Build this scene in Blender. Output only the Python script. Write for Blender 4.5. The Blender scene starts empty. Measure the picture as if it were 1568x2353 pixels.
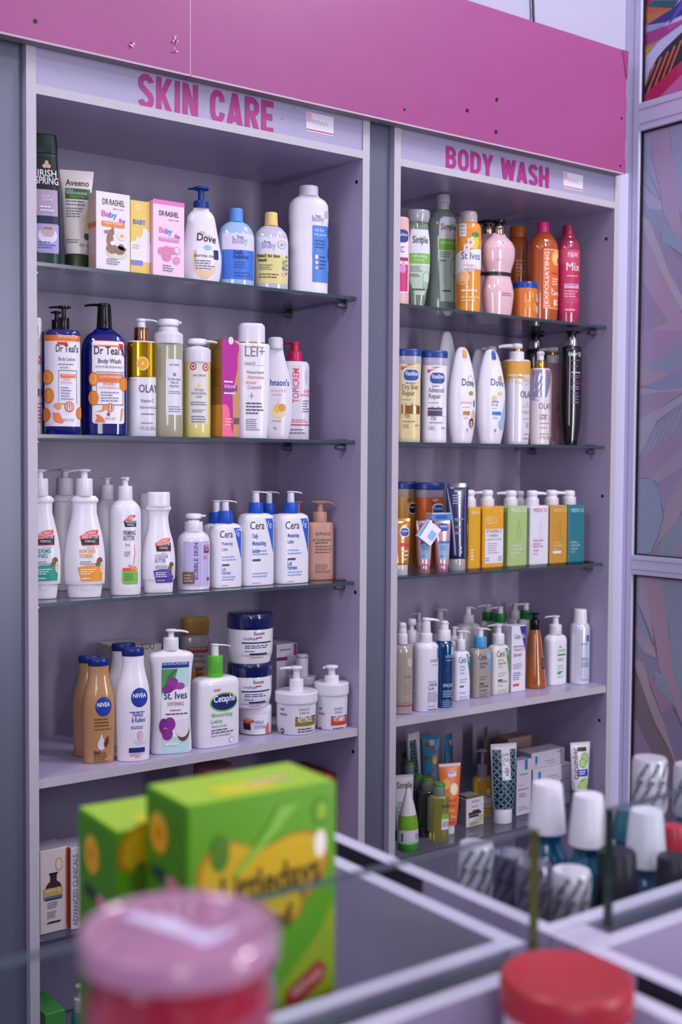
import bpy, bmesh, math, random
from mathutils import Vector, Matrix
from mathutils.geometry import tessellate_polygon
random.seed(7)
SC = bpy.context.scene
COL = SC.collection
# ---------------------------------------------------------------- camera
FPX = 2727.5
CAM = Vector((-.8174, -2.0, 1.5))
cR = Vector((0.80320505, -0.59566693, 0.00652385)); cU = Vector((0.01982937, 0.03768042, 0.99909308)); cF = Vector((0.59537253, 0.80234724, -0.04207681))
cd = bpy.data.cameras.new('camera'); cam = bpy.data.objects.new('camera', cd); COL.objects.link(cam)
cam.matrix_world = Matrix(((cR.x, cU.x, -cF.x, CAM.x), (cR.y, cU.y, -cF.y, CAM.y), (cR.z, cU.z, -cF.z, CAM.z), (0, 0, 0, 1)))
cd.sensor_fit = 'HORIZONTAL'; cd.sensor_width = 24.0; cd.lens = 24.0*FPX/1568
cd.dof.use_dof = True; cd.dof.focus_distance = 2.35; cd.dof.aperture_fstop = 3.5; cd.clip_start = .02
SC.camera = cam
# ---------------------------------------------------------------- light and exposure
SC.view_settings.view_transform = 'Standard'; SC.view_settings.look = 'None'
SC.view_settings.exposure = 0.26; SC.view_settings.gamma = 1.0; SC.view_settings.use_curve_mapping = False
SC.cycles.use_denoising = True; SC.cycles.transparent_max_bounces = 24; SC.cycles.max_bounces = 10; SC.cycles.transmission_bounces = 8
SC.cycles.caustics_reflective = False; SC.cycles.caustics_refractive = False; SC.cycles.sample_clamp_indirect = 6
wd = bpy.data.worlds.new('room_air'); SC.world = wd; wd.use_nodes = True
wd.node_tree.nodes['Background'].inputs[0].default_value = (.66, .65, .80, 1); wd.node_tree.nodes['Background'].inputs[1].default_value = .12

def area(name, loc, aim, sx, sy, power, col):
    l = bpy.data.lights.new(name, 'AREA'); l.shape = 'RECTANGLE'; l.size = sx; l.size_y = sy; l.energy = power; l.color = col
    o = bpy.data.objects.new(name, l); COL.objects.link(o); o.location = loc
    o.rotation_euler = (Vector(aim)-Vector(loc)).to_track_quat('-Z', 'Y').to_euler(); return o
LC = (1.0, .96, .985)
for lx, ly, pw_ in ((-1.7, -2.9, 8), (-1.6, -1.05, 24), (-.2, -3.0, 7), (1.1, -2.9, 11), (1.42, -1.3, 27)):
        area('ceiling_tube_light', (lx, ly, 3.46), (lx, ly, 0), .16, .9, pw_, LC)
area('shopfront_daylight', (1.4, -3.7, 1.6), (.6, 0, 1.45), .3, 2.1, 36, (1.0, .97, .99))
area('doorway_daylight', (-1.9, -4.2, 1.7), (.2, 0, 1.4), .9, 1.9, 27, (1.0, .965, .985))

# ---------------------------------------------------------------- helpers
XB = ((0, .718), (.821, 1.512)); DEP = .324; T = .018; ZC = 2.137
ZS = ((1.850, 1.546, 1.244, .930, .628), (1.847, 1.545, 1.248, .936, .619))
def ray(u, v): return (cF + cR*((u-784)/FPX) - cU*((v-1176.5)/FPX))
def onY(u, v, y): d = ray(u, v); return CAM + d*((y-CAM.y)/d.y)
def onX(u, v, x): d = ray(u, v); return CAM + d*((x-CAM.x)/d.x)
def onZ(u, v, z): d = ray(u, v); return CAM + d*((z-CAM.z)/d.z)

def lin(h):
    h = h.lstrip('#'); r = []
    for i in (0, 2, 4):
        c = int(h[i:i+2], 16)/255; r.append(c/12.92 if c <= .04045 else ((c+.055)/1.055)**2.4)
    return (*r, 1)
MATS = {}
def M(h, rough=.38, metal=0, tr=0, bump=0, mottle=0, coat=0, ior=1.45, al=1, scale=30, sss=0):
    k = (h, rough, metal, tr, bump, mottle, coat, al, scale, sss)
    if k in MATS: return MATS[k]
    m = bpy.data.materials.new('surface_'+h.lstrip('#')); m.use_nodes = True; nt = m.node_tree; p = nt.nodes['Principled BSDF']
    p.inputs['Base Color'].default_value = lin(h); p.inputs['Roughness'].default_value = rough; p.inputs['Metallic'].default_value = metal
    p.inputs['Transmission Weight'].default_value = tr; p.inputs['IOR'].default_value = ior; p.inputs['Coat Weight'].default_value = 1.0 if coat else 0
    if al < 1: p.inputs['Alpha'].default_value = al
    if sss: p.inputs['Subsurface Weight'].default_value = sss; p.inputs['Subsurface Radius'].default_value = (.01, .01, .01)
    if bump or mottle:
        tc = nt.nodes.new('ShaderNodeTexCoord'); nz = nt.nodes.new('ShaderNodeTexNoise'); nz.inputs['Scale'].default_value = scale; nz.inputs['Detail'].default_value = 4
        nt.links.new(tc.outputs['Object'], nz.inputs['Vector'])
        if bump:
            b = nt.nodes.new('ShaderNodeBump'); b.inputs['Strength'].default_value = bump; b.inputs['Distance'].default_value = .002
            nt.links.new(nz.outputs['Fac'], b.inputs['Height']); nt.links.new(b.outputs[0], p.inputs['Normal'])
        if mottle:
            mx = nt.nodes.new('ShaderNodeMix'); mx.data_type = 'RGBA'; c = lin(h)
            mx.inputs[6].default_value = tuple(x*(1-mottle) for x in c[:3])+(1,); mx.inputs[7].default_value = tuple(min(1, x*(1+mottle)) for x in c[:3])+(1,)
            nt.links.new(nz.outputs['Fac'], mx.inputs[0]); nt.links.new(mx.outputs[2], p.inputs['Base Color'])
    MATS[k] = m; return m

def sheet_glass(name, tint, spec=1.0, r0=.035):
    m = bpy.data.materials.new(name); m.use_nodes = True; nt = m.node_tree; nt.nodes.clear(); N = nt.nodes.new; L = nt.links.new
    out = N('ShaderNodeOutputMaterial'); t = N('ShaderNodeBsdfTransparent'); t.inputs[0].default_value = tint
    g = N('ShaderNodeBsdfGlossy'); g.inputs['Roughness'].default_value = .02; g.inputs[0].default_value = (.92, .95, 1, 1)
    lw = N('ShaderNodeLayerWeight'); lw.inputs[0].default_value = .5
    pw = N('ShaderNodeMath'); pw.operation = 'POWER'; pw.inputs[1].default_value = 5; L(lw.outputs['Facing'], pw.inputs[0])
    ml = N('ShaderNodeMath'); ml.operation = 'MULTIPLY_ADD'; ml.inputs[1].default_value = .92*spec; ml.inputs[2].default_value = r0; L(pw.outputs[0], ml.inputs[0])
    mx = N('ShaderNodeMixShader'); L(ml.outputs[0], mx.inputs[0]); L(t.outputs[0], mx.inputs[1]); L(g.outputs[0], mx.inputs[2]); L(mx.outputs[0], out.inputs[0])
    return m
GLASS = sheet_glass('shelf_glass', (.93, .95, .96, 1)); PANE = sheet_glass('divider_glass', (.92, .95, .95, 1), .6, .008)
CLEAR = sheet_glass('clear_plastic', (.93, .93, .94, 1), .8)
EDGE = M('#3c4a52', .18); EDGEG = M('#24372f', .15); EDGEY = M('#77733c', .2)  # EDGEY puts a yellowish reflection into the colour of the pane end
LAM = M('#b0a5c4', .34, mottle=.05, scale=6); BAND = M('#bcb8c0', .5, mottle=.05, scale=40); HEADM = M('#a7a2c0', .35, mottle=.03, scale=5)
BACKM = M('#90889f', .38, mottle=.08, scale=3)
GREY = M('#686c7e', .36, metal=.15, mottle=.12, scale=2); PINK = M('#9a4b81', .34, mottle=.04, bump=.04, scale=9); ALU = M('#c8c5e2', .42, mottle=.03)
LAM2 = M('#a094b2', .36, mottle=.05, scale=6)
DARK = M('#0c0a10', .5); WALLM = M('#b0aec6', .6, bump=.1, scale=60)
WHT = M('#e9e6ee', .25); WHT2 = M('#dddae4', .3); BLK = M('#0b0b10', .18); NAVY = M('#0a1550', .25)

def props(o, label=None, cat=None, group=None, kind=None):
    if label: o['label'] = label
    if cat: o['category'] = cat
    if group: o['group'] = group
    if kind: o['kind'] = kind
    return o
def mkobj(name, bm, mats, parent=None, smooth=False, ang=35):
    me = bpy.data.meshes.new(name); bm.to_mesh(me); bm.free()
    for m in (mats if isinstance(mats, (list, tuple)) else [mats]): me.materials.append(m)
    if smooth:
        for p in me.polygons: p.use_smooth = True
        me.set_sharp_from_angle(angle=math.radians(ang))
    o = bpy.data.objects.new(name, me); COL.objects.link(o)
    if parent: o.parent = parent
    return o
def empty(name, loc, rz=0, label=None, cat=None, group=None):
    o = bpy.data.objects.new(name, None); COL.objects.link(o); o.location = loc; o.rotation_euler = (0, 0, rz); o.empty_display_size = .02
    return props(o, label, cat, group)
def bx(bm, x0, x1, y0, y1, z0, z1, mi=0, front=None, top=None, left=None, under=None):
    v = [bm.verts.new(p) for p in ((x0, y0, z0), (x1, y0, z0), (x1, y1, z0), (x0, y1, z0), (x0, y0, z1), (x1, y0, z1), (x1, y1, z1), (x0, y1, z1))]
    for q, k in (((0, 1, 5, 4), 'f'), ((1, 2, 6, 5), 'r'), ((2, 3, 7, 6), 'b'), ((3, 0, 4, 7), 'l'), ((4, 5, 6, 7), 't'), ((3, 2, 1, 0), 'u')):
        f = bm.faces.new([v[i] for i in q]); f.material_index = mi
        if k == 'f' and front is not None: f.material_index = front
        if k == 't' and top is not None: f.material_index = top
        if k == 'l' and left is not None: f.material_index = left
        if k == 'u' and under is not None: f.material_index = under
    return v
def box(name, x0, x1, y0, y1, z0, z1, mats, parent=None, bev=0, **kw):
    bm = bmesh.new(); bx(bm, x0, x1, y0, y1, z0, z1, **kw)
    if bev: bmesh.ops.bevel(bm, geom=bm.edges[:], offset=bev, segments=2, affect='EDGES', clamp_overlap=True)
    return mkobj(name, bm, mats, parent)
def disc(bm, c, r, nrm, mi=0, seg=14, ecc=1.0, th=.0008):
    n = Vector(nrm).normalized(); a = n.orthogonal().normalized(); b = n.cross(a); c = Vector(c)
    top = [bm.verts.new(c+n*th+a*(r*math.cos(t*2*math.pi/seg))+b*(r*ecc*math.sin(t*2*math.pi/seg))) for t in range(seg)]
    bot = [bm.verts.new(c-n*th+a*(r*math.cos(t*2*math.pi/seg))+b*(r*ecc*math.sin(t*2*math.pi/seg))) for t in range(seg)]
    bm.faces.new(top).material_index = mi; bm.faces.new(bot[::-1]).material_index = mi
    for i in range(seg): bm.faces.new((bot[i], bot[(i+1) % seg], top[(i+1) % seg], top[i])).material_index = mi

# text -> cached flat geometry, cap height 1
TXT = {}
def text_geo(s, bold=0):
    k = (s, bold)
    if k in TXT: return TXT[k]
    cu = bpy.data.curves.new('lettering', 'FONT'); cu.body = s; cu.size = 1; cu.resolution_u = 2; cu.offset = bold; cu.fill_mode = 'FRONT'
    o = bpy.data.objects.new('lettering', cu); COL.objects.link(o)
    me = o.to_mesh(); vs = [(v.co.x, v.co.y) for v in me.vertices]; fs = [tuple(p.vertices) for p in me.polygons]
    o.to_mesh_clear(); bpy.data.objects.remove(o); bpy.data.curves.remove(cu)
    x0 = min(v[0] for v in vs); x1 = max(v[0] for v in vs); c = 1/.729
    g = ([((v[0]-(x0+x1)/2)*c, v[1]*c) for v in vs], fs, (x1-x0)*c); TXT[k] = g; return g

ALLI = []
class Surf:
    """draws flat print (text, patches) onto a surface through self.map(um, z, eps)"""
    def deco(s, items, name='label', parent=None, uo=0, face=None, eps0=.0003, label=None):
        bm = bmesh.new(); mats = []; k = 0
        def mi(c):
            m = M(c, .4) if isinstance(c, str) else c
            if m not in mats: mats.append(m)
            return mats.index(m)
        mp = (lambda u, z, e: s.map(u+uo*s.a, z, e, face)) if face else (lambda u, z, e: s.map(u+uo*s.a, z, e))
        uo = uo if uo else getattr(s, 'uo0', 0)
        Z = (lambda v: max(.0012, s.zz(v))) if s.curved else s.zz; A = s.half(face)
        def slices(rows, col, e):
            rows = sorted([(Z(v), u0*A, u1*A) for v, u0, u1 in rows]); m = mi(col)
            w = max(r[2]-r[1] for r in rows); nu = max(1, int(w/.004)) if s.curved else 1
            full = [rows[0]]
            for r0, r1 in zip(rows, rows[1:]):
                ns = max(1, int((r1[0]-r0[0])/.008)) if s.curved else 1
                for i in range(1, ns+1):
                    t = i/ns; full.append(tuple(a+(b-a)*t for a, b in zip(r0, r1)))
            prev = None
            for z, u0, u1 in full:
                row = [bm.verts.new(mp(u0+(u1-u0)*i/nu, z, e)) for i in range(nu+1)]
                if prev:
                    for i in range(nu):
                        f = bm.faces.new((prev[i], prev[i+1], row[i+1], row[i])); f.material_index = m
                prev = row
        for it in items:
            t = it[0]; e = eps0+.00013*min(k, 9)
            if t == 'r': _, u0, u1, v0, v1, c = it; slices([(v0, u0, u1), (v1, u0, u1)], c, e); k += 1
            elif t == 'rr':
                _, u0, u1, v0, v1, c = it[:6]; r = it[6] if len(it) > 6 else .15
                h = abs(v1-v0); va, vb = min(v0, v1), max(v0, v1); rv = min(r*A/s.mpx, h/2); rows = []
                for j in range(5):
                    a = j/4*math.pi/2; du = r*(1-math.sin(a)); rows.append((va+rv*(1-math.cos(a)), u0+du, u1-du))
                for j in range(5):
                    a = j/4*math.pi/2; du = r*(1-math.cos(a)); rows.append((vb-rv*(1-math.sin(a)), u0+du, u1-du))
                slices(rows, c, e); k += 1
            elif t == 'e':
                _, u, v, ru, rv, c = it; rows = []
                for j in range(13):
                    a = -math.pi/2+j/12*math.pi; rows.append((v+rv*math.sin(a), u-ru*math.cos(a)-1e-4, u+ru*math.cos(a)+1e-4))
                slices(rows, c, e); k += 1
            elif t == 's': slices(it[1], it[2], e); k += 1
            elif t == 'pg':
                vs = [bm.verts.new(mp(u, z, e)) for u, z in it[1]]; m = mi(it[2]); k += 1
                for f in tessellate_polygon([[Vector((u, z, 0)) for u, z in it[1]]]):
                    try: bm.faces.new([vs[i] for i in f]).material_index = m
                    except ValueError: pass
            elif t == 't':
                _, txt, u, v, hp, c = it[:6]; fit = it[6] if len(it) > 6 else None; rot = it[7] if len(it) > 7 else 0; bold = it[8] if len(it) > 8 else (.012 if hp > 9 else 0)
                vs, fs, w = text_geo(txt, bold); h = hp*s.mpx; m = mi(c); sx = (fit*A/w) if fit else h*.92
                if fit and rot == 90: sx = fit*s.mpx/w
                e2 = eps0+.00013*(min(k, 9)+1); zc = Z(v)-h/2; out = []
                for x, y in vs:
                    X = x*sx; Y = y*h
                    if rot == 90: X, Y = -(y*h-h/2), x*sx+h/2
                    elif rot: cs, sn = math.cos(math.radians(rot)), math.sin(math.radians(rot)); X, Y = X*cs-(Y-h/2)*sn, X*sn+(Y-h/2)*cs+h/2
                    out.append(bm.verts.new(mp(u*A+X, zc+Y, e2)))
                for f in fs:
                    try: bm.faces.new([out[i] for i in f]).material_index = m
                    except ValueError: pass
            elif t == 'l':
                _, u0, u1, v0, v1, n, c = it; rnd = random.Random(int(u0*100)+int(v0)); p = (v1-v0)/n; m = mi(c); e2 = eps0+.00013*(min(k, 9)+1)
                for i in range(n):
                    va = v0+p*(i+.25); vb = va+p*.42; u = u0; end = u1-(u1-u0)*rnd.random()*.35
                    while u < end-.03:
                        wd = min((u1-u0)*(.10+.16*rnd.random()), end-u); q = [bm.verts.new(mp(a*A, Z(b), e2)) for a, b in ((u, vb), (u+wd, vb), (u+wd, va), (u, va))]
                        bm.faces.new(q).material_index = m; u += wd+(u1-u0)*.035
        o = mkobj(name, bm, mats, parent or s.root)
        if label: o['label'] = label
        return o

class Item(Surf):
    curved = True
    def __init__(s, name, label, cat, zs, u, hw, vr, y=None, vb=None, off=0, ratio=.6, n=2.3, rot=-20, group=None, tilt=0):
        if y is None: y = onZ(u, vb, zs).y+off
        lo, hi = (XB[0] if zs in ZS[0]+(.34,) or u < 860 else XB[1]) if 'XB' in globals() else (-9, 9)
        for _ in range(60):   # keep the thing between the side panels
            P = onY(u, vr, y); d = P-CAM; w_ = hw*d.dot(cF)/FPX*1.02+.001
            ph = math.atan2(d.x, d.y); wx = w_*(math.cos(ph)+.25*ratio*math.sin(ph))/max(.6, (math.cos(ph+math.radians(rot))**2+(ratio*math.sin(ph+math.radians(rot)))**2)**.5) if ratio < .9 else w_
            if P.x-wx < lo: y += .003
            elif P.x+wx > hi: y -= .003
            else: break
        if _ > 0: print('SHIFT', name, u, 'y', round(y, 3))
        P = onY(u, vr, y); s.x = P.x; s.y = y; s.zs = zs; s.u = u; s.vr = vr
        d = P-CAM; s.Z = d.dot(cF); phi = math.atan2(d.x, d.y); s.phi = phi
        ca = abs(Vector((d.x, d.y)).normalized().dot(Vector((cF.x, cF.y)).normalized()))
        s.mpx = s.Z/FPX; s.ca = ca; r = math.radians(rot); s.rot = r; psi = phi+r; s.psi = psi
        s.ratio = ratio; s.n = n; q = n/(n-1)
        s.kk = 1/((abs(math.cos(psi))**q+(ratio*abs(math.sin(psi)))**q)**(1/q))
        s.hw = hw; s.a = hw*s.mpx*ca*s.kk; s.b = s.a*ratio
        s.root = empty(name, (s.x, y, zs+.0006), r, label, cat, group)
        ALLI.append(s)
        if tilt: s.root.rotation_euler = (0, math.radians(tilt), r)
        s.tab = {}
    def zz(s, v):
        if v is None: return 0
        return onY(s.u+(s.vr-v)*.0, v, s.y).z-s.zs
    def half(s, face=None): return s.a
    def loft(s, name, rows, mat, ratio=None, n=None, bt=2, bb=1, uo=0, body=False, sm=True, seg=36, parent=None, ang=38):
        rt = s.ratio if ratio is None else ratio; nn = s.n if n is None else n
        q = nn/(nn-1); kk = 1/((abs(math.cos(s.psi))**q+(rt*abs(math.sin(s.psi)))**q)**(1/q))
        P = []
        for r in rows:
            a = r[1]*s.mpx*s.ca*kk; bf = r[2] if len(r) > 2 else 1; P.append((s.zz(r[0]), a, a*rt*bf))
        if sm and len(P) > 2:
            zs_ = [p[0] for p in P]; out = []
            def tang(i, j):
                if i == 0 or i == len(P)-1: return None
                d0 = (P[i][j]-P[i-1][j])/max(1e-6, zs_[i]-zs_[i-1]); d1 = (P[i+1][j]-P[i][j])/max(1e-6, zs_[i+1]-zs_[i])
                return 0 if d0*d1 <= 0 else 2*d0*d1/(d0+d1)
            for i in range(len(P)-1):
                h = max(1e-6, zs_[i+1]-zs_[i]); ns = 1 if h < .0025 else 4
                for t_ in range(ns):
                    t = t_/ns; row = [zs_[i]+h*t]
                    for j in (1, 2):
                        dd = (P[i+1][j]-P[i][j])/h; m0 = tang(i, j); m1 = tang(i+1, j); m0 = dd if m0 is None else m0; m1 = dd if m1 is None else m1
                        row.append((2*t**3-3*t*t+1)*P[i][j]+(t**3-2*t*t+t)*h*m0+(-2*t**3+3*t*t)*P[i+1][j]+(t**3-t*t)*h*m1)
                    out.append(tuple(row))
            out.append(P[-1]); P = out
        if body: s.prof = list(P); s.bn = nn
        if bt:
            r = min(bt*s.mpx, P[-1][1]*.5, P[-1][2]*.6, (P[-1][0]-P[0][0])*.45); z, a, b = P[-1]
            while len(P) > 1 and P[-1][0] > z-r*.999: P.pop()
            P += [(z-r, a, b), (z-r*.6, a-r*.08, b-r*.08), (z-r*.29, a-r*.29, b-r*.29), (z-r*.08, a-r*.6, b-r*.6), (z, a-r, b-r)]
        if bb:
            r = min(bb*s.mpx, P[0][1]*.4); z, a, b = P[0]; P = [(z, a-r, b-r), (z+r*.3, a-r*.3, b-r*.3), (z+r, a, b)]+[p for p in P[1:] if p[0] > z+r*1.001]
        ox = uo*s.mpx; c, sn = math.cos(-s.rot), math.sin(-s.rot); h = Vector((cR.x, cR.y)).normalized()*ox; lx, ly = h.x*c-h.y*sn, h.x*sn+h.y*c
        bm = bmesh.new(); prev = None
        for z, a, b in P:
            row = []
            for i in range(seg):
                t = 2*math.pi*i/seg; ct, st = math.cos(t), math.sin(t)
                row.append(bm.verts.new((lx+a*math.copysign(abs(ct)**(2/nn), ct), ly+b*math.copysign(abs(st)**(2/nn), st), z)))
            if prev:
                for i in range(seg): bm.faces.new((prev[i], prev[(i+1) % seg], row[(i+1) % seg], row[i]))
            else: bm.faces.new(row[::-1])
            prev = row
        bm.faces.new(prev)
        return mkobj(name, bm, mat, parent or s.root, True, ang)
    def body(s, rows, mat, **k): return s.loft('body', rows, mat, body=True, **k)
    def surf(s, z):
        P = s.prof
        if z <= P[0][0]: return P[0][1], P[0][2]
        for p, q in zip(P, P[1:]):
            if z <= q[0]: t = (z-p[0])/max(1e-6, q[0]-p[0]); return p[1]+(q[1]-p[1])*t, p[2]+(q[2]-p[2])*t
        return P[-1][1], P[-1][2]
    def map(s, um, z, eps):
        a, b = s.surf(z); k = (round(a, 4), round(b, 4)); n = s.bn
        if k not in s.tab:
            L = [(0, 0, -b)]; acc = 0; px, py = 0, -b
            for i in range(1, 73):
                t = math.pi*i/72; x = a*abs(math.sin(t))**(2/n); y = -b*math.copysign(abs(math.cos(t))**(2/n), math.cos(t))
                acc += math.hypot(x-px, y-py); L.append((acc, x, y)); px, py = x, y
            s.tab[k] = L
        L = s.tab[k]; sg = -1 if um < 0 else 1; w = min(abs(um), L[-1][0]*.999)
        lo, hi = 0, len(L)-1
        while hi-lo > 1:
            mid = (lo+hi)//2
            if L[mid][0] <= w: lo = mid
            else: hi = mid
        p, q = L[lo], L[hi]; d = max(1e-7, q[0]-p[0]); t = (w-p[0])/d; x = p[1]+(q[1]-p[1])*t; y = p[2]+(q[2]-p[2])*t
        tx, ty = (q[1]-p[1])/d, (q[2]-p[2])/d; l = math.hypot(tx, ty) or 1; nx, ny = ty/l, -tx/l
        return (sg*(x+nx*eps), y+ny*eps, z)
    def cap(s, rows, mat, name='cap', bt=2, **k):
        k.setdefault('ratio', 1); k.setdefault('n', 2); return s.loft(name, rows, mat, bt=bt, bb=.6, **k)
    def pump(s, vc0, vc1, vt, hc, mc, mh, side='L', reach=25, style='a', uo=0, stem=.42, hh=None, drop=5, hr=None, collar='pump_collar'):
        """collar, stem and a head with its spout"""
        s.cap([(vc0, hc), (vc1, hc*.98)], mc, collar, uo=uo)
        hh = hh or {'a': 5, 'c': 14, 't': 9}[style]; hr = hr or {'a': hc*.55, 'c': hc*.85, 't': hc*.8}[style]
        s.cap([(vc1+1, hc*stem), (vt+hh-1, hc*stem*.9)], mh, 'pump_stem', uo=uo, bt=0)
        m = s.mpx; ox = uo*m; H = Vector((cR.x, cR.y)).normalized()
        if side == 'L': D = -H
        elif side == 'R': D = H
        else: D = Vector((math.cos(math.radians(side)), math.sin(math.radians(side))))
        c, sn = math.cos(-s.rot), math.sin(-s.rot)
        def loc(w): return Vector((w.x*c-w.y*sn, w.x*sn+w.y*c))
        o = loc(H*ox); D = loc(D); S = Vector((-D.y, D.x)); zt = s.zz(vt); h = hh*m; R = hr*m; bm = bmesh.new()
        prof = [(zt-h, R*.8), (zt-h*.8, R), (zt-h*.3, R), (zt-h*.08, R*.88), (zt, R*.55)] if style != 'a' else [(zt-h, R*.5), (zt-h*.6, R*.95), (zt-h*.3, R), (zt, R*.8)]
        prev = None
        for z, r in prof:
            row = [bm.verts.new((o.x+r*math.cos(i*math.pi/10), o.y+r*math.sin(i*math.pi/10), z)) for i in range(20)]
            if prev: [bm.faces.new((prev[i], prev[(i+1) % 20], row[(i+1) % 20], row[i])) for i in range(20)]
            else: bm.faces.new(row[::-1])
            prev = row
        bm.faces.new(prev)
        L = reach*m; dz = drop*m; th = h*(.42 if style != 'c' else .3); w0 = R*(.75 if style != 'a' else .62)
        pts = [(0, zt-h*.5, w0, th), (L*.45, zt-h*.45, w0*.75, th*.9), (L*.8, zt-h*.45-dz*.35, w0*.5, th*.75), (L, zt-h*.5-dz, w0*.38, th*.6)]
        prev = None
        for i, (t, z, w, hgt) in enumerate(pts):
            row = []
            for j in range(12):
                a = j*math.pi/6; off = S*(w*math.cos(a)); q = o+D*(t+(hgt*math.sin(a)*.35 if i == 3 else 0))+off; row.append(bm.verts.new((q.x, q.y, z+hgt*math.sin(a))))
            if prev: [bm.faces.new((prev[j], row[j], row[(j+1) % 12], prev[(j+1) % 12])) for j in range(12)]
            else: bm.faces.new(row)
            prev = row
        bm.faces.new(prev[::-1]); bmesh.ops.recalc_face_normals(bm, faces=bm.faces[:])
        return mkobj('pump_head', bm, mh, s.root, True, 50)

class Carton(Surf):
    """a carton whose front face spans the columns uL..uR"""
    curved = False
    def __init__(s, name, label, cat, zs, uL, uR, vt, dep, mat, y=None, vb=None, rot=0, group=None, vm=None, side=None, top=None, z1=None, H=None, bev=.0008):
        if y is None: y = onZ(uL, vb, zs).y
        vm = vm or vt+40; A = onY(uL, vm, y); B = onY(uR, vm, y); s.x = A.x; s.y = y; s.zs = zs; s.vr = vm
        w = B.x-A.x; r = math.radians(rot); w = w/max(.3, math.cos(r)); s.w = w; s.d = dep; s.a = w/2; s.u = uL
        s.Z = ((A+B)/2-CAM).dot(cF); s.mpx = s.Z/FPX
        h = H or s.zz(vt); s.h = h; s.root = empty(name, (A.x, y, zs+.0006), r, label, cat, group)
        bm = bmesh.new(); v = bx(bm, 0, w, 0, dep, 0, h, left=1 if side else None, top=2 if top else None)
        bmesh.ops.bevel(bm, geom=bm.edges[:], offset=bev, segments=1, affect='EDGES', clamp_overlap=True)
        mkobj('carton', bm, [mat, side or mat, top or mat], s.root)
    def zz(s, v): return 0 if v is None else onY(s.u, v, s.y).z-s.zs
    def half(s, face=None): return s.d/2 if face == 's' else s.a
    def map(s, um, z, eps, face=None):
        if face == 's': return (-eps, s.d/2-um, z)
        if face == 't': return (s.a+um, z, s.h+eps)
        return (s.a+um, -eps, z)

def L_(*a): return ('l',)+a
# ================================================================ the room
def struct(name, *a, **k): o = box(name, *a, **k); o['kind'] = 'structure'; return o
FLOORM = M('#8f8a96', .35, mottle=.1, scale=4)
struct('floor', -3, 1.7, -4.6, .42, -.05, 0, FLOORM)
struct('ceiling', -3, 1.7, -4.6, .42, 3.6, 3.65, M('#d8d6e6', .7))
struct('wall_left', -3.05, -3, -4.6, .42, 0, 3.6, WALLM)
struct('wall_front', -3, 1.7, -4.65, -4.6, 0, 3.6, WALLM)
struct('wall_back', -3, 1.7, .36, .42, 0, 3.6, WALLM)
struct('wall_upper', -3, 1.598, .03, .36, 2.236, 3.6, WALLM)
# right side wall with the framed window
bm = bmesh.new(); bx(bm, 1.62, 1.7, -4.6, .36, 0, 3.6); o = mkobj('wall_right', bm, WALLM); o['kind'] = 'structure'
win = empty('window_1', (0, 0, 0)); win['kind'] = 'structure'
YJ = -.018
def member(y0, y1, z0, z1, nm='window_frame', x0=1.578, x1=1.62): return box(nm, x0, x1, y0, y1, z0, z1, ALU, win, bev=.001)
member(YJ, .03, .35, 3.15)
member(-1.75, -1.70, .35, 3.15)
member(-1.70, YJ, 2.335, 2.405); member(-1.70, YJ, 1.219, 1.268); member(-1.70, YJ, .35, .42); member(-1.70, YJ, 3.08, 3.15)
for z in (2.352, 2.388, 1.232, 1.256): box('frame_groove', 1.5772, 1.5782, -1.70, YJ-.001, z-.0006, z+.0006, M('#7f7ca0', .6), win)
box('frame_groove', 1.5772, 1.5782, -.0006, .0006, .35, 3.15, M('#7f7ca0', .6), win)
for z0, z1 in ((2.405, 3.08), (1.268, 2.335), (.42, 1.219)):
    bm = bmesh.new(); bx(bm, 1.586, 1.5925, YJ-.0045, YJ, z0, z1); bx(bm, 1.586, 1.5925, -1.70, YJ, z1-.004, z1); bx(bm, 1.586, 1.5925, -1.70, YJ, z0, z0+.003)
    mkobj('gasket', bm, DARK, win)
def film(name, base, z0, z1, sets, gain=1.0):
    bm = bmesh.new(); mats = [M(base, .28, mottle=.02, scale=50)]; X = 1.5935
    bx(bm, X, X+.005, -1.70, YJ, z0, z1)
    k = 0
    for (sc, ox, oy), polys in sets:
        for col, pts in polys:
            mixk = .0 if name[0] == 'p' else .38; c = tuple(min(255, int((int(col[i:i+2], 16)*(1-mixk)+int(base[i:i+2], 16)*mixk)*gain)) for i in (1, 3, 5)); m = M('#%02x%02x%02x' % c, .28)
            if m not in mats: mats.append(m)
            k += 1; xx = X-.00006*k; P = []
            for px, py in pts:
                q = onX(ox+px/sc, oy+py/sc, X); P.append((min(YJ, q.y), min(z1, max(z0, q.z))))
            W_T = .17; P = [(max(YJ-W_T, y), z) for y, z in P]
            for j in range(10):   # the print repeats along the pane, every second time mirrored
                Q = [(YJ-(j*W_T+(YJ-y if j % 2 == 0 else W_T-(YJ-y))), z) for y, z in P]
                if min(q[0] for q in Q) < -1.70: continue
                vs = [bm.verts.new((xx, y, z)) for y, z in Q]
                for t in tessellate_polygon([[Vector((y, z, 0)) for y, z in Q]]):
                    try: f = bm.faces.new([vs[i] for i in t]); f.material_index = mats.index(m)
                    except ValueError: pass
    return mkobj(name, bm, mats, win)
A_ = [('#a8256b', [(560, 0), (850, 0), (650, 180), (560, 190)]), ('#2a6a72', [(850, 0), (1350, 0), (1230, 160), (660, 180)])]
for i in range(14):
    x = 880+i*36; A_.append(('#16323e', [(x, 0), (x+12, 0), (730+i*38+6, 176), (730+i*38-4, 176)]))
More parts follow.
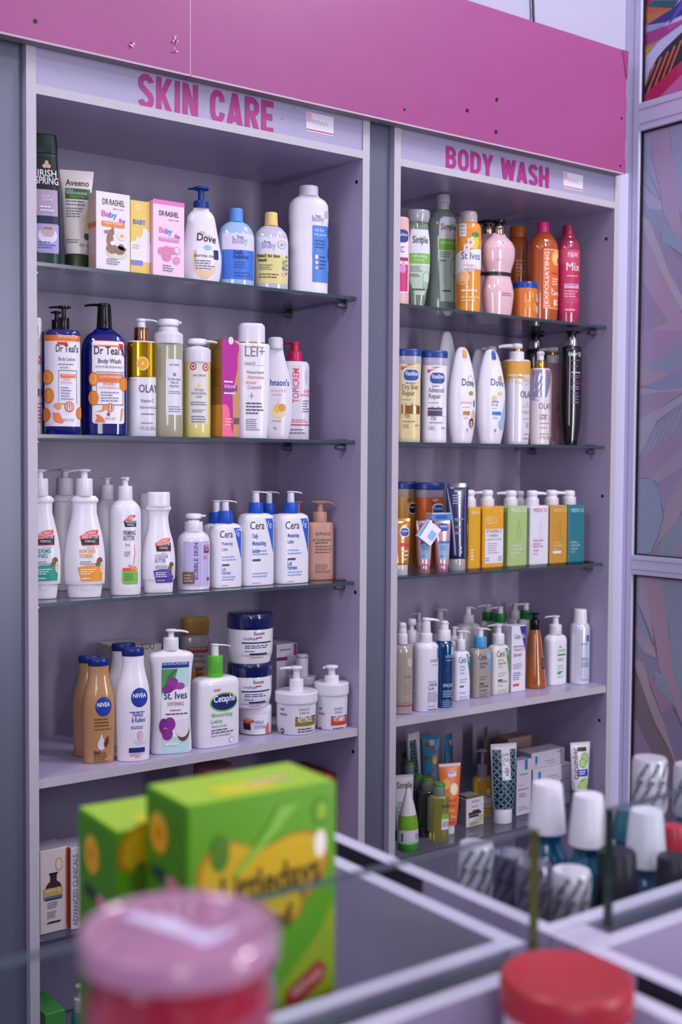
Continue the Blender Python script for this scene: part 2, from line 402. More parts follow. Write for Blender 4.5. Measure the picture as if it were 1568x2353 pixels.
A_ += [('#b5703f', [(560, 190), (1230, 160), (740, 480), (560, 540)]), ('#b8573f', [(560, 195), (1200, 165), (900, 240), (560, 320)]), ('#332a80', [(740, 480), (1230, 170), (1460, -60), (1460, 270), (1090, 430), (1060, 500)]), ('#5546b4', [(1460, -60), (1460, 120), (1190, 440), (1150, 460)]),
 ('#8a98c0', [(560, 560), (740, 490), (1100, 430), (1070, 500), (560, 690)]), ('#a02f80', [(560, 700), (1100, 505), (1460, 370), (1460, 420), (950, 790), (560, 930)]), ('#b34a98', [(1100, 500), (1460, 365), (1460, 400), (1180, 600)]),
 ('#b06a70', [(560, 940), (950, 780), (1000, 760), (640, 985)]), ('#c2953a', [(640, 985), (960, 800), (705, 1085)]), ('#3f3a90', [(560, 1020), (660, 1065), (560, 1170)]),
 ('#1f1a30', [(560, 1850), (800, 1380), (940, 1120), (1100, 930), (1460, 580), (1460, 1180), (1230, 1400), (800, 1760), (560, 1900)])]
for a, b in zip([(865, 1250), (1000, 1110), (1130, 1000), (1260, 890), (1390, 780)], [(600, 1850), (730, 1800), (850, 1720), (985, 1610), (1120, 1480)]):
    A_.append(('#c4633f', [a, (a[0]+42, a[1]-10), (b[0]+62, b[1]-50), b]))
A_ += [('#b52a5c', [(560, 1900), (720, 1810), (1460, 1140), (1460, 1400), (930, 1960), (560, 2080)]), ('#bd6aa5', [(930, 1960), (1460, 1400), (1460, 1790), (1300, 1895)]), ('#7a2a80', [(1300, 1895), (1412, 1790), (1460, 1760), (1460, 1880)])]
film('patterned_pane', '#c3bfe6', 2.405, 3.08, [((8.405, 1400, 0), A_)], 1.0)
B1_ = [('#8aa0bf', [(545, 100), (760, 100), (760, 1270), (620, 900), (580, 300)]), ('#a595b8', [(340, 150), (545, 150), (600, 560), (696, 1280), (696, 1530), (500, 1080), (470, 860), (380, 480)]), ('#9ba3c3', [(230, 150), (340, 150), (370, 480), (480, 950), (300, 540), (230, 470)]),
 ('#86a5c0', [(230, 470), (290, 530), (460, 940), (370, 860), (230, 720)]), ('#a0a6c2', [(230, 730), (350, 860), (470, 950), (490, 1060), (340, 1030), (230, 900)]), ('#7f8fb3', [(230, 900), (340, 1030), (490, 1065), (540, 1190), (470, 1300), (390, 1280), (350, 1160), (230, 1090)]),
 ('#9c8ba9', [(230, 1200), (450, 1640), (696, 2160), (760, 2400), (230, 2400)]), ('#8785ab', [(390, 1280), (470, 1300), (650, 1560), (760, 1700), (760, 2060), (600, 1800), (410, 1340)]), ('#aaa5b4', [(230, 1090), (350, 1165), (410, 1330), (570, 1740), (760, 2080), (760, 2260), (500, 1780), (230, 1210)]), ('#80a0b8', [(490, 1200), (550, 1210), (760, 1500), (760, 1570), (480, 1370)]), ('#85799d', [(210, 1780), (540, 2250), (210, 2400)])]
B2_ = [('#957da5', [(190, 0), (700, 0), (700, 400), (190, 500)]), ('#7b8aa5', [(240, 360), (460, 230), (700, 90), (700, 290), (520, 440)]), ('#9f8698', [(190, 365), (520, 440), (290, 550), (190, 560)]), ('#747fa8', [(280, 550), (520, 440), (700, 360), (700, 550), (450, 615)]), ('#8f92ab', [(180, 565), (450, 600), (700, 560), (700, 600), (180, 645)]),
 ('#8f7794', [(180, 645), (700, 590), (400, 790), (250, 880), (180, 870)]), ('#9494a8', [(180, 890), (400, 790), (700, 610), (700, 690), (400, 900), (180, 1300)]), ('#6f7c98', [(180, 1310), (370, 950), (700, 680), (700, 980), (470, 1150), (240, 1300)])]
for i in range(5): B2_.append(('#8d839c', [(380+i*62, 980-i*45), (410+i*62, 960-i*45), (290+i*68, 1270-i*62), (250+i*68, 1290-i*62)]))
B2_ += [('#8a7092', [(170, 1300), (700, 970), (700, 1130), (330, 1470), (170, 1480)]), ('#92809a', [(330, 1470), (700, 1130), (700, 1350), (410, 1530)]), ('#80709a', [(400, 1520), (700, 1340), (480, 1830), (430, 1700)]), ('#6f889d', [(150, 1480), (350, 1480), (410, 1570), (430, 1700), (460, 1850), (420, 2030), (330, 2230), (150, 2230)]),
 ('#8f7d8e', [(470, 1830), (700, 1300), (700, 1700), (600, 1900), (430, 2100), (340, 2260), (420, 2050)]), ('#687d92', [(440, 2090), (600, 1900), (700, 1750), (700, 2300), (400, 2300)]), ('#8d7088', [(590, 2240), (700, 1950), (700, 2300)])]
film('frosted_pane', '#a09aae', 1.268, 2.335, [((4.703, 1420, 260), B1_), ((4.358, 1420, 760), B2_)], 1.12)
C_ = [('#7e7c90', [(150, 150), (250, 150), (340, 560), (380, 900), (250, 560), (150, 430)]), ('#857080', [(250, 150), (460, 150), (500, 420), (540, 900), (720, 1660), (720, 1850), (430, 1150), (400, 900), (330, 540)]), ('#637789', [(460, 150), (760, 150), (760, 1700), (570, 1200), (530, 700), (480, 400)]), ('#64788a', [(150, 420), (240, 570), (370, 930), (150, 690)]),
 ('#867a8e', [(150, 690), (380, 930), (410, 1060), (270, 980), (150, 830)]), ('#5d637f', [(150, 840), (270, 980), (410, 1070), (440, 1200), (370, 1270), (290, 1180), (150, 1030)]), ('#7d6078', [(290, 1180), (370, 1270), (560, 1500), (640, 1900), (450, 1620)]), ('#857a7c', [(140, 1030), (270, 1100), (350, 1380), (590, 2000), (640, 2260), (540, 2000), (380, 1700), (140, 1110)]), ('#5f7a88', [(390, 1190), (470, 1220), (620, 1590), (390, 1320)]), ('#625c7b', [(450, 1620), (560, 1560), (760, 1900), (760, 2150), (600, 2100)]), ('#6b5672', [(120, 1620), (390, 2100), (500, 2600), (100, 2600)])]
film('frosted_pane', '#84747f', .42, 1.219, [((4.527, 1420, 1280), C_)], 1.35)
# cable dropping behind the fascia
bm = bmesh.new(); pv = None
for t in range(9):
    q = onY(1221+t*1.0-(1 if t > 5 else 0), -60+t*15, .022); row = [bm.verts.new((q.x+.003*math.cos(a*math.pi/4), q.y+.003*math.sin(a*math.pi/4), q.z)) for a in range(8)]
    if pv: [bm.faces.new((pv[i], pv[(i+1) % 8], row[(i+1) % 8], row[i])) for i in range(8)]
    pv = row
props(mkobj('cable', bm, M('#1a1c28', .4), None, True), 'black cable hanging down the white wall behind the pink fascia', 'cable')

# grey metallic filler panels
for i, (a, b, m) in enumerate(((-1.6, -.0185, GREY), (.7365, .8025, GREY), (1.5305, 1.5775, ALU))):
    o = struct('trim_%d' % (i+1), a, b, .017 if m is GREY else .012, .03, .0, 2.235, m)

# block capitals for the cabinet headers, drawn as thick strokes
def arc(cx, cy, rx, ry, a0, a1, n=12): return [(cx+rx*math.cos(math.radians(a0+(a1-a0)*i/n)), cy+ry*math.sin(math.radians(a0+(a1-a0)*i/n))) for i in range(n+1)]
TT = .19
GL = {'S': (.56, [arc(.28, .72, .185, .185, 12, 215)+arc(.28, .28, .185, .185, 35, -168)]), 'K': (.58, [[(.1, 0), (.1, 1)], [(.16, .38), (.48, 1)], [(.24, .5), (.50, 0)]]), 'I': (.22, [[(.11, 0), (.11, 1)]]),
 'N': (.58, [[(.1, 0), (.1, 1)], [(.48, 0), (.48, 1)], [(.12, .98), (.46, .02)]]), 'C': (.56, [arc(.28, .62, .185, .285, 8, 180)+arc(.28, .38, .185, .285, 180, 352)]), 'A': (.62, [[(.09, 0), (.31, 1)], [(.31, 1), (.53, 0)], [(.16, .25), (.46, .25)]]),
 'R': (.58, [[(.1, 0), (.1, 1)], [(.1, .905), (.28, .905)]+arc(.28, .70, .19, .205, 90, -90)+[(.1, .495)], [(.3, .48), (.48, 0)]]), 'E': (.5, [[(.1, 0), (.1, 1)], [(.1, .905), (.48, .905)], [(.1, .51), (.44, .51)], [(.1, .095), (.48, .095)]]),
 'B': (.58, [[(.1, 0), (.1, 1)], [(.1, .905), (.28, .905)]+arc(.28, .715, .175, .19, 90, -90)+[(.1, .525)], [(.1, .525), (.29, .525)]+arc(.29, .31, .19, .215, 90, -90)+[(.1, .095)]]), 'O': (.6, [arc(.3, .62, .2, .285, 0, 180)+arc(.3, .38, .2, .285, 180, 360)+[(.5, .62)]]),
 'D': (.58, [[(.1, 0), (.1, 1)], [(.1, .905), (.24, .905)]+arc(.24, .655, .24, .25, 90, 0)+arc(.24, .345, .24, .25, 0, -90)+[(.1, .095)]]), 'Y': (.6, [[(.09, 1), (.3, .42)], [(.51, 1), (.3, .42)], [(.3, .5), (.3, 0)]]),
 'W': (.84, [[(.09, 1), (.24, 0)], [(.24, 0), (.42, .95)], [(.42, .95), (.6, 0)], [(.6, 0), (.75, 1)]]), 'H': (.58, [[(.1, 0), (.1, 1)], [(.48, 0), (.48, 1)], [(.1, .5), (.48, .5)]]), ' ': (.3, [])}
def stroke_text(s):
    x = 0; out = []
    for ch in s:
        w, strokes = GL[ch]
        for P in strokes:
            L = []
            for i, p in enumerate(P):
                q0 = P[max(0, i-1)]; q1 = P[min(len(P)-1, i+1)]; dx, dy = q1[0]-q0[0], q1[1]-q0[1]; l = math.hypot(dx, dy) or 1
                steep = 1/max(.75, abs(dy)/l) if len(P) == 2 and abs(dy) > .3 and abs(dx) > .05 else 1
                k = TT/2*(1 if abs(dx) > abs(dy)*1.5 else 1.0)
                if len(P) == 2 and abs(dy) > .3 and abs(dx) > .05: nx, ny = -k*1.04, 0
                else: nx, ny = -dy/l*k, dx/l*k
                L.append(((x+p[0]+nx, p[1]+ny), (x+p[0]-nx, p[1]-ny)))
            for (a0, a1), (b0, b1) in zip(L, L[1:]): out.append((a0, b0, b1, a1))
        x += w+.07
    return out, x-.07

# ---------------------------------------------------------------- the two cabinets
HOLES = (((820, 418), (817, 1361), (812, 1727)), ((1394, 549), (1385, 1140), (1378, 1655)))
for c, (x0, x1) in enumerate(XB):
    r = empty('display_cabinet', (x0, 0, 0), 0, ('tall lavender laminate cabinet headed SKIN CARE, on the left', 'tall lavender laminate cabinet headed BODY WASH, on the right')[c], 'cabinet')
    w = x1-x0; zt = 2.236
    box('side_panel', -T, 0, 0, DEP, 0, zt, [LAM, BAND], r, front=1)
    bm = bmesh.new(); bx(bm, w, w+T, 0, DEP, 0, zt, front=1)
    for u, v in HOLES[c]:
        q = onX(u, v, x1); disc(bm, (w, q.y, q.z), .0042, (-1, 0, 0), 2)
    mkobj('side_panel', bm, [LAM, BAND, DARK], r)
    box('back_panel', 0, w, DEP-.006, DEP, 0, zt, BACKM, r)
    box('top_panel', 0, w, 0, DEP-.006, ZC, ZC+.016, [LAM, BAND], r, front=1)
    box('top_panel', 0, w, .02, DEP-.006, zt-.016, zt, LAM, r)
    h = box('header_panel', 0, w, .003, .018, ZC+.0165, zt-.001, HEADM, r)
    class HS(Surf): pass
    s = HS(); s.curved = False; s.a = 1; s.mpx = .001; s.root = h; s.zz = lambda v: v; s.half = lambda f=None: 1; s.map = lambda u, z, e: (u, .003-e, z)
    lc = M('#a8327f', .4)
    if c == 0: a, b, st, txt, (ha, hb) = (317, 266), (629, 296), (736, 285), 'SKIN CARE', (180, 262)
    else: a, b, st, txt, (ha, hb) = (1024, 387), (1261, 431), (1318, 417), 'BODY WASH', (336, 388)
    pa = onY(a[0], a[1], .003); pb = onY(b[0], b[1], .003); H = onY(a[0]+15, ha, .003).z-onY(a[0]+15, hb, .003).z; H *= .98
    zb = (onY(a[0], hb, .003).z+onY(b[0], b[1] if c else 295, .003).z)/2
    glyphs, tw = stroke_text(txt); bm = bmesh.new(); cx = pa.x-x0; sx = (pb.x-pa.x)/tw
    for k, quad in enumerate(glyphs): bm.faces.new([bm.verts.new((cx+x*sx, .0026-k*.000012, zb+y*H)) for x, y in quad])
    mkobj('lettering', bm, lc, h)
    q = onY(st[0], st[1], .003); cx = q.x-x0; zc = q.z; s.root = h
    s.deco([('s', [(zc-.019, cx-.034, cx+.034), (zc+.019, cx-.036, cx+.034)], '#e8e4f0'), ('r', cx-.034, cx+.034, zc-.017, zc-.0145, '#c03a5a'), ('r', cx-.034, cx-.022, zc+.0, zc+.018, '#e3b4cc')], 'price_sticker')
    bm = bmesh.new()  # handwriting on the sticker: one looping stroke
    pts = [(cx-.022+i*.0022, zc+.002+.005*math.sin(i*1.7)*(1 if i % 3 else .5)) for i in range(20)]
    for (xa, za), (xb, zb2) in zip(pts, pts[1:]):
        bm.faces.new([bm.verts.new(p) for p in ((xa, .0016, za-.0005), (xb, .0016, zb2-.0005), (xb, .0016, zb2+.0005), (xa, .0016, za+.0005))])
    mkobj('handwriting', bm, M('#5a5070', .5), h)
    # scuffs and glue marks left beside the letters
    bm = bmesh.new(); rnd = random.Random(c+3)
    mk = [(645, 285), (650, 262), (672, 262), (680, 290), (462, 255), (470, 240), (250, 165), (134, 157)] if c == 0 else [(1000, 345), (985, 338), (1012, 360), (1003, 335), (928, 316), (1355, 440), (1110, 385)]
    for u, v in mk:
        q = onY(u, v, .003); 
        for j in range(5):
            X = q.x-x0+rnd.uniform(-.006, .006); Z = q.z+rnd.uniform(-.012, .012); a = rnd.uniform(.001, .004); b = rnd.uniform(.0008, .003)
            bm.faces.new([bm.verts.new(p) for p in ((X, .0026, Z), (X+a, .0026, Z+.0004), (X+a, .0026, Z+b), (X, .0026, Z+b))])
    mkobj('glue_marks', bm, M('#a9a2ba', .6), h)
    z4 = ZS[c][3]
    box('fixed_shelf', 0, w, .004, DEP-.006, z4-.017, z4, [LAM, BAND], r, front=1)
    box('fixed_shelf', 0, w, .004, DEP-.006, .09, .107, [LAM, BAND], r, front=1)
    for z in (ZS[c][0], ZS[c][1], ZS[c][2], ZS[c][4], .34):
        for xx in (0, w):
            for yy in (.058, .265):
                bm = bmesh.new(); sgn = 1 if xx == 0 else -1
                for dz, rr in ((-.0095, .0075),):
                    pv = None
                    for xo in (0, .012, .022, .0235):
                        rr2 = rr*(1 if xo < .022 else .7)
                        row = [bm.verts.new((xx+sgn*xo, yy+rr2*math.cos(k*math.pi/8), z-.0145+rr2*math.sin(k*math.pi/8))) for k in range(16)]
                        if pv: [bm.faces.new((pv[k], pv[(k+1) % 16], row[(k+1) % 16], row[k])) for k in range(16)]
                        else: bm.faces.new(row)
                        pv = row
                    bm.faces.new(pv)
                x_ = sorted((xx, xx+sgn*.02)); bx(bm, x_[0], x_[1], yy-.009, yy+.009, z+.0005, z+.003)
                bmesh.ops.recalc_face_normals(bm, faces=bm.faces[:])
                mkobj('shelf_clip', bm, M('#8b8894', .2, metal=.9), r, True)
    names = ('top', 'second', 'third', None, 'fifth', 'lowest')
    for k, z in enumerate(ZS[c][:3]+(None, ZS[c][4], .34)):
        if z is None: continue
        bm = bmesh.new(); bx(bm, x0+.003, x1-.003, .018, DEP-.008, z-.0065, z)
        for f in bm.faces:
            if abs(f.normal.z) < .5: f.material_index = 1
        bm.normal_update()
        for f in bm.faces: f.material_index = 0 if abs(f.normal.z) > .5 else 1
        props(mkobj('glass_shelf', bm, [GLASS, EDGE]), 'dark-edged glass shelf, %s shelf down in the %s cabinet' % (names[k], ('SKIN CARE', 'BODY WASH')[c]), 'shelf')

# ---------------------------------------------------------------- pink fascia boards
FB = ((-1.4, .2878, 'pink fascia board over the left end of the SKIN CARE cabinet, left of the joint'), (.2898, 1.512, 'pink fascia board with screw holes over the BODY WASH cabinet, right of the joint'))
PHOLE = ([(81, 49, .004)], [(930, 252, .003), (1074, 254, .0045), (1142, 229, .0045), (1140, 303, .0045), (1429, 272, .003), (1426, 381, .003)])
for k, (a, b, lb) in enumerate(FB):
    bm = bmesh.new(); bx(bm, a, b, -.03, -.001, 2.2165, 2.516, under=1)
    for u, v, rr in PHOLE[k]:
        q = onY(u, v, -.03); disc(bm, (q.x, -.03, q.z), rr, (0, -1, 0), 2)
    f = props(mkobj('fascia_board', bm, [PINK, M('#8d8788', .6), DARK]), lb, 'board')
    box('edge_strip', a, b, -.0303, -.0295, 2.2150, 2.2185, M('#b9a8b4', .5), f)
    if k == 0:
        box('joint_filler', b, b+.0018, -.0298, -.02, 2.217, 2.515, M('#c9a0bc', .6), f)
        bm = bmesh.new(); rnd = random.Random(5)
        for u, v, rr in ((302, 100, .005), (403, 95, .0065), (401, 118, .0045)):
            q = onY(u, v, -.03); disc(bm, (q.x, -.0302, q.z), rr*.55, (0, -1, 0), 1)
            for j in range(6):
                an = rnd.uniform(0, 6.28); ln = rr*rnd.uniform(.7, 1.5)
                bm.faces.new([bm.verts.new(p) for p in ((q.x+rr*.4*math.cos(an-.4), -.0312, q.z+rr*.4*math.sin(an-.4)), (q.x+ln*math.cos(an-.25), -.034, q.z+ln*math.sin(an-.25)), (q.x+ln*math.cos(an+.3), -.033, q.z+ln*math.sin(an+.3)), (q.x+rr*.4*math.cos(an+.5), -.0312, q.z+rr*.4*math.sin(an+.5)))])
        mkobj('torn_film', bm, [M('#e4aed6', .4), M('#3a2434', .6)], f)
    else:
        bm = bmesh.new(); bm.faces.new([bm.verts.new(p) for p in ((b-.018, -.0312, 2.516), (b+.001, -.036, 2.514), (b+.001, -.033, 2.44))]); bm.faces.new([bm.verts.new(p) for p in ((b-.001, -.0318, 2.515), (b+.003, -.030, 2.44), (b+.0025, -.029, 2.515))])
        mkobj('peeling_film', bm, M('#8f2f6c', .4), f)
        bm = bmesh.new(); rnd = random.Random(11); top = []; pts = []
        for i in range(31):
            z = 2.2165+.2995*i/30; pts.append((b+.0012+.0035*(math.sin(i*.62+1)*math.sin(i*.21+.4)), z))
        vs = [(bm.verts.new((b-.004, -.0304, z)), bm.verts.new((x, -.0306, z))) for x, z in pts]
        for (p0, p1), (q0, q1) in zip(vs, vs[1:]): bm.faces.new((p0, p1, q1, q0))
        mkobj('film_edge', bm, PINK, f)

# ---------------------------------------------------------------- the counter of open bins in front
ZR = 1.08; TB = .0185; BT = M('#c0bdd2', .45)
def open_bin(label, x0, x1, y0, y1, far, near, floor=LAM2, leftm=None, left=True, right=True):
    r = empty('counter_bin', (x0, y0, 0), 0, label, 'display bin'); w, d = x1-x0, y1-y0; bt = BT
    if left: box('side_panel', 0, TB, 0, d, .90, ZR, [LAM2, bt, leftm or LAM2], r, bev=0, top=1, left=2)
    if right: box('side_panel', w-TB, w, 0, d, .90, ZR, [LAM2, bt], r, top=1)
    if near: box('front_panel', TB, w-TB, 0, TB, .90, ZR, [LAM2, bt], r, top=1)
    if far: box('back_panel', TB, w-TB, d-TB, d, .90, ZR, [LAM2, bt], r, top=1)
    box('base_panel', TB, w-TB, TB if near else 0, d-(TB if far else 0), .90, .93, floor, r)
    box('plinth', .01, w-.01, .01, d-.01, 0, .899, LAM2, r)
    return r
DKF = M('#23212e', .15)  # dark bin floor; also paints shade on the panels facing the gap
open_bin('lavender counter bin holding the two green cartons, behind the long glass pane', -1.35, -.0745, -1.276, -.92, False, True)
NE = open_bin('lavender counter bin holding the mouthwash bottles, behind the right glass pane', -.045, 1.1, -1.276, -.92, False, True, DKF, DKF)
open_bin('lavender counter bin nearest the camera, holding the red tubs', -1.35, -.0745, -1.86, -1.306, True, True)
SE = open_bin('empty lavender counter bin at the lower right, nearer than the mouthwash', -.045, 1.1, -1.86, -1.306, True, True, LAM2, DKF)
ya = onX(972, 2060, -.046).y; yb = onX(1462, 2250, -.046).y
box('gap_filler', -.0008, 0, ya-1.55-(-1.276-1.55)-.0+0-0, 0, 0, 0, LAM, None) if False else None
box('gap_filler', -.001, -.0002, 0, ya+1.276, .95, ZR-.001, LAM2, NE); box('gap_filler', -.001, -.0002, yb+1.86, -1.306+1.86, .95, ZR-.001, LAM2, SE)
props(box('counter_joint', -.044, 0, -1.3055, -1.2765, .90, ZR-.0005, [LAM2, BT], None, top=1), 'lavender strip joining the counter bins under the end of the right glass pane', 'panel')
for nm, x0, x1, em, lb in (('glass_divider', -1.3, -.0857, EDGEY, 'long glass pane standing on the counter in front of the green cartons'), ('glass_divider', .010, 1.05, EDGEG, 'glass pane with a dark green end edge in front of the mouthwash bottles')):
    bm = bmesh.new(); bx(bm, x0, x1, -1.3005, -1.2895, 1.0805, 1.188)
    bm.normal_update()
    for f in bm.faces: f.material_index = 0 if abs(f.normal.y) > .5 else (1 if abs(f.normal.x) > .5 else 2)
    props(mkobj(nm, bm, [PANE, em, EDGE]), lb, 'glass pane')
# ================================================================ SKIN CARE cabinet, top shelf
A1, A2, A3, A4, A5 = ZS[0]; A6 = .34
G1 = None
def BOT(label, cat, zs, u, hw, vr, name='bottle', **k): return Item(name, label, cat, zs, u, hw, vr, **k)
W_ = '#f4f2f8'; DK = '#26222e'; GY = '#77728a'

s = BOT('dark green flat bottle of body wash cut by the left post, top shelf', 'bottle', A1, 97, 43, 450, y=.095, ratio=.5, n=2.8)
G = M('#15392f', .3); s.body([(None, 43), (560, 44), (480, 42), (400, 38), (356, 35)], G, bt=1)
s.cap([(355, 36), (345, 36), (311, 33)], M('#123028', .3), 'flip_cap', ratio=.5, n=2.8, bt=2)
s.uo0 = .16; s.deco([('rr', -.52, .72, 364, 455, '#0d1c20', .1), ('s', [(585, -.42, .7), (440, -.55, .66), (450, -.5, .66)], '#b9a2bd'), ('s', [(582, -.5, .72), (520, -.6, .72), (545, -.5, .72)], '#a9a6dc'), ('s', [(518, -.6, .74), (500, -.6, .7), (510, -.6, .7)], '#1c2a4a'), ('e', .1, 545, .52, 18, '#e6e3ee'), ('s', [(548, -.06, .32), (540, -.26, .46), (522, -.26, .46)], '#c9b2b6'),
 ('e', -.04, 386, .12, 5, '#d8b890'), ('e', .16, 386, .12, 5, '#d8b890'), ('e', .06, 378, .1, 5, '#d8b890'), ('t', 'IRISH', .08, 402, 16, W_, 1.0), ('t', 'SPRING', .08, 419, 17, W_, 1.22), ('t', 'SAGE +', .08, 455, 6, W_, .6), ('t', 'CEDAR', .08, 463, 6, W_, .6), L_(-.3, .5, 476, 492, 2, W_), ('t', '24HR', .1, 528, 7, '#6a5a8a', .5), L_(-.4, .6, 558, 576, 3, '#5a60a0')])

s = BOT('cream squeeze tube standing on a dark green cap beside the dark green bottle', 'tube', A1, 176, 36, 480, name='squeeze_tube', y=.108, ratio=.62, n=2.1)
s.body([(587, 27, 1.25), (540, 31, 1.0), (450, 35, .55), (405, 39, .12), (393, 40, .07)], M('#e6dcd8', .35), bt=0)
s.cap([(None, 27), (588, 28)], M('#2c3f22', .3), ratio=.75)
s.deco([('t', 'Aveeno', .04, 422, 15, '#3a3038', 1.5), ('r', -.74, .86, 436, 461, '#2f6a34'), ('t', 'DAILY', -.45, 441, 5, W_), ('t', 'MOISTURIZING', .0, 447, 6, W_, 1.3), ('t', 'BODY LOTION', 0, 455, 4, '#b8d060', .9), L_(-.7, .6, 463, 478, 2, GY), L_(-.7, .5, 480, 505, 4, GY),
 ('s', [(540, .35, .5), (520, .45, .75), (505, .6, .7)], '#d8bf98'), ('s', [(515, .3, .4), (500, .4, .8), (480, .7, .8)], '#dcc7a6'), ('e', .62, 546, .2, 8, '#2f6a34'), L_(-.7, .3, 553, 564, 2, GY), ('t', '200 ml', .45, 566, 7, GY)])

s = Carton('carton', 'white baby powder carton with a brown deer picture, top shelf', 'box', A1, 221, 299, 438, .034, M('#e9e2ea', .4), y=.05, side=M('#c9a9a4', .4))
s.deco([('t', 'DR·RASHEL', .02, 460, 14, '#3a3540', 1.3), ('t', 'BABY CARE', .3, 475, 4, GY), ('t', 'Ba', -.45, 488, 14, '#d65fae', .5, 0, .03), ('t', 'by', .0, 489, 14, '#5c7fd6', .45, 0, .03), ('e', .42, 500, .1, 5, '#d65fae'), ('e', .62, 502, .08, 4, '#5c7fd6'), ('rr', -.7, .68, 505, 518, '#e58a3c', .1), ('t', 'Liquid Powder', 0, 508, 6, W_, 1.1),
 ('e', .5, 536, .28, 11, '#efdcd0'), ('e', .5, 536, .1, 4, '#e7a860'), ('e', .2, 578, .6, 12, '#dcd6c4'), ('e', -.2, 548, .2, 16, '#8f7362'), ('e', -.1, 568, .32, 12, '#8f7362'), ('e', -.15, 531, .2, 7, '#8f7362'), ('e', -.4, 530, .15, 4, '#a07f70'), ('e', -.05, 526, .08, 8, '#8f7362'), ('e', .35, 570, .32, 10, '#8a6f60'), ('e', .45, 562, .18, 7, '#8a6f60'), ('e', .62, 566, .16, 4, '#a07f70'), ('e', -.05, 555, .14, 5, '#f1ece6'), L_(-.4, .5, 590, 606, 3, GY)], 'front_print')
s.deco([('r', -1, 1, 508, 520, '#c9622c')], 'side_print', face='s')

s = Carton('carton', 'small yellow baby carton between the white and the pink cartons', 'box', A1, 300, 346, 459, .04, M('#e8c868', .4), y=.055)
s.deco([('e', -.3, 475, .3, 8, '#f0dc98'), ('e', -.3, 475, .16, 4, '#e8c868'), ('t', 'BABY', -.1, 508, 11, '#6a78c8', 1.3, 0, .03), ('s', [(600, -1, 1), (556, -1, 1), (552, -.5, .9), (545, -.1, .9), (530, .3, .9)], '#e9e3ea'), ('e', .45, 530, .3, 8, '#e9e3ea'), ('e', -.35, 550, .14, 8, '#e9e3ea'), ('r', -.95, .2, 597, 608, '#7a80d8'), L_(-.8, .0, 560, 572, 2, '#d8b860')], 'front_print')
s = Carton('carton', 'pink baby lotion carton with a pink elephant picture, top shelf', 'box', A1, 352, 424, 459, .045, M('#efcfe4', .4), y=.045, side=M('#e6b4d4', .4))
s.deco([('r', -1, 1, 457, 467, '#e07ab8'), ('t', 'DR·RASHEL', 0, 487, 12, '#3a3540', 1.25), ('t', 'BABY CARE', .3, 501, 4, GY), ('t', 'Ba', -.4, 526, 13, '#e07ab8', .45, 0, .03), ('t', 'by', .0, 527, 13, '#5c7fd6', .42, 0, .03), ('e', .45, 537, .1, 5, '#d65fae'), ('e', .62, 539, .08, 4, '#5c7fd6'), ('rr', -.65, .65, 542, 552, '#dc86ba', .1), ('t', 'Nourishing Lotion', 0, 544, 5, W_, 1.1),
 ('e', -.48, 575, .22, 9, '#d98aa6'), ('e', .2, 572, .2, 9, '#d98aa6'), ('e', -.15, 573, .3, 11, '#d983ae'), ('e', -.15, 588, .3, 9, '#d983ae'), ('e', .5, 570, .22, 9, '#d7a2c4'), ('e', .5, 570, .14, 6, '#efcfe4'), ('e', .48, 593, .22, 9, '#dc9ab0'), L_(-.4, .4, 605, 622, 3, GY)], 'front_print')

s = BOT('white teardrop baby wash with a navy blue pump, top shelf', 'bottle', A1, 462, 47, 570, name='pump_bottle', y=.075, ratio=.5, n=2.1)
s.body([(None, 40), (640, 44), (600, 48), (560, 42), (520, 35), (500, 31), (490, 25), (484, 19), (478, 18)], M('#e6e4ee', .28), bt=1)
s.pump(480, 464, 431, 18, M('#123c8e', .3), M('#123c8e', .3), 'L', 30, 't', hh=7, drop=1, hr=18)
s.deco([('e', .1, 612, .58, 32, '#eec9a8'), ('e', .08, 600, .58, 26, '#e9e6ef'), ('s', [(615, -.42, -.38), (600, -.45, -.3), (580, -.4, -.3)], '#d9b27c'), ('e', .0, 539, .14, 4, '#d8b890'), ('t', 'baby', .3, 544, 6, '#9fc6e6', .4), ('t', 'Dove', .22, 550, 18, '#2a2a3c', .95, -6), ('e', .25, 573, .2, 6, '#8fc0e6'), ('rr', .55, .82, 577, 599, '#20305e', .05), ('t', 'derma care', .15, 591, 8, '#4a4452', 1.15), L_(-.35, .7, 601, 624, 4, GY)])

s = BOT('pale blue baby bath bottle with a blue cap, top shelf', 'bottle', A1, 543, 42, 590, y=.07, ratio=.62, n=2.2)
s.body([(None, 41), (600, 42), (552, 42), (530, 37), (517, 27), (511, 17)], M('#a3bfe2', .12, coat=.4), bt=0)
s.cap([(512, 16), (500, 15.5), (481, 15)], M('#5f97e0', .3), 'flip_cap')
s.deco([('r', -.9, .98, 541, 579, '#d9d5ea'), ('r', -.9, .98, 579, 646, '#3c74d2'), ('t', 'Boots', .12, 549, 7, '#3c3c6c', .36), ('t', 'b', -.22, 556, 16, '#7f9fd8', .2, 0, .02), ('t', 'a', .0, 556, 16, '#e09ab8', .2, 0, .02), ('t', 'b', .22, 556, 16, '#7f9fd8', .2, 0, .02), ('t', 'y', .42, 556, 16, '#9ac48a', .2, 0, .02), ('t', 'bath', .0, 584, 9, '#122c6a', .5, 0, .03), ('t', 'bubbles', .15, 594, 9, '#122c6a', .85, 0, .03), L_(-.25, .55, 605, 622, 3, '#1f4aa0'), L_(-.25, .7, 628, 642, 2, '#1f4aa0')])
s = BOT('pale yellow head to toe baby wash with a yellow cap, top shelf', 'bottle', A1, 623, 40, 600, y=.07, ratio=.62, n=2.2)
s.body([(None, 39), (610, 40), (565, 40), (540, 36), (526, 25), (520, 16)], M('#c3c3d6', .12, coat=.4), bt=0)
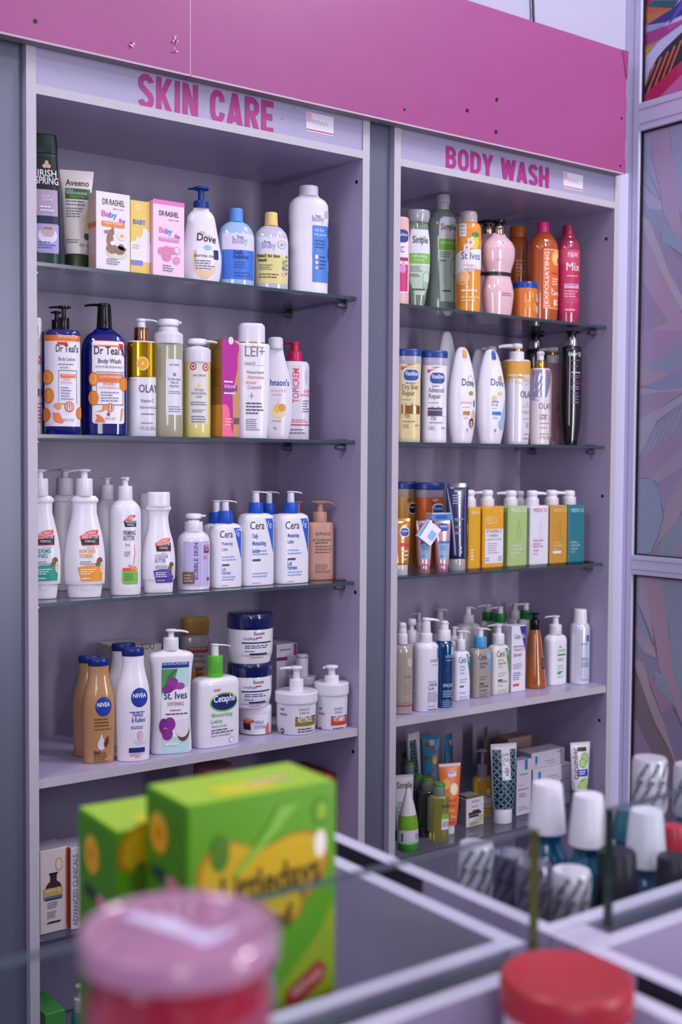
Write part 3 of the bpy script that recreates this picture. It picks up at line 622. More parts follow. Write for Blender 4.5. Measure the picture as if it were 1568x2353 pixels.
s.cap([(521, 15.5), (510, 15), (490, 14.5)], M('#ecd07e', .3), 'flip_cap')
s.deco([('r', -1.0, .98, 550, 588, '#dcd8ea'), ('r', -1.0, .98, 588, 656, '#ddd48e'), ('t', 'Boots', -.35, 561, 7, '#3c3c6c', .36), ('t', 'b', -.55, 568, 15, '#7f9fd8', .2, 0, .02), ('t', 'a', -.36, 568, 15, '#e09ab8', .2, 0, .02), ('t', 'b', -.16, 568, 15, '#7f9fd8', .2, 0, .02), ('t', 'y', .04, 568, 15, '#9ac48a', .2, 0, .02), ('e', .5, 566, .28, 10, '#a9a5ba'), ('e', .5, 566, .22, 8, '#dcd8ea'), ('e', .5, 566, .12, 4, '#a9a5ba'),
 ('t', 'head to toe', -.28, 592, 8, '#3a3820', 1.3, 0, .03), ('t', 'wash', -.62, 602, 8, '#3a3820', .5, 0, .03), L_(-.8, .0, 612, 626, 3, '#6a6840'), L_(-.8, .3, 632, 645, 2, '#6a6840'), ('e', .62, 590, .1, 6, '#e8e4f0'), ('e', .62, 606, .1, 5, '#8ab06a'), ('e', .62, 619, .1, 5, '#7a78b8'), ('e', .62, 632, .1, 5, '#e6b4c0'), L_(.74, .95, 588, 636, 5, '#8a8560')])
s = BOT('tall white waisted powder bottle with a ribbed cap at the right of the top shelf', 'bottle', A1, 709, 47, 560, y=.08, ratio=.55, n=2.5)
s.body([(None, 45), (640, 45), (610, 46), (585, 44), (560, 45.5), (530, 44), (505, 46), (475, 45), (462, 38), (454, 26), (449, 22)], M('#e4e1ec', .3), bt=0)
cp = s.cap([(453, 22), (450, 22), (448, 22), (430, 22)], M('#dedbe6', .35), 'ribbed_cap', bt=1.5)
s.deco([('rr', .06, .98, 522, 652, '#4d83d4', .05), ('t', 'Boots', .35, 500, 6, '#3c3c6c', .25), ('t', 'b', .12, 506, 14, '#7f9fd8', .17, 0, .02), ('t', 'a', .28, 506, 14, '#e09ab8', .17, 0, .02), ('t', 'b', .44, 506, 14, '#7f9fd8', .17, 0, .02), ('t', 'y', .6, 506, 14, '#9ac48a', .17, 0, .02), ('t', 'talc free', .42, 532, 7, '#dfe6fa', .5), ('t', 'baby powder', .5, 542, 6, '#dfe6fa', .7), L_(.2, .8, 554, 576, 3, '#20407c'), ('e', .28, 594, .08, 5, '#e6e2f0'), ('e', .28, 607, .08, 4, '#cfe0a0'), ('e', .28, 619, .08, 4, '#e8b0c0'), L_(.42, .8, 590, 624, 4, '#2a4c90'), ('e', .82, 495, .12, 9, '#b9b5c8')])

# ---------------------------------------------------------------- second shelf
s = BOT('slim white bottle with dark red print cut off by the left post, second shelf', 'bottle', A2, 81, 16, 860, y=.085, ratio=.8, n=3)
s.body([(None, 16), (760, 16), (740, 15), (731, 14)], M('#ebe4e8', .3))
s.deco([('rr', .35, .95, 752, 771, '#7a1e38', .02), ('e', .7, 795, .3, 14, '#e8d8c4'), ('t', 'AL', .68, 822, 9, '#b02a4c', .5, 0, .04), ('t', 'EY', .68, 834, 9, '#b02a4c', .5, 0, .04), ('rr', .35, .95, 860, 880, '#eccf9c', .02), ('rr', .35, .95, 894, 912, '#7a1e38', .02), L_(.35, .95, 925, 975, 6, '#c05a74')])
def oranges(L): return sum([[('e', u, v, ru, rv, '#d4701c'), ('e', u, v, ru*.82, rv*.82, '#f0a040'), ('e', u, v, ru*.2, rv*.2, '#e08a2c')] for u, v, ru, rv in L], [])
s = BOT('navy body lotion bottle with a black pump behind the orange fruit label bottle', 'bottle', A2, 131, 41, 850, name='pump_bottle', y=.15, ratio=.62, n=2.6)
s.body([(None, 41), (775, 41), (766, 37), (762, 24)], M('#14205e', .15, coat=.5))
s.pump(762, 736, 716, 12, BLK, BLK, 'L', 14, 't', hh=6, hr=10, drop=1)
s = BOT('navy body lotion bottle with an orange slice label and black pump, second shelf', 'bottle', A2, 143, 42, 850, name='pump_bottle', y=.06, ratio=.62, n=2.6)
s.body([(None, 42), (772, 42), (762, 38), (758, 25)], M('#0d1a6e', .12, coat=.5))
s.pump(758, 731, 704, 13, BLK, BLK, 'L', 34, 't', hh=6, hr=16, drop=1, uo=4)
s.deco([('r', -1.1, 1.1, 787, 981, '#e6e2ec'), ('r', -1.1, 1.1, 773, 787, '#e0762a'), ('r', -.3, .25, 789, 796, '#c02c3c'), ('t', '24 HOUR MOISTURE', .3, 776, 7, W_, 1.1), ('t', 'Dr Teal\'s', .25, 803, 17, '#23203a', 1.25), ('t', 'Body Lotion', .22, 827, 9, '#3a3a66', .9), L_(-.25, .6, 837, 843, 1, GY), ('t', 'MOISTURE +', .1, 847, 5, '#3a4c9c', .5),
 ('r', -.24, .78, 853, 854.5, '#3a3f6a'), ('r', -.24, -.22, 853, 930, '#3a3f6a'), ('r', .76, .78, 853, 930, '#3a3f6a'), ('r', -.24, .4, 929, 930.5, '#3a3f6a'), ('r', -.14, .7, 861, 870, '#e07a3c'), ('t', 'GLOW & RADIANCE', .28, 863, 5, W_, .7), ('t', 'Citrus', .2, 873, 6, '#e07a3c', .4), ('t', 'ESSENTIAL OILS', .2, 881, 5, '#e07a3c', .6), L_(-.1, .6, 890, 922, 5, '#8a88a8')]
 + oranges([(-.86, 870, .35, 17), (-.78, 912, .3, 18), (-1.0, 955, .34, 16), (.98, 950, .25, 14)]) + [('s', [(935, -.5, -.1), (928, -.4, .0), (943, -.3, -.12)], '#e8934c'), ('s', [(970, -.45, .05), (950, -.55, -.2), (974, -.15, 0)], '#e8804c'), ('e', .35, 936, .26, 12, '#d0622c'), ('e', .35, 936, .2, 9.5, '#efe6e6'), ('t', '+VITC', .35, 931, 6, '#d0622c', .28), ('t', '18 FL OZ', .3, 966, 6, GY, .6)])
s = BOT('large navy body wash bottle with a black pump and orange fruit label, second shelf', 'bottle', A2, 240, 53, 870, name='pump_bottle', y=.07, ratio=.58, n=2.4)
s.body([(None, 52), (980, 53), (820, 53), (795, 51), (775, 42), (764, 28), (757, 20)], M('#0b1466', .1, coat=.6), bt=0)
s.pump(757, 741, 698, 18, BLK, BLK, 'L', 45, 't', hh=8, hr=14, drop=2, stem=.95)
s.uo0 = -.16; s.deco([('rr', -.42, 1.02, 786, 975, '#ece8ee', .12), ('s', [(800, -.42, 1.02), (786, -.3, .9)], '#e8772a'), ('s', [(822, .98, 1.02), (792, .72, .95)], '#c82c34'), ('t', 'Dr Teal\'s', .32, 808, 19, '#23203a', 1.3), ('t', 'Body Wash', .34, 832, 11, '#2c2c58', 1.0), ('t', 'WITH PURE EPSOM SALT', .32, 846, 5, '#3a3a66', 1.2), ('r', -.24, .96, 857, 858.5, '#3a3f6a'), ('r', -.24, -.22, 857, 932, '#3a3f6a'), ('r', .93, .95, 857, 932, '#3a3f6a'), ('r', -.24, .96, 931, 932.5, '#3a3f6a'),
 ('rr', -.18, .9, 861, 881, '#e2702c', .03), ('t', 'GLOW & RADIANCE', .36, 868, 6, W_, .95), ('t', 'VITAMIN C', .34, 885, 7, '#d0622c', .6), ('t', '& CITRUS ESSENTIAL OILS', .34, 893, 5, '#d0622c', .95), L_(-.05, .8, 901, 926, 4, '#8a88a8')] + oranges([(-.36, 874, .2, 16), (-.36, 917, .22, 17), (.98, 884, .2, 16)]) + [('s', [(948, -.3, 0), (932, .05, .15), (944, .0, .13)], '#e8843c'), ('s', [(972, -.3, .15), (955, -.28, -.1), (962, -.2, .05)], '#e8702c'), ('s', [(968, .8, .86), (940, .86, .96)], '#f09a3c'), ('e', .35, 938, .17, 10, '#d0622c'), ('e', .35, 938, .13, 8, '#efe6e6'), ('t', 'VITC', .35, 934, 6, '#d0622c', .2), ('rr', .22, .34, 950, 957, '#a03050', .01), ('t', '24 FL OZ', .35, 963, 6, GY, .45)])
s = BOT('white body lotion with a gold upper half, copper collar and white pump, second shelf', 'bottle', A2, 325, 35, 880, name='pump_bottle', y=.07, ratio=.8, n=2.8)
s.body([(None, 34), (790, 34), (786, 32)], M('#dfdce8', .25), bt=2)
s.pump(786, 754, 733, 17, M('#c88a60', .12, metal=1), WHT, 'R', 36, 't', hh=8, hr=12, drop=3, stem=.62)
gm = M('#b08a1c', .18, metal=.85)
s.deco([('r', -1.25, 1.35, 789, 868, gm), ('s', [(876, -1.25, -.4), (868, -1.25, 1.0), (866, -1.25, 1.3)], gm), ('e', .0, 838, .42, 16, '#ecc070'), ('e', .0, 838, .3, 12, '#e8a41c'), ('e', .0, 838, .08, 3, '#f4dc9c'), ('t', 'OLAY', .42, 894, 19, '#4a4656', 1.35, 0, .001), ('t', 'Vitamin C', .3, 922, 8, '#4a4656', .9), ('t', 'Brightening Body Lotion', .42, 937, 6, '#4a4656', 1.2), L_(-.1, .9, 950, 956, 1, GY), L_(-.1, .9, 971, 976, 1, GY), ('t', '17 FL OZ (502 mL)', .42, 985, 8, '#6a6676', 1.2)])
def natur(u, hw, v0, label, body, yel=None, y=.07):
    s = BOT(label, 'bottle', A2, u, hw-.5, 900, name='pump_bottle', y=y, ratio=.9, n=2.2)
    s.body([(None, hw-.5), (v0+8, hw-.5), (v0, hw-1)], M(body, .2, coat=.4), bt=1); return s
s = natur(387, 34.4, 792, 'olive grey translucent body wash with a chunky white pump, second shelf', '#a9a68c')
s.cap([(792, 34), (770, 34), (765, 30)], WHT2, 'pump_collar'); s.cap([(766, 24), (753, 22)], WHT2, 'pump_neck'); s.pump(757, 752, 734, 18, WHT2, WHT, 'R', 30, 'c', hh=18, hr=25, drop=0, collar='lock_ring')
s.deco([('r', -.3, .92, 828, 955, '#dddbe6'), ('t', 'NATURIUM', .3, 841, 5, '#3a3848', .7), ('e', .3, 863, .12, 4, '#6a6878'), ('t', 'The Glow Getter', .3, 873, 6, '#3a3848', .95), ('t', 'Multi-Oil', .3, 881, 6, '#3a3848', .5), ('t', 'Body Wash', .3, 889, 6, '#3a3848', .6), L_(-.1, .8, 900, 908, 2, GY), L_(-.1, .85, 934, 950, 3, GY)])
s = natur(453, 32, 832, 'yellow liquid body lotion with two red circles and a white pump, second shelf', '#e2d884')
s.cap([(835, 32), (806, 32), (800, 27)], WHT2, 'pump_collar'); s.pump(801, 796, 779, 16, WHT2, WHT, 'R', 46, 'c', hh=15, hr=23, drop=2, collar='lock_ring')
s.deco([('r', -.78, .72, 833, 976, '#dcd8d6'), ('e', -.44, 845, .24, 9, '#c04848'), ('e', -.44, 845, .15, 5.5, '#e6d8d6'), ('e', -.44, 845, .08, 3, '#803a3a'), ('e', .5, 846, .26, 9, '#c84444'), ('e', .5, 846, .16, 5.5, '#ecdcd8'), ('e', .5, 846, .09, 3, '#b03a3a'), ('t', 'NATURIUM', .02, 865, 5, '#3a3848', .9), ('e', .0, 887, .1, 4, '#e8dc60'), ('t', 'Bio-Lipid', 0, 897, 6, '#3a3848', .6), ('t', 'Restoring Body', 0, 905, 6, '#3a3848', 1.05), ('t', 'Lotion', 0, 913, 6, '#3a3848', .45), L_(-.6, .6, 924, 934, 2, GY), L_(-.5, .5, 942, 950, 2, GY), L_(-.55, .6, 956, 974, 3, GY)])
s = Carton('carton', 'shiny gold and magenta carton with a green top corner, second shelf', 'box', A2, 511, 550, 779, .05, M('#c42a9c', .2, metal=.35, coat=.5), y=.035, side=M('#b98a40', .28, metal=.5))
s.deco([('s', [(1003, .15, 1), (985, .3, 1), (905, .2, 1), (850, .75, 1), (815, .8, 1), (800, .98, 1)], '#c09060'), ('s', [(790, .85, 1.0), (782, .35, 1.0)], '#a8c840'), ('e', 0, 782, .3, 9, '#e2d8ec'), ('s', [(1003, -1, .2), (940, -1, -.2), (930, -1, -.5)], '#f06a90'), ('r', -.85, .75, 885, 898, '#8a2a8c'), ('t', 'EVELINE', -.1, 888, 7, W_, 1.3), L_(-.8, .6, 873, 882, 1, W_), L_(-.8, .6, 900, 908, 1, W_), ('r', .35, 1, 960, 974, '#6a4a4c'), L_(-.7, .2, 960, 980, 3, '#f0c8a0')], 'front_print')
s.deco([L_(-.8, .7, 845, 890, 8, '#7a5420'), ('s', [(1003, -1, 1), (930, -1, 1)], '#d09a38')], 'side_print', face='s')
s = BOT('tall white firming body milk with red print and a wide white cap, second shelf', 'bottle', A2, 578, 42, 900, y=.05, ratio=.52, n=2.7)
s.body([(None, 36), (960, 40), (880, 42), (795, 42), (791, 39)], M('#e6e3ec', .25), bt=1)
s.cap([(791, 31), (760, 31), (750, 30), (744, 27)], M('#dedbe8', .25), 'flip_cap', ratio=.6, n=2.6, bt=3)
s.cap([(792, 31.5), (788, 31.5)], M('#c8a890', .2, metal=.8), 'gold_ring', ratio=.6, n=2.6, bt=0)
s.deco([('r', -.5, .6, 799, 801, '#a89880'), ('t', 'LEI+', .08, 809, 25, '#8a7a68', 1.1, 0, 0), ('r', .2, .6, 841, 842, '#a89880'), ('t', 'SANTE', -.2, 838, 8, '#8a7a68', .6), ('t', 'Précieux Intensif', .12, 857, 7, '#4a3a40', .95), ('t', 'Harmonie', .15, 868, 9, '#d86a70', .9), ('t', 'douceur', -.12, 880, 8, '#d86a70', .6), ('t', 'Corporel', .05, 891, 9, '#c85a60', .75), ('r', -.22, .02, 910, 912, '#c08a70'), ('r', -.12, -.08, 904, 918, '#c08a70'), L_(-.4, .6, 925, 955, 4, '#4a4652'), L_(-.4, .4, 963, 991, 6, '#7a7686')])
s = BOT('white curved body lotion with a yellow honey drop picture, second shelf', 'bottle', A2, 633, 40, 900, y=.092, ratio=.45, n=2.2)
s.body([(None, 30), (985, 35), (950, 39), (910, 40), (880, 36), (850, 29), (820, 21), (803, 17.5)], M('#e0deea', .25), bt=0)
s.cap([(803, 17.5), (780, 17), (776, 15)], M('#dad8e2', .3), 'flip_cap')
s.deco([('t', "Johnson's", .0, 880, 15, '#26408c', 1.5, 0, .02), ('t', 'nourish', .1, 898, 9, '#e0b08c', .9), ('t', 'body lotion', .0, 908, 5, '#c09a90', .5), ('e', .1, 950, .42, 12, '#ecd4ac'), ('e', .0, 940, .18, 10, '#f0c040'), ('e', .3, 938, .22, 9, '#dc9440'), ('e', .1, 925, .05, 8, '#ecd4ac'), L_(-.3, .5, 965, 972, 1, '#d0a890'), ('t', 'N', -.1, 985, 6, DK)])
s = BOT('white moisturiser with pink side lettering and a hot pink pump, second shelf', 'bottle', A2, 678, 34, 920, name='pump_bottle', y=.132, ratio=.6, n=3)
s.body([(None, 33), (845, 33), (836, 31), (832, 27)], M('#e2deea', .25), bt=0)
s.pump(832, 809, 786, 16.5, M('#d22464', .25), M('#c2184c', .25), 'L', 31, 't', hh=7, hr=12, drop=3, stem=.7)
s.deco([('t', 'TOPICREM', -.1, 888, 16, '#d83a6c', 78, 90, .01), ('e', .72, 868, .16, 16, '#b8b4ca'), ('e', .72, 868, .12, 13, '#e2deea'), ('t', 'ULTRA', .72, 900, 7, '#d83a6c', .5), ('t', 'HYDRATING', .62, 909, 6, '#d83a6c', .75), L_(.4, .95, 920, 950, 5, GY), ('r', -.5, 1.05, 976, 979, '#d22a60'), L_(-.45, .9, 964, 973, 2, '#d83a6c'), L_(-.5, .8, 985, 1000, 2, GY)])

# ---------------------------------------------------------------- third shelf
PW = M('#e9e6ef', .24)
def palm(u, label, y, dx=0, name='pump_bottle', mat=PW, v=0, decos=True, col='#2a9a8c', l1='TERMS', l2='ONES', base=None, side='L'):
    s = BOT(label, 'bottle', A3, u, 47, 1270+v, name=name, y=y, ratio=.5, n=2.2)
    s.body([(None, 38), (1345+v, 42), (1341+v, 47), (1290+v, 48), (1240+v, 43), (1200+v, 34), (1175+v, 29), (1158+v, 29), (1152+v, 33), (1149+v, 33), (1140+v, 26)], mat, bt=0)
    s.pump(1140+v, 1100+v, 1079+v, 20, mat, mat, side, 36, 'a', hh=7, hr=16, drop=4, stem=.42)
    if decos: s.deco(pdeco(col, l1, l2, v), n_ if False else 'label')
    return s
def pdeco(col, l1, l2, v, x=.25, k=1.0, formula='COCOA BUTTER', oval='#e2503c'):
    R = lambda a: 1270+v+(a-1270)*k
    return [('s', [(R(1251), x-.42, x+.46), (R(1230), x-.5, x+.46)], '#231f2a'), ('t', formula, x, R(1233), 8*k, W_, .8), ('t', 'FORMULA', x, R(1243), 6*k, W_, .5), ('r', x-.42, x+.46, R(1251), R(1253), '#d0402c'), ('s', [(R(1238), x-.5, x-.1), (R(1232), x-.5, x+.35), (R(1222), x-.2, x+.42), (R(1218), x+.1, x+.4)], oval), ('t', "PALMER'S", x-.04, R(1225), 7*k, W_, .65, 6), ('t', 'with Vitamin E', x+.1, R(1257), 4*k, GY, .5),
     ('t', l1, x-.12, R(1265), 10*k, col, .8), ('t', l2, x-.2, R(1276), 10*k, col, .62), L_(x-.5, x+.3, R(1288), R(1297), 2, GY), ('s', [(R(1334), x-.44, x+.6), (R(1302), x-.62, x+.66), (R(1298), x-.2, x+.6)], col), L_(x-.48, x+.3, R(1305), R(1320), 3, W_), L_(x-.4, x+.2, R(1325), R(1331), 1, W_), ('e', x+.48, R(1290), .16, 10*k, '#8a4a3a'), ('e', x+.58, R(1303), .1, 13*k, '#e8cfa8'), ('e', x+.38, R(1296), .12, 5*k, '#4c6a48'), ('t', "PALMER'S", x-.12, R(1349), 11*k, '#f6f4fa', .85)]
palm(92, 'white hourglass lotion bottle with a teal panel, cut by the left post, third shelf', .07)
palm(150, 'greyish white hourglass pump bottle at the back left of the third shelf', .20, v=-2, decos=False, mat=M('#cfccd6', .3))
s = palm(194, 'white hourglass lotion bottle with an orange label panel, third shelf', .065, decos=False)
s.deco(pdeco('#eb9a2a', 'RAW SHEA', 'NOURISH', 0, formula='SHEA BUTTER'))
s = BOT('round-shouldered white pump bottle standing behind the slim firming lotion', 'bottle', A3, 246, 36, 1270, name='pump_bottle', y=.19, ratio=.8, n=2.1)
s.body([(None, 33), (1320, 34), (1200, 35), (1170, 31), (1155, 22), (1148, 16)], M('#d2cfd9', .3), bt=0); s.pump(1148, 1114, 1097, 15.5, PW, PW, 'L', 24, 'a', hh=5, hr=12, drop=4)
s.deco([('s', [(1214, .2, .8), (1195, .2, .8)], '#231f2a'), ('r', .2, .8, 1310, 1335, '#58983c'), ('r', .2, .8, 1297, 1309, '#c8503c')])
s = BOT('slim white firming lotion with a leg drawing and green label foot, third shelf', 'bottle', A3, 288, 37, 1270, name='pump_bottle', y=.065, ratio=.8, n=2.2)
s.body([(None, 35), (1350, 36), (1180, 36.5), (1165, 33), (1155, 25), (1150, 19)], PW, bt=0); s.pump(1150, 1117, 1097, 17, PW, PW, -100, 20, 'a', hh=7, hr=11, drop=4)
s.deco([('s', [(1210, -.1, .62), (1196, -.2, .62)], '#231f2a'), ('t', 'COCOA BUTTER', .25, 1198, 6, W_, .65), ('t', 'FORMULA', .27, 1205, 5, W_, .45), ('s', [(1198, -.2, .3), (1186, .1, .58), (1183, .3, .55)], '#e2503c'), ('t', "PALMER'S", .2, 1189, 6, W_, .5, 8), ('t', 'FIRMING', .18, 1223, 11, '#5a5464', .78), ('t', 'BUTTER', .16, 1235, 11, '#5a5464', .7), ('t', 'firms', .05, 1250, 8, '#6a8a70', .3), L_(-.15, .25, 1265, 1278, 3, GY),
 ('s', [(1308, .3, .75), (1300, .15, .6), (1296, .1, .2)], '#e8907c'), ('s', [(1296, .4, .46), (1270, .5, .55), (1250, .48, .5)], '#e8907c'), ('s', [(1312, -.25, .72), (1303, -.25, .2)], '#dc5a3c'), ('s', [(1340, -.18, .72), (1332, -.28, .74), (1311, -.26, .72)], '#7cc04c'), L_(-.15, .55, 1315, 1333, 4, '#3f7a2a'), ('t', "PALMER'S", .1, 1349, 9, '#f6f4fa', .7)])
s = BOT('white flip-cap bottle mostly hidden behind the one with the purple panel, third shelf', 'bottle', A3, 343, 30, 1270, y=.16, ratio=.5, n=2.3)
s.body([(None, 28), (1300, 30), (1200, 22), (1168, 24)], M('#d2cfd9', .3)); s.cap([(1168, 24), (1134, 23)], M('#d2cfd9', .3), 'flip_cap', ratio=.6)
s = BOT('white waisted lotion with a flip cap and a purple label panel, third shelf', 'bottle', A3, 364, 39, 1270, y=.06, ratio=.52, n=2.3)
s.body([(None, 33), (1334, 35), (1330, 38), (1290, 39), (1250, 35), (1215, 26), (1190, 23), (1175, 26), (1171, 29.5), (1166, 29.5), (1163, 27)], PW, bt=0)
s.cap([(1165, 27), (1140, 27), (1131, 26)], PW, 'flip_cap', ratio=.7, n=2.4)
s.deco(pdeco('#5a48a8', 'COCOA', 'BUTTER', 12, k=.88, oval='#e86a3c'))
s = BOT('small white gel cream bottle with a lilac label and white pump, third shelf', 'bottle', A3, 445, 38, 1290, name='pump_bottle', y=.075, ratio=.75, n=2.2)
s.body([(None, 37), (1345, 37.5), (1245, 37.5), (1232, 34), (1224, 26), (1220, 21)], M('#e6e3ef', .14, coat=.4), bt=0)
s.cap([(1222, 21.5), (1199, 21)], WHT, 'pump_collar'); s.pump(1200, 1195, 1180, 14, WHT, WHT, 'R', 28, 'c', hh=13, hr=19, drop=0, collar='lock_ring')
s.deco([('r', -.75, .92, 1243, 1345, '#bfb8e2'), ('r', .52, .96, 1252, 1270, '#8a2c80'), ('t', 'INTENSE', .75, 1255, 5, W_, .35), ('t', 'BLUR', .75, 1262, 5, W_, .25), ('t', 'BUBBLE SKIN', .02, 1288, 10, '#5a4a8c', 84, 90), ('r', .28, .3, 1243, 1345, '#a39ccc'), ('rr', -.78, -.06, 1312, 1340, '#7a6450', .04), L_(-.7, -.15, 1317, 1336, 3, '#c8b498'), L_(.5, .9, 1275, 1285, 2, '#b06aa8'), ('r', .75, .95, 1326, 1333, '#8a2c80')])
def cera(u, hw, zs, v0, v1, vh, label, y, cc='#1b52c4', lc='#2a62cc', body='#e7e5f0', lines=(), reach=24, rh=1.0, side='R', deco=True, trans=0, ch=None, hc=None, ratio=.62, rot=0, tri=True, uo=None, bmat=None, t1=None, t2=None):
    s = BOT(label, 'bottle', zs, u, hw, (v0+v1)/2, name='pump_bottle', y=y, ratio=ratio, n=3.4, rot=rot); H = v1-v0; hc = hc or hw*.43
    s.body([(None, hw-1), (v1-12, hw-.5), (v0+16, hw-.5), (v0+7, hw-3), (v0+2, hw-10), (v0, hw-16)], bmat or M(body, .3), bt=0, sm=True)
    ch = ch or 25; s.pump(v0, v0-ch, vh, hc, M(cc, .35), WHT, side, reach, 'a', hh=5, hr=10*rh, drop=3, stem=.5)
    if deco:
        f = lambda a: v0+H*a; w = .8
        D = [('s', [(f(.55), .88, .9), (f(.07), .3, .9)], lc)] if tri else []
        D += [('t', 'Cera', -.2, f(.155), H*.115, '#3b3648', .86, 0, .004), ('t', 'Ve', .52, f(.145), H*.115, '#d5d5ea', .42, 0, .004)]
        D += [('t', a, -.5+b/2, f(c), H*d, e, b) for a, b, c, d, e in lines]
        D += [L_(-.5, .5, f(.49), f(.58), 2, t1 or '#8aa0d8'), ('rr', -.5, .0, f(.62), f(.65), '#4a4658', .03), L_(-.5, .55, f(.80), f(.88), 2, t1 or '#8aa0d8'), L_(-.5, .1, f(.93), f(.97), 1, '#b8b4c8')]
        s.uo0 = -.08; s.deco(D)
    return s
s = cera(497, 33, A3, 1203, 1351, 1150, 'small white lotion bottle with a blue collar standing at the back, third shelf', .15, deco=False, reach=20, ch=26, hc=17)
ML = (('Moisturising', .72, .30, .06, '#2a52b4'), ('Lotion', .36, .385, .06, '#2a52b4'), ('Lait', .26, .69, .06, '#2a52b4'), ('Hydratant', .6, .75, .06, '#2a52b4'))
cera(518, 38, A3, 1203, 1351, 1150, 'smallest white lotion bottle with a blue collar and blue corner wedge, third shelf', .075, lines=ML, reach=26, ch=29, hc=17)
cera(588, 42, A3, 1180, 1346, 1129, 'white daily moisturizing lotion bottle with a blue collar and a small black seal, third shelf', .08, lines=(('Daily', .34, .30, .065, '#2a52b4'), ('Moisturizing', .84, .40, .065, '#2a52b4'), ('Lotion', .44, .5, .065, '#2a52b4')), reach=30, hc=17)
cera(618, 36, A3, 1182, 1340, 1129, 'blue-collared white lotion bottle at the back between the two largest ones, third shelf', .2, deco=False, reach=24, hc=15)
cera(668, 42, A3, 1180, 1342, 1129, 'largest white lotion bottle with a blue wedge, beside the peach bottle, third shelf', .075, lines=ML, reach=26, hc=17)
PE = M('#cc9a8c', .35)
s = BOT('peach coloured pump bottle at the right end of the third shelf', 'bottle', A3, 735, 32.5, 1270, name='pump_bottle', y=.1, ratio=.62, n=3.2)
s.body([(None, 32), (1215, 32), (1205, 31), (1200, 28)], PE, bt=1); s.pump(1200, 1176, 1151, 16.5, PE, PE, 'R', 34, 'a', hh=8, hr=22, drop=6, stem=.45)
s.deco([('t', 'BYPHASSE', .1, 1226, 8, '#5a3c3c', 1.1), L_(-.5, .7, 1244, 1250, 1, '#5a3c3c'), ('t', 'LAIT ECLAIRCISSANT', 0, 1240, 6, '#5a3c3c', 1.4), L_(-.5, .8, 1252, 1272, 3, '#7a5450'), L_(-.5, .7, 1295, 1308, 3, '#7a5450'), ('t', 'DERMATOLOGIQUE', .05, 1312, 6, '#7a5450', 1.1)])
s = BOT('second peach pump bottle at the back behind the first, third shelf', 'bottle', A3, 684, 25, 1270, name='pump_bottle', y=.185, ratio=.62, n=3.2)
s.body([(None, 25), (1205, 25), (1200, 22)], PE); s.pump(1200, 1178, 1152, 15, PE, PE, 'L', 12, 'a', hh=6, hr=14, drop=2, stem=.45)

# ---------------------------------------------------------------- fourth (solid) shelf
NG = M('#b98a5c', .25, coat=.4); NW = M('#ece8f2', .22)
def nivea(u, hw, v0, vb, label, mat, deco=None, k=1, off=.02):
    s = BOT(label, 'bottle', A4, u, hw, (v0+vb)/2, vb=vb, off=off, ratio=.58, n=2.2); H = vb-v0
    s.body([(None, hw*.93), (v0+H*.85, hw*.95), (v0+H*.6, hw), (v0+H*.45, hw*.99), (v0+H*.33, hw*.9), (v0+H*.22, hw*.72), (v0+H*.12, hw*.62), (v0+H*.06, hw*.62)], mat, bt=0)
    s.cap([(v0+H*.068, hw*.64), (v0+H*.03, hw*.66), (v0, hw*.62)], M('#1b2a78', .25), 'flip_cap', ratio=.62, bt=1.5)
    if deco: s.deco(deco)
    return s
nivea(206, 39, 1506, 1748, 'gold lotion bottle with a navy cap standing behind its twin, fourth shelf', NG, off=.045)
def nv(txt, x=.2, v=1623): return [('e', x, v, .5, 22, '#14286e'), ('e', x, v, .47, 20.5, '#1a3aa0'), ('t', 'NIVEA', x, v-5, 10, W_, .78, 0, .02)]
nivea(227, 38, 1513, 1757, 'front gold lotion bottle with a round blue logo and navy cap, fourth shelf', NG, nv('', .25, 1621)+[L_(-.3, .7, 1646, 1668, 3, '#6a4428'), L_(-.3, .7, 1669, 1676, 1, '#7a5438'), ('e', .12, 1708, .24, 12, '#d8d6e8'), ('s', [(1705, -.1, .34), (1695, .0, .24), (1683, .11, .13)], '#d8d6e8'), ('s', [(1714, .3, .4), (1704, .25, .55), (1690, .45, .55)], '#6a3418'), ('t', '5in1', -.15, 1724, 8, '#4a2c18', .35, 0, .03), L_(-.35, .6, 1724, 1748, 5, '#6a4428')])
nivea(284, 42, 1478, 1728, 'white lotion bottle with a navy cap standing behind its twin, fourth shelf', NW, off=.06)
nivea(306, 40, 1489, 1752, 'front white navy-capped lotion bottle with round blue logo and pink shell, fourth shelf', NW, nv('', .32, 1600)+[L_(-.25, .65, 1630, 1636, 1, '#3a4490'), ('t', 'Perfect', .22, 1638, 11, '#4454a0', .6), ('t', '& Radiant', .25, 1650, 11, '#4454a0', .8), L_(-.2, .7, 1664, 1672, 2, '#3a4490'), ('e', .35, 1695, .38, 12, '#cfd3ec'), ('e', .35, 1692, .4, 10, '#ece8f2'), ('e', .34, 1688, .2, 13, '#e8a8cc'), ('e', .42, 1688, .12, 12, '#f2c4dc'), ('r', -.3, .62, 1714, 1725, '#1c3080'), L_(-.25, .6, 1727, 1734, 2, '#d85a80'), ('t', '400 ml', .2, 1735, 4, GY, .3)], off=.02)
s = BOT('white coconut lotion with purple orchids on a mint label and a white pump, fourth shelf', 'bottle', A4, 393, 51, 1620, name='pump_bottle', vb=1738, off=.03, ratio=.45, n=3)
s.body([(None, 46), (1720, 48), (1650, 45), (1590, 45), (1530, 49), (1507, 52), (1500, 46), (1494, 22), (1491, 17)], NW, bt=0)
s.pump(1493, 1465, 1446, 18, WHT, WHT, 'R', 40, 'a', hh=8, hr=13, drop=4, stem=.42)
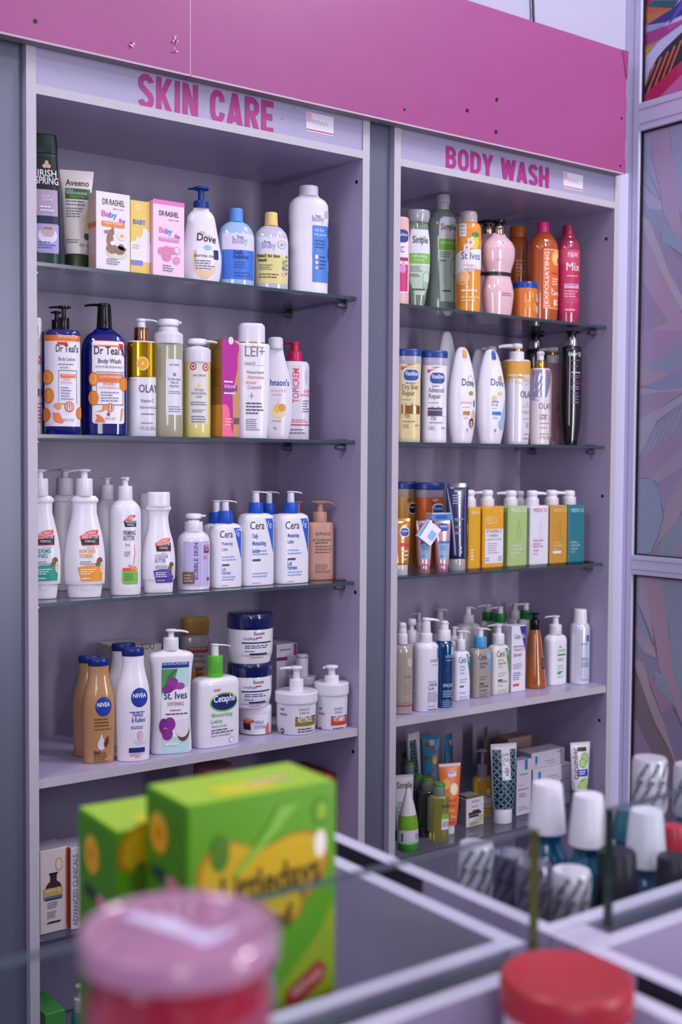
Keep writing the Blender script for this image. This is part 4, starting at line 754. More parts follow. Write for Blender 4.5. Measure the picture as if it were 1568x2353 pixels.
s.deco([('rr', -.48, .78, 1518, 1726, '#bfe2e2', .05), ('s', [(1532, -.48, .78), (1519, -.44, .76)], '#243c98'), ('t', '100% NATURAL MOISTURIZERS', .15, 1522, 6, W_, 1.1), ('s', [(1590, -.48, -.45), (1560, -.48, .1), (1534, -.48, .25)], '#5a9c5c'), ('s', [(1585, -.45, -.3), (1550, -.2, .0), (1536, .1, .22)], '#3c7c48'), ('s', [(1690, -.48, .7), (1640, -.5, .75), (1600, -.48, .78), (1586, -.1, .78), (1578, .4, .78)], '#eef0f4'), ('e', .02, 1568, .25, 15, '#9a3a98'), ('e', .35, 1574, .22, 8, '#a84aa4'), ('e', -.2, 1580, .25, 9, '#8c2e8c'),
 ('t', 'St. Ives', .15, 1594, 18, '#40406c', 1.05), ('t', 'SOFTENING', .15, 1614, 9, '#a83c8c', .75), L_(-.1, .5, 1626, 1632, 1, '#a83c8c'), L_(-.3, .7, 1634, 1641, 1, '#8a2c70'), ('e', .5, 1676, .3, 24, '#6a4838'), ('e', .45, 1670, .32, 21, '#e8e2ea'), ('s', [(1668, .1, .2), (1650, .5, .75)], '#f4f0f4'), ('e', -.12, 1660, .26, 16, '#8c3494'), ('e', -.38, 1664, .2, 18, '#7a2888'), ('e', -.22, 1682, .24, 14, '#8a3090'), ('e', -.3, 1672, .1, 6, '#e8c0d8'), L_(-.3, .5, 1700, 1712, 1, W_)])
s = cera(494, 56, A4, 1555, 1728, 1480, 'white moisturizing lotion bottle with a bright green collar and blue oval logo, fourth shelf', .055, cc='#5cb83c', deco=False, reach=36, ch=12, hc=18.5, ratio=.55, bmat=NW)
s.root.location.y = s.y
s.cap([(1545, 18.5), (1506, 18)], M('#5cb83c', .35), 'green_collar')
s.uo0 = -.16; s.deco([('e', .28, 1609, .66, 22, '#7ac83c'), ('e', .28, 1609, .6, 18.5, '#16286c'), ('t', 'Cetaphil', .28, 1600, 16, W_, 1.0, 0, .02), ('rr', -.22, .1, 1578, 1583, '#e07a9c', .02), ('t', 'Moisturizing', .18, 1636, 10, '#7ac07a', .95), ('t', 'Lotion', -.08, 1650, 10, '#7ac07a', .5), ('t', 'Normal to Dry Skin', .05, 1662, 5, '#3a3648', .7), L_(-.32, .75, 1668, 1680, 2, '#5a5668'), ('t', 'Glycerin, Vitamins B5 & E', .12, 1683, 5, '#3a3648', .9), ('e', .62, 1697, .12, 7, '#8a8698'), ('e', .62, 1697, .1, 6, NW), L_(-.32, .1, 1712, 1718, 1, GY)])
def jar(u, hw, vt, vl, vb, zs, label, y, lidc, decos, bodym=None, base=None, z=None, uo=-.42):
    s = BOT(label, 'jar', zs if z is None else z, u, hw, (vt+vb)/2, name='cream_jar', y=y, ratio=1, n=2)
    H = vb-vl; s.body([(None, hw*.86), (vl+H*.85, hw*.9), (vl+H*.6, hw*.97), (vl+4, hw*.985), (vl, hw*.97)], bodym or M('#e9e6ee', .2, coat=.3), bt=0)
    s.cap([(vl+1, hw), (vt+5, hw), (vt, hw*.96)], lidc, 'lid', bt=2.5)
    s.uo0 = uo; s.deco(decos); return s
EU = lambda k: [('t', 'Eucerin', .62, 1449+k, 8, '#3a3040', .48, 0, .01), ('e', .62, 1459+k, .16, 1.5, '#c03040'), ('t', 'UreaRepair', .25, 1460+k, 7, '#5a5478', .62), ('r', -.15, 1.28, 1469+k, 1472+k, '#1c2860'), L_(.0, 1.1, 1475+k, 1484+k, 2, '#2c3870'), L_(.0, .6, 1487+k, 1492+k, 1, '#6a6680'), ('r', .2, 1.0, 1494+k, 1498+k, '#1c2860'), ('r', -.15, 1.25, 1499+k, 1500+k, '#6a6680'), L_(.25, .95, 1502+k, 1506+k, 1, '#c04060')]
YJ3 = .098
zj = lambda v: onY(586, v, YJ3).z
s = jar(587, 38, 1618, 1633, 1712, A4, 'white balm jar with a blue band at the bottom of the jar stack, fourth shelf', YJ3, WHT, [('r', -1.3, 1.3, 1686, 1700, '#3c98d0'), ('s', [(1684, .9, 1.2), (1668, .85, 1.15), (1656, 1.0, 1.1)], '#d86a58'), ('s', [(1670, -.55, -.05), (1655, -.6, -.1)], '#231f2a'), ('e', -.25, 1650, .4, 6, '#e2503c'), ('t', "PALMER'S", -.25, 1647, 5, W_, .5), ('t', 'HEALS', .45, 1652, 8, '#3a5aa8', .55), ('t', 'SOFTENS', .52, 1663, 8, '#3a5aa8', .7)], M('#e6e3ec', .25))
jz = s.zz(1620)
JT = A4+s.zz(1618)+.0004
s2 = jar(574, 52, 1520, 1548, 1620, A4, 'navy-lidded cream jar in the middle of the jar stack, fourth shelf', YJ3, M('#0d1850', .15, coat=.5), EU(110), z=JT)
JT2 = JT+s2.zz(1520)+.0004
s3 = jar(575, 54, 1407, 1440, 1522, A4, 'navy-lidded cream jar on top of the jar stack, fourth shelf', YJ3, M('#0d1850', .15, coat=.5), EU(0), z=JT2)
def tub(u, hw, vl0, vl1, vb, pc, label, y, decos, side='L', reach=28, mat=None):
    s = BOT(label, 'tub', A4, u, hw, (vl0+vb)/2, name='pump_tub', y=y, ratio=1, n=2); m = mat or M('#e2e0ea', .25)
    s.body([(None, hw*.86), (vb-20, hw*.9), (vl1+4, hw*.93)], m, bt=0)
    s.cap([(vl1+5, hw), (vl0+4, hw), (vl0+2, hw*.97)], m, 'lid', bt=1.5)
    s.pump(vl0+6, pc[1], pc[2], pc[0], m, m, side, reach, 'a', hh=10, hr=pc[0]*.9, drop=2, stem=.5)
    s.uo0 = -.45
    if decos: s.deco(decos)
    return s
AC = lambda c, t: [('t', 'ADVANCED', .62, 1622, 6, '#6a6678', .55), ('t', 'CLINICALS', .62, 1630, 6, '#6a6678', .5), ('r', .18, 1.4, 1639, 1642, '#1c1a24'), ('r', .18, 1.4, 1643, 1660, c), ('t', t, .68, 1645, 13, W_, .75), L_(.3, 1.2, 1664, 1676, 2, '#4a4658'), ('r', .2, .42, 1680, 1692, c), ('r', .29, .33, 1682, 1690, W_), ('r', .24, .38, 1685, 1687, W_), L_(.5, 1.1, 1680, 1686, 1, c), L_(-.6, -.2, 1618, 1640, 2, '#8a8698'), ('e', -.48, 1672, .1, 6, '#1c1a24'), ('e', -.48, 1672, .05, 3, '#e2e0ea'), L_(-.7, -.3, 1682, 1692, 2, '#5a5668')]
tub(681, 49.5, 1585, 1605, 1700, (16.5, 1560, 1531), 'white pump tub with a gold band reading RETINOL, front right of the fourth shelf', .055, AC('#8a7420', 'RETINOL'), 'L', 38)
tub(762, 40, 1565, 1588, 1681, (17, 1552, 1529), 'white pump tub with an orange red band at the right end of the fourth shelf', .045, [(a if a[0] != 'x' else a) for a in AC('#c8452c', 'VITAMIN')], 'L', 20)
tub(694, 33, 1551, 1565, 1640, (15, 1512, 1503), 'plain white pump tub at the back between the two labelled tubs, fourth shelf', .23, None, 'R', 14, M('#d3d0dc', .35))
s = BOT('clear bottle with golden brown cap and red vitamin E label, back of fourth shelf', 'bottle', A4, 448, 34, 1560, y=.27, ratio=.6, n=3)
s.body([(None, 34), (1480, 34), (1465, 32), (1457, 28)], M('#b7aeae', .2, coat=.3)); s.cap([(1456, 32), (1425, 32), (1418, 29)], M('#b0843c', .3), 'cap', ratio=.6, n=3)
s.deco([('r', -.6, .85, 1484, 1498, '#a84830'), ('t', 'fruit of the Earth', .1, 1487, 7, W_, 1.2), ('t', 'Simple', .2, 1504, 9, '#5a545c', .7), ('t', 'Soothing', .2, 1516, 9, '#5a545c', .8), ('t', 'Vitamin', .1, 1530, 9, '#a83c30', 1.1), ('r', -.3, .65, 1541, 1580, '#d09a2c'), ('t', 'E', .2, 1546, 28, '#8a4a1c', .5, 0, .04)])
s = Carton('carton', 'cream gift carton lying at the back behind the white pump bottles, fourth shelf', 'box', A4, 268, 372, 1489, .09, M('#bdb2ac', .4), y=.20, rot=0, top=M('#d2c6b4', .4))
s.deco([('t', 'YOU', .35, 1492, 16, '#5a4c50', .6, 0, 0)], 'front_print')
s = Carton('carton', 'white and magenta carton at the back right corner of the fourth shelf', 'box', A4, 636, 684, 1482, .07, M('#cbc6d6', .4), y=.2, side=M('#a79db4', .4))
s.deco([('r', .62, .92, 1484, 1510, '#a8408c'), ('r', -1, .0, 1512, 1520, '#7a1e50'), L_(-.7, .4, 1492, 1500, 1, GY)], 'front_print')

# ---------------------------------------------------------------- below: fifth and lowest shelves
s = Carton('carton', 'white oil carton with a brown bottle picture and rust red edge, fifth shelf', 'box', A5, 92, 156, 1958, .055, M('#ddd2d2', .4), vb=2150, side=M('#c9c0c6', .4), top=M('#b9b0bc', .4))
s.deco([('e', .35, 1995, .28, 16, '#cfae50'), ('e', .35, 1995, .2, 12, '#ddd2d2'), ('e', -.05, 2052, .6, 22, '#4a2a22'), ('r', -.65, .55, 2052, 2075, '#5a3428'), ('r', -.28, .18, 2016, 2036, '#4a2a22'), ('r', -.35, .25, 2012, 2017, '#2a1a1a'), ('r', -.75, .6, 2048, 2066, '#c9a85c'), ('t', 'ARGAN OIL', -.08, 2051, 11, '#eee0b4', 1.1), ('r', -.75, .6, 2067, 2071, '#4a7ab0'), L_(-.5, .3, 2078, 2094, 3, GY), L_(-.5, .3, 2100, 2116, 4, GY), ('s', [(2128, -.6, .4), (2124, -.4, .5)], '#2a1c20'), ('r', .86, 1.0, 1960, 2145, '#b4562a')], 'front_print')
s = Carton('carton', 'white carton with vertical lettering beside the oil carton, fifth shelf', 'box', A5, 163, 232, 1950, .06, M('#cdc6d2', .4), vb=2138, side=M('#b0562c', .4), top=M('#b5acbc', .4))
s.deco([('t', 'ADVANCED CLINICALS', -.72, 2048, 12, '#77707e', 165, 90)], 'front_print')
s = BOT('jar with a dusty pink lid behind the green cartons, fifth shelf', 'jar', A5, 490, 46, 1830, name='cream_jar', y=.16, ratio=1, n=2)
s.body([(None, 40), (1900, 43), (1788, 44)], M('#8a4a52', .3)); s.cap([(1790, 46), (1762, 46), (1757, 44)], M('#a8686c', .4), 'lid')
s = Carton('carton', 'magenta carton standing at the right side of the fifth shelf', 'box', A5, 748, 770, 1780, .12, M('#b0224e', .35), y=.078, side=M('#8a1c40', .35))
s.deco([('r', -.2, 0, 1790, 1925, '#6a1230'), ('t', 'BEAUTY', .4, 1860, 9, '#e0a0b0', 90, 90)], 'front_print')
s = BOT('translucent teal lotion bottle with a white pump on the lowest shelf in view', 'bottle', A6, 186, 22, 2330, name='pump_bottle', y=.08, ratio=.8, n=2.3)
s.body([(None, 22), (2335, 22), (2325, 19), (2320, 14)], M('#3f8f98', .2)); s.pump(2322, 2292, 2262, 17, WHT, WHT, 'R', 16, 'a', hh=10, hr=13, drop=2, stem=.45)
s = Carton('carton', 'bright green flat carton on the lowest shelf at the left', 'box', A6, 104, 150, 2333, .10, M('#3f9c3c', .4), y=.05, vm=2345)
# ================================================================ BODY WASH cabinet, top shelf
B1, B2, B3, B4, B5 = ZS[1]
SG = M('#9bb0a0', .1, tr=.4, coat=.5)
s = BOT('pink lotion bottle with blue oval logo, left end of the BODY WASH top shelf', 'bottle', B1, 914, 27, 600, y=.075, ratio=.55, n=2.6, rot=-24)
s.body([(None, 26), (640, 27), (560, 27), (530, 26), (505, 25), (500, 23)], M('#e8b8b4', .3), bt=2)
s.deco([('rr', -.9, .82, 555, 675, '#ece6ee', .1), ('s', [(672, -.8, .78), (625, -.8, .8), (610, -.2, .8)], '#d0307c'), ('rr', -.7, .82, 530, 560, '#1c3f8c', .4), ('t', 'Vaseline', .1, 541, 8, W_, 1.25), ('r', -.8, .8, 594, 602, '#a82860'), L_(-.7, .7, 568, 584, 3, '#5a4c70'), ('e', .3, 620, .3, 10, '#d890c4'), ('e', .4, 608, .15, 6, '#e0a8d0')])
def simple(u, hw, rows, caprows, label, y, deco, body=SG, capm=None, rot=-26, name='bottle', ratio=.55, n=2.3, vr=600):
    s = BOT(label, 'bottle', B1, u, hw, vr, y=y, ratio=ratio, n=n, rot=rot); s.body(rows, body, bt=0); s.cap(caprows, capm or M('#a8a8b0', .25, coat=.3), 'cap', ratio=.8 if caprows[0][1] > 20 else 1, bt=2); s.deco(deco); return s
LEAF = lambda x, v: [('s', [(v+8, x-.02, x+.02), (v, x-.14, x+.0), (v-4, x-.16, x-.12)], '#7ab83c'), ('s', [(v+8, x-.02, x+.03), (v-2, x+.0, x+.14), (v-6, x+.1, x+.14)], '#8ac84c')]
simple(960, 29, [(None, 15), (670, 22), (640, 27), (600, 29), (560, 28), (530, 25), (512, 22)], [(513, 24), (495, 28), (485, 27)], 'clear bottle of green shower gel with a wide grey cap, top shelf', .075,
 [('s', [(680, -.3, .5), (650, -.7, .85), (600, -.85, .98), (560, -.8, .95), (530, -.65, .8)], '#e2e2ee'), ('s', [(680, -.3, .5), (650, -.7, .85), (612, -.82, .97)], '#bcd6c0'), ('r', -.84, .97, 585, 609, '#7cc23a'), ('t', 'Simple', .1, 553, 17, '#3a3848', 1.25)] + LEAF(.2, 551) + [('t', 'refreshing', .05, 591, 8, W_, 1.2), ('t', 'shower gel', .0, 600, 5, W_, .8), L_(-.7, .3, 614, 628, 3, '#7a8a88'), L_(-.7, .1, 632, 640, 2, '#3a4a48'), ('e', .6, 642, .3, 16, '#8ab08c'), ('e', .6, 642, .26, 14, '#c4dcc4'), ('e', .55, 658, .24, 9, '#9cc09c'), L_(-.5, .6, 664, 672, 1, '#2c3030')])
simple(1016, 36, [(None, 33), (690, 34), (640, 31), (590, 32), (540, 36), (515, 35), (495, 28), (484, 17)], [(484, 16), (470, 16), (468, 18), (449, 17)], 'tall clear bottle of green micellar wash with a grey screw cap, top shelf', .145,
 [('s', [(696, -.25, .85), (640, -.3, .82), (590, -.35, .85), (530, -.38, .92), (508, -.3, .85), (502, -.1, .65)], '#e2e2ee'), ('s', [(696, -.25, .85), (640, -.3, .82), (575, -.36, .86)], '#bcd8c4'), ('r', -.37, .88, 553, 578, '#7cc23a'), ('t', 'Simple', .25, 525, 15, '#3a3848', 1.0)] + LEAF(.35, 524) + [('t', 'refreshing', .2, 561, 7, W_, .9), L_(-.25, .5, 582, 596, 3, '#7a8a88'), L_(-.25, .2, 600, 606, 1, '#3a4a48'), ('e', .65, 615, .25, 22, '#8ab08c'), ('e', .65, 615, .2, 19, '#c4dcc4'), L_(-.1, .5, 668, 676, 1, '#2c3030')], ratio=.62)
s = BOT('orange citrus body wash bottle with lemon and cherry blossom, BODY WASH top shelf', 'bottle', B1, 1076, 30, 600, y=.08, ratio=.85, n=2.2, rot=-25)
s.body([(None, 28), (690, 29), (530, 30), (520, 28), (513, 22)], M('#e8962c', .18, coat=.4), bt=1)
s.cap([(514, 21), (500, 21), (488, 19)], M('#c0b6b4', .2, coat=.4), 'cap')
s.uo0 = -.22; s.deco([('rr', -.75, -.2, 519, 548, '#e8e6f2', .03), ('t', '100%', -.47, 524, 6, '#2c3c80', .4), ('t', 'NATURAL', -.47, 533, 5, '#2c3c80', .42), ('t', 'EXTRACTS', -.47, 541, 4, '#2c3c80', .42), ('e', .5, 560, .38, 16, '#e8cc30'), ('e', .55, 544, .32, 6, '#4c8c40')] + [('e', .15+.2*math.cos(a), 562+8*math.sin(a), .11, 5, '#f0dcdc') for a in (0, 1.25, 2.5, 3.8, 5)] + [('e', -.15+.18*math.cos(a), 574+6*math.sin(a), .1, 4.5, '#f0dcdc') for a in (0, 1.25, 2.5, 3.8, 5)] + [('e', .15, 562, .05, 2, '#c87a60'),
 ('s', [(634, -1.1, -.8), (628, -1.1, .4), (622, -1.1, 1.15), (590, -1.1, 1.15), (582, -.7, 1.15), (576, .4, 1.15)], '#e6e4ee'), ('t', 'St Ives', .2, 592, 17, '#3a4a80', 1.5), L_(-.4, .9, 612, 616, 1, '#c8705a'), ('t', 'CITRUS &', .25, 618, 5, '#c8703a', .7), ('t', 'CHERRY BLOSSOM', .25, 624, 5, '#c8703a', 1.1), ('e', -.45, 642, .5, 17, '#f0dcb8'), ('e', -.45, 642, .44, 15, '#e8902c'), ('e', -.45, 642, .06, 2, '#f0dcb8'), ('t', 'V', -.1, 665, 9, W_), L_(-.5, 1.0, 668, 676, 1, W_), L_(-.5, 1.0, 684, 698, 2, '#f4d0a0')])
MP = M('#e2bcc6', .13, coat=.6)
def torso(u, k, y, label, mm):
    s = BOT(label, 'bottle', B1, u, 38*k, 620, name='torso_bottle', y=y, ratio=.62, n=2.1, rot=-12)
    s.body([(None, 30*k), (700, 35*k), (675, 37*k), (655, 34*k), (640, 30*k), (630, 29.5*k), (615, 33*k), (595, 38*k), (575, 39*k), (560, 34*k), (550, 25*k), (543, 18*k), (538, 16*k)], mm, bt=0)
    s.loft('belt', [(637, 30.6*k), (628, 30.6*k)], M('#2c2a34', .25), bt=0, bb=0)
    s.pump(540, 522, 507, 15, M('#c8a890', .1, metal=1), BLK, 'L', 32*k, 't', hh=8, hr=17, drop=2, stem=.7); return s
s = torso(1145, 1, .075, 'pale pink body wash bottle shaped like a dressmaker torso with a dark belt', MP)
s.deco([('t', 'BODY ENLIGHTENING', .1, 630, 4, '#b8b4bc', 1.5), L_(-.1, .7, 675, 684, 2, '#7a5a66'), L_(-.4, -.1, 600, 604, 1, '#8a5a70'), ('e', -.05, 562, .05, 2, '#3a3ab0')])
s = torso(1120, .9, .2, 'second torso shaped bottle half hidden at the back left of the first', M('#c69aa4', .2))
s = BOT('orange brown bottle in the back corner of the top shelf, behind the blue lidded jar', 'bottle', B1, 1190, 27, 620, y=.24, ratio=.9, n=2.1, rot=-20)
s.body([(None, 26), (570, 27), (556, 24), (548, 20)], M('#b0561c', .2, coat=.3)); s.cap([(548, 20), (540, 20), (522, 19)], M('#b85f1c', .25), 'cap')
s.deco([L_(-.5, .6, 600, 640, 5, '#d8a070')])
s = BOT('orange scrub jar with a blue lid and sliced citrus print, BODY WASH top shelf', 'jar', B1, 1206, 29.5, 690, name='cream_jar', y=.075, ratio=1, n=2)
s.body([(None, 29), (715, 30), (668, 30), (664, 29)], M('#dc7c2c', .2, coat=.4), bt=0); s.cap([(665, 31), (655, 31), (651, 30)], M('#1c44a8', .25), 'lid')
s.deco([('rr', .72, 1.2, 678, 722, '#e4dfe8', .04), ('r', .72, 1.2, 696, 706, '#c8482c'), ('t', 'B', .95, 682, 8, '#2c3c80', .2)]+[('e', a, b, .24, 10, '#e8a848') for a, b in ((-.2, 704), (.45, 711))]+[('e', a, b, .2, 8, '#e0903c') for a, b in ((-.2, 704), (.45, 711))]+[('s', [(690, .1, .2), (676, .1, .3)], '#e8a848')])
OM = M('#bf5a20', .12, tr=.2, coat=.5, mottle=.3, scale=300)
s = BOT('orange exfoliating wash bottle with a magenta cap, BODY WASH top shelf', 'bottle', B1, 1247, 36, 640, y=.092, ratio=.8, n=2.2, rot=-20)
s.body([(None, 34), (700, 36), (580, 36), (560, 33), (545, 24), (535, 15)], OM, bt=0); s.cap([(536, 14.5), (512, 14)], M('#d4247c', .25), 'cap')
s.deco([('rr', -.3, 1.15, 577, 713, '#f0c8a0', .06), ('rr', -.27, 1.12, 579, 711, '#dc6c30', .06), ('t', '[EXFOLIATING', -.1, 646, 10, '#f4e0d0', 124, 90), ('e', .6, 597, .36, 17, '#f0b868'), ('e', .6, 597, .2, 10, '#e8d090'), ('e', .9, 602, .2, 8, '#c82c80'), ('t', 'PAPAYA', .55, 632, 6, '#c8303c', .7), L_(.3, .9, 642, 660, 3, '#f4e0c8'), ('t', 'So', .3, 668, 7, W_, .2), ('t', 'Carrot', .65, 676, 11, W_, .85), ('e', .55, 700, .12, 7, '#f0e0d0'), L_(.4, .9, 690, 706, 2, '#f4d8b8')])
RM = M('#b03058', .12, tr=.2, coat=.5, mottle=.3, scale=200)
s = BOT('crimson body scrub with a dark pink cap at the right end, BODY WASH top shelf', 'bottle', B1, 1305, 27, 640, y=.08, ratio=.85, n=2.2, rot=-25)
s.body([(None, 26), (700, 27), (580, 27), (560, 24), (548, 16), (541, 14)], RM, bt=0); s.cap([(542, 14), (519, 13.5)], M('#a01c48', .25), 'cap')
s.deco([('r', -1.1, 1.1, 577, 722, '#bc2c5c'), ('r', -1.1, 1.1, 577, 612, '#c84468'), ('t', 'F&W', .15, 589, 12, '#f0d0e0', .95), ('t', 'Mix', .2, 616, 19, '#f0e8f0', 1.3, 0, .001), L_(-.4, .8, 636, 640, 1, '#f0c8d8'), ('rr', -.6, .8, 656, 666, '#d8b0d8', .03), ('t', 'STRAWBERRY', .1, 659, 5, '#a02c60', 1.1), L_(-.6, .9, 670, 688, 3, '#e8a8c0'), ('t', 'GLOW', .1, 694, 12, '#d8708c', 1.3, 0, 0), L_(-.5, .6, 712, 719, 1, '#f0c8d8')])

# ---------------------------------------------------------------- second shelf
def vas(zs, u, hw, v0, v1, body, label, y, d, band='#b8b4c4'):
    s = BOT(label, 'bottle', zs, u, hw, (v0+v1)/2, y=y, ratio=.55, n=2.6, rot=-24); H = v1-v0
    s.body([(None, hw*.95), (v0+H*.8, hw*.96), (v0+H*.4, hw*.95), (v0+H*.16, hw*.98)], M(body, .28), bt=0)
    s.cap([(v0+H*.165, hw), (v0+H*.06, hw)], M(band, .2), 'clear_collar', ratio=.55, n=2.6, bt=0)
    s.cap([(v0+H*.08, hw*1.03), (v0+H*.03, hw*1.03), (v0, hw*.98)], M('#20408c', .25), 'cap', ratio=.57, n=2.6, bt=2); s.deco(d); return s
def vlab(l1, l2, c, v=866, x=.12, gold='#a88a70'): return [('s', [(v-12, -.68, -.6), (v-20, -.68, -.2), (v-26, -.3, .45)], '#c02c40'), ('t', 'NEW', -.42, v-21, 5, W_, .4, 8), ('rr', x-.66, x+.62, v-15, v+15, '#dde4f4', .3), ('rr', x-.6, x+.56, v-13, v+12, '#1c4898', .3), ('t', 'Vaseline', x-.02, v-5, 11, W_, 1.0), L_(x-.45, x+.45, v+16, v+20, 1, '#3a4a80'),
  ('t', l1, x-.1, v+26, 12, c, 1.2, 0, .001), ('t', l2, x-.2, v+40, 12, c, .95, 0, .001), L_(-.55, .3, v+54, v+58, 1, GY), ('e', -.3, v+67, .1, 4, '#cfae60'), ('e', -.12, v+74, .12, 5, '#cfae60'), ('t', '5x', .35, v+68, 8, '#5a4a8a', .5)]
vas(B2, 938, 30, 803, 1010, '#e2d09c', 'cream coloured dry skin lotion with a navy cap, left end of the second shelf', .075, vlab('Dry Skin', 'Repair', '#6a6040', 864)+[('r', -.5, .85, 933, 952, M('#b08048', .15, metal=.8)), ('r', -.62, -.52, 930, 952, '#7a7466'), ('t', '72h', -.2, 957, 8, '#5a5440', .4), L_(-.5, .8, 967, 972, 1, '#7a7450'), L_(-.5, .1, 976, 985, 3, '#7a7450'), ('t', '400 ml', .6, 978, 5, '#5a5440', .35)])
vas(B2, 998, 30, 807, 1013, '#e6e3ec', 'white advanced repair lotion with a navy cap and silver band, second shelf', .075, vlab('Advanced', 'Repair', '#4a4658', 871)+[('r', -.62, .5, 938, 957, '#3c3a58'), ('r', -.62, .5, 943, 944.5, '#c8c6d8'), ('r', .5, .85, 938, 957, '#e8e8f2'), ('t', '72h', -.2, 962, 8, '#4a4658', .4), L_(-.5, .8, 970, 975, 1, GY), L_(-.55, .1, 980, 989, 3, GY), ('t', '400 ml', .6, 984, 5, '#4a4658', .35)])
DVM = M('#e4e2ec', .26)
def tear(u, hw, v0, v1, label, y, d=None, stripe=None, rot=-16, m=DVM):
    s = BOT(label, 'bottle', B2, u, hw, (v0+v1)/2, y=y, ratio=.55, n=2.0, rot=rot); H = v1-v0; F = lambda f: v0+H*f
    s.body([(None, hw*.72), (F(.92), hw*.84), (F(.8), hw*.95), (F(.62), hw), (F(.45), hw*.97), (F(.3), hw*.84), (F(.18), hw*.69), (F(.17), hw*.675)], m, bt=0, bb=1)
    c = s.loft('cap', [(F(.172), hw*.67), (F(.12), hw*.59), (F(.07), hw*.49), (F(.03), hw*.37), (F(.01), hw*.26), (F(.002), hw*.15), (F(0), hw*.05)], m, bt=0, bb=0)
    if stripe:
        bm = bmesh.new(); prev = None
        for i in range(6):
            f = .015+i*.02; z = s.zz(F(f)); b_ = s.ratio*s.a*({0: .28, 1: .38, 2: .45, 3: .51, 4: .56, 5: .61}[i]); w = s.a*.14*(1 if i else .6)
            row = [bm.verts.new((s.a*.06+x*w, -b_-.0012, z)) for x in (-1, 0, 1)]
            if prev: [bm.faces.new((prev[j], prev[j+1], row[j+1], row[j])) for j in (0, 1)]
            prev = row
        mkobj('cap_stripe', bm, M(stripe, .3), s.root, True)
    if d: s.deco(d)
    return s
tear(1026, 27, 762, 1000, 'white teardrop bottle with its tip showing behind the two navy capped lotions, second shelf', .2, m=M('#d6d4de', .3))
tear(1099, 25, 803, 1000, 'white teardrop bottle at the back between the two front teardrop bottles, second shelf', .2, m=M('#cbc9d6', .3))
tear(1061, 33, 798, 1015, 'white teardrop body wash with an orange cap stripe and shea nut picture, second shelf', .075, [('s', [(995, .0, .3), (960, -.3, .9), (900, -.35, 1.0), (850, -.1, .75), (830, .1, .5)], '#eceaf2'), ('e', .42, 872, .2, 8, '#8a8698'), ('e', .42, 872, .16, 6.5, '#eceaf2'), ('t', 'Dove', .26, 880, 17, '#2a2c5c', .95, -4), ('e', .45, 905, .2, 5, '#b09060'), ('e', -.02, 914, .2, 8, '#f0e8d8'), ('t', 'pampering', .1, 925, 7, '#e0a880', .8), L_(-.2, .4, 934, 940, 1, '#d8b8a0'), ('r', -.15, .35, 946, 955, '#b87c40'), L_(-.1, .35, 958, 965, 2, '#c8b8a0'), ('e', .72, 928, .08, 9, '#6a8a60'), ('e', .68, 955, .18, 12, '#d8b8a0'), ('e', .5, 973, .2, 11, '#4a2c30'), ('e', .48, 975, .12, 8, '#c8a888'), ('t', 'XL', .2, 988, 7, '#5a5470', .2)], '#dca050')
tear(1127, 35, 803, 1016, 'white teardrop body wash with a blue cap stripe and pale blue drop, second shelf', .075, [('s', [(998, .0, .3), (960, -.3, .9), (900, -.35, 1.0), (850, -.1, .75), (830, .1, .5)], '#eceaf2'), ('e', .45, 872, .2, 8, '#d8c078'), ('e', .48, 872, .12, 6.5, '#9ca0c0'), ('t', 'Dove', .26, 880, 16, '#2a4c8c', .95, -4), ('e', .4, 906, .2, 5, '#ecd088'), ('e', -.0, 917, .18, 7, '#d8c0a0'), ('t', 'gentle', .05, 924, 6, '#3a6ab8', .5), ('t', 'scrub', .02, 931, 6, '#3a6ab8', .45), L_(-.2, .4, 938, 942, 1, '#a0a8c8'), ('r', -.15, .5, 947, 955, '#2c7cc4'), L_(-.1, .35, 958, 965, 2, '#a0a8b8'), ('e', .6, 975, .28, 13, '#a8bcdc'), ('s', [(975, .36, .86), (960, .5, .92), (920, .85, .9)], '#a8bcdc'), ('e', .1, 990, .06, 4, '#8a8aa8')], '#2c50a8')
s = BOT('white pump bottle with a gold ring at the back beside the blue striped teardrop bottle', 'bottle', B2, 1128, 26, 900, name='pump_bottle', y=.24, ratio=.8, n=2.6)
s.body([(None, 26), (835, 26), (830, 24)], M('#c9a040', .3)); s.pump(830, 815, 796, 13, WHT2, WHT, 'L', 22, 'c', hh=12, hr=12, drop=1)
s = BOT('body wash bottle fading from gold to lavender white with a white pump, second shelf', 'bottle', B2, 1187, 32, 920, name='pump_bottle', y=.085, ratio=.8, n=2.6)
s.body([(None, 29), (990, 31), (832, 31.5), (828, 29)], M('#d4d0e0', .22, coat=.3), bt=1)
s.pump(828, 809, 790, 17, WHT, WHT, 'L', 42, 't', hh=13, hr=13, drop=2, stem=.7); s.cap([(809, 13), (802, 13)], M('#d8a860', .1, metal=1), 'gold_ring')
s.deco([('s', [(882, -1.6, -1.0), (872, -1.6, -.4), (866, -1.6, .3), (872, -1.6, 1.0), (862, -1.6, 1.4), (832, -1.6, 1.4)], '#d69a38')]+[('e', random.uniform(-1, 1.2), 868+random.uniform(0, 18), .03, 1.2, '#d69a38') for i in range(40)]+[('t', 'OLAY', .5, 907, 16, '#4a4656', 1.1, 0, .001), ('t', 'B3', .55, 928, 5, '#c8a060', .15), ('t', 'NOURISH', .55, 934, 6, '#d8b070', .75), L_(.1, .95, 944, 952, 2, '#b8a8a0'), L_(.2, .9, 960, 966, 1, '#c8b0a0'), ('e', .6, 977, .12, 6, '#d8a080'), L_(.3, .9, 996, 1000, 1, GY), L_(.2, .8, 1006, 1011, 1, GY)])
BKB = M('#0c0b14', .08, coat=.8)
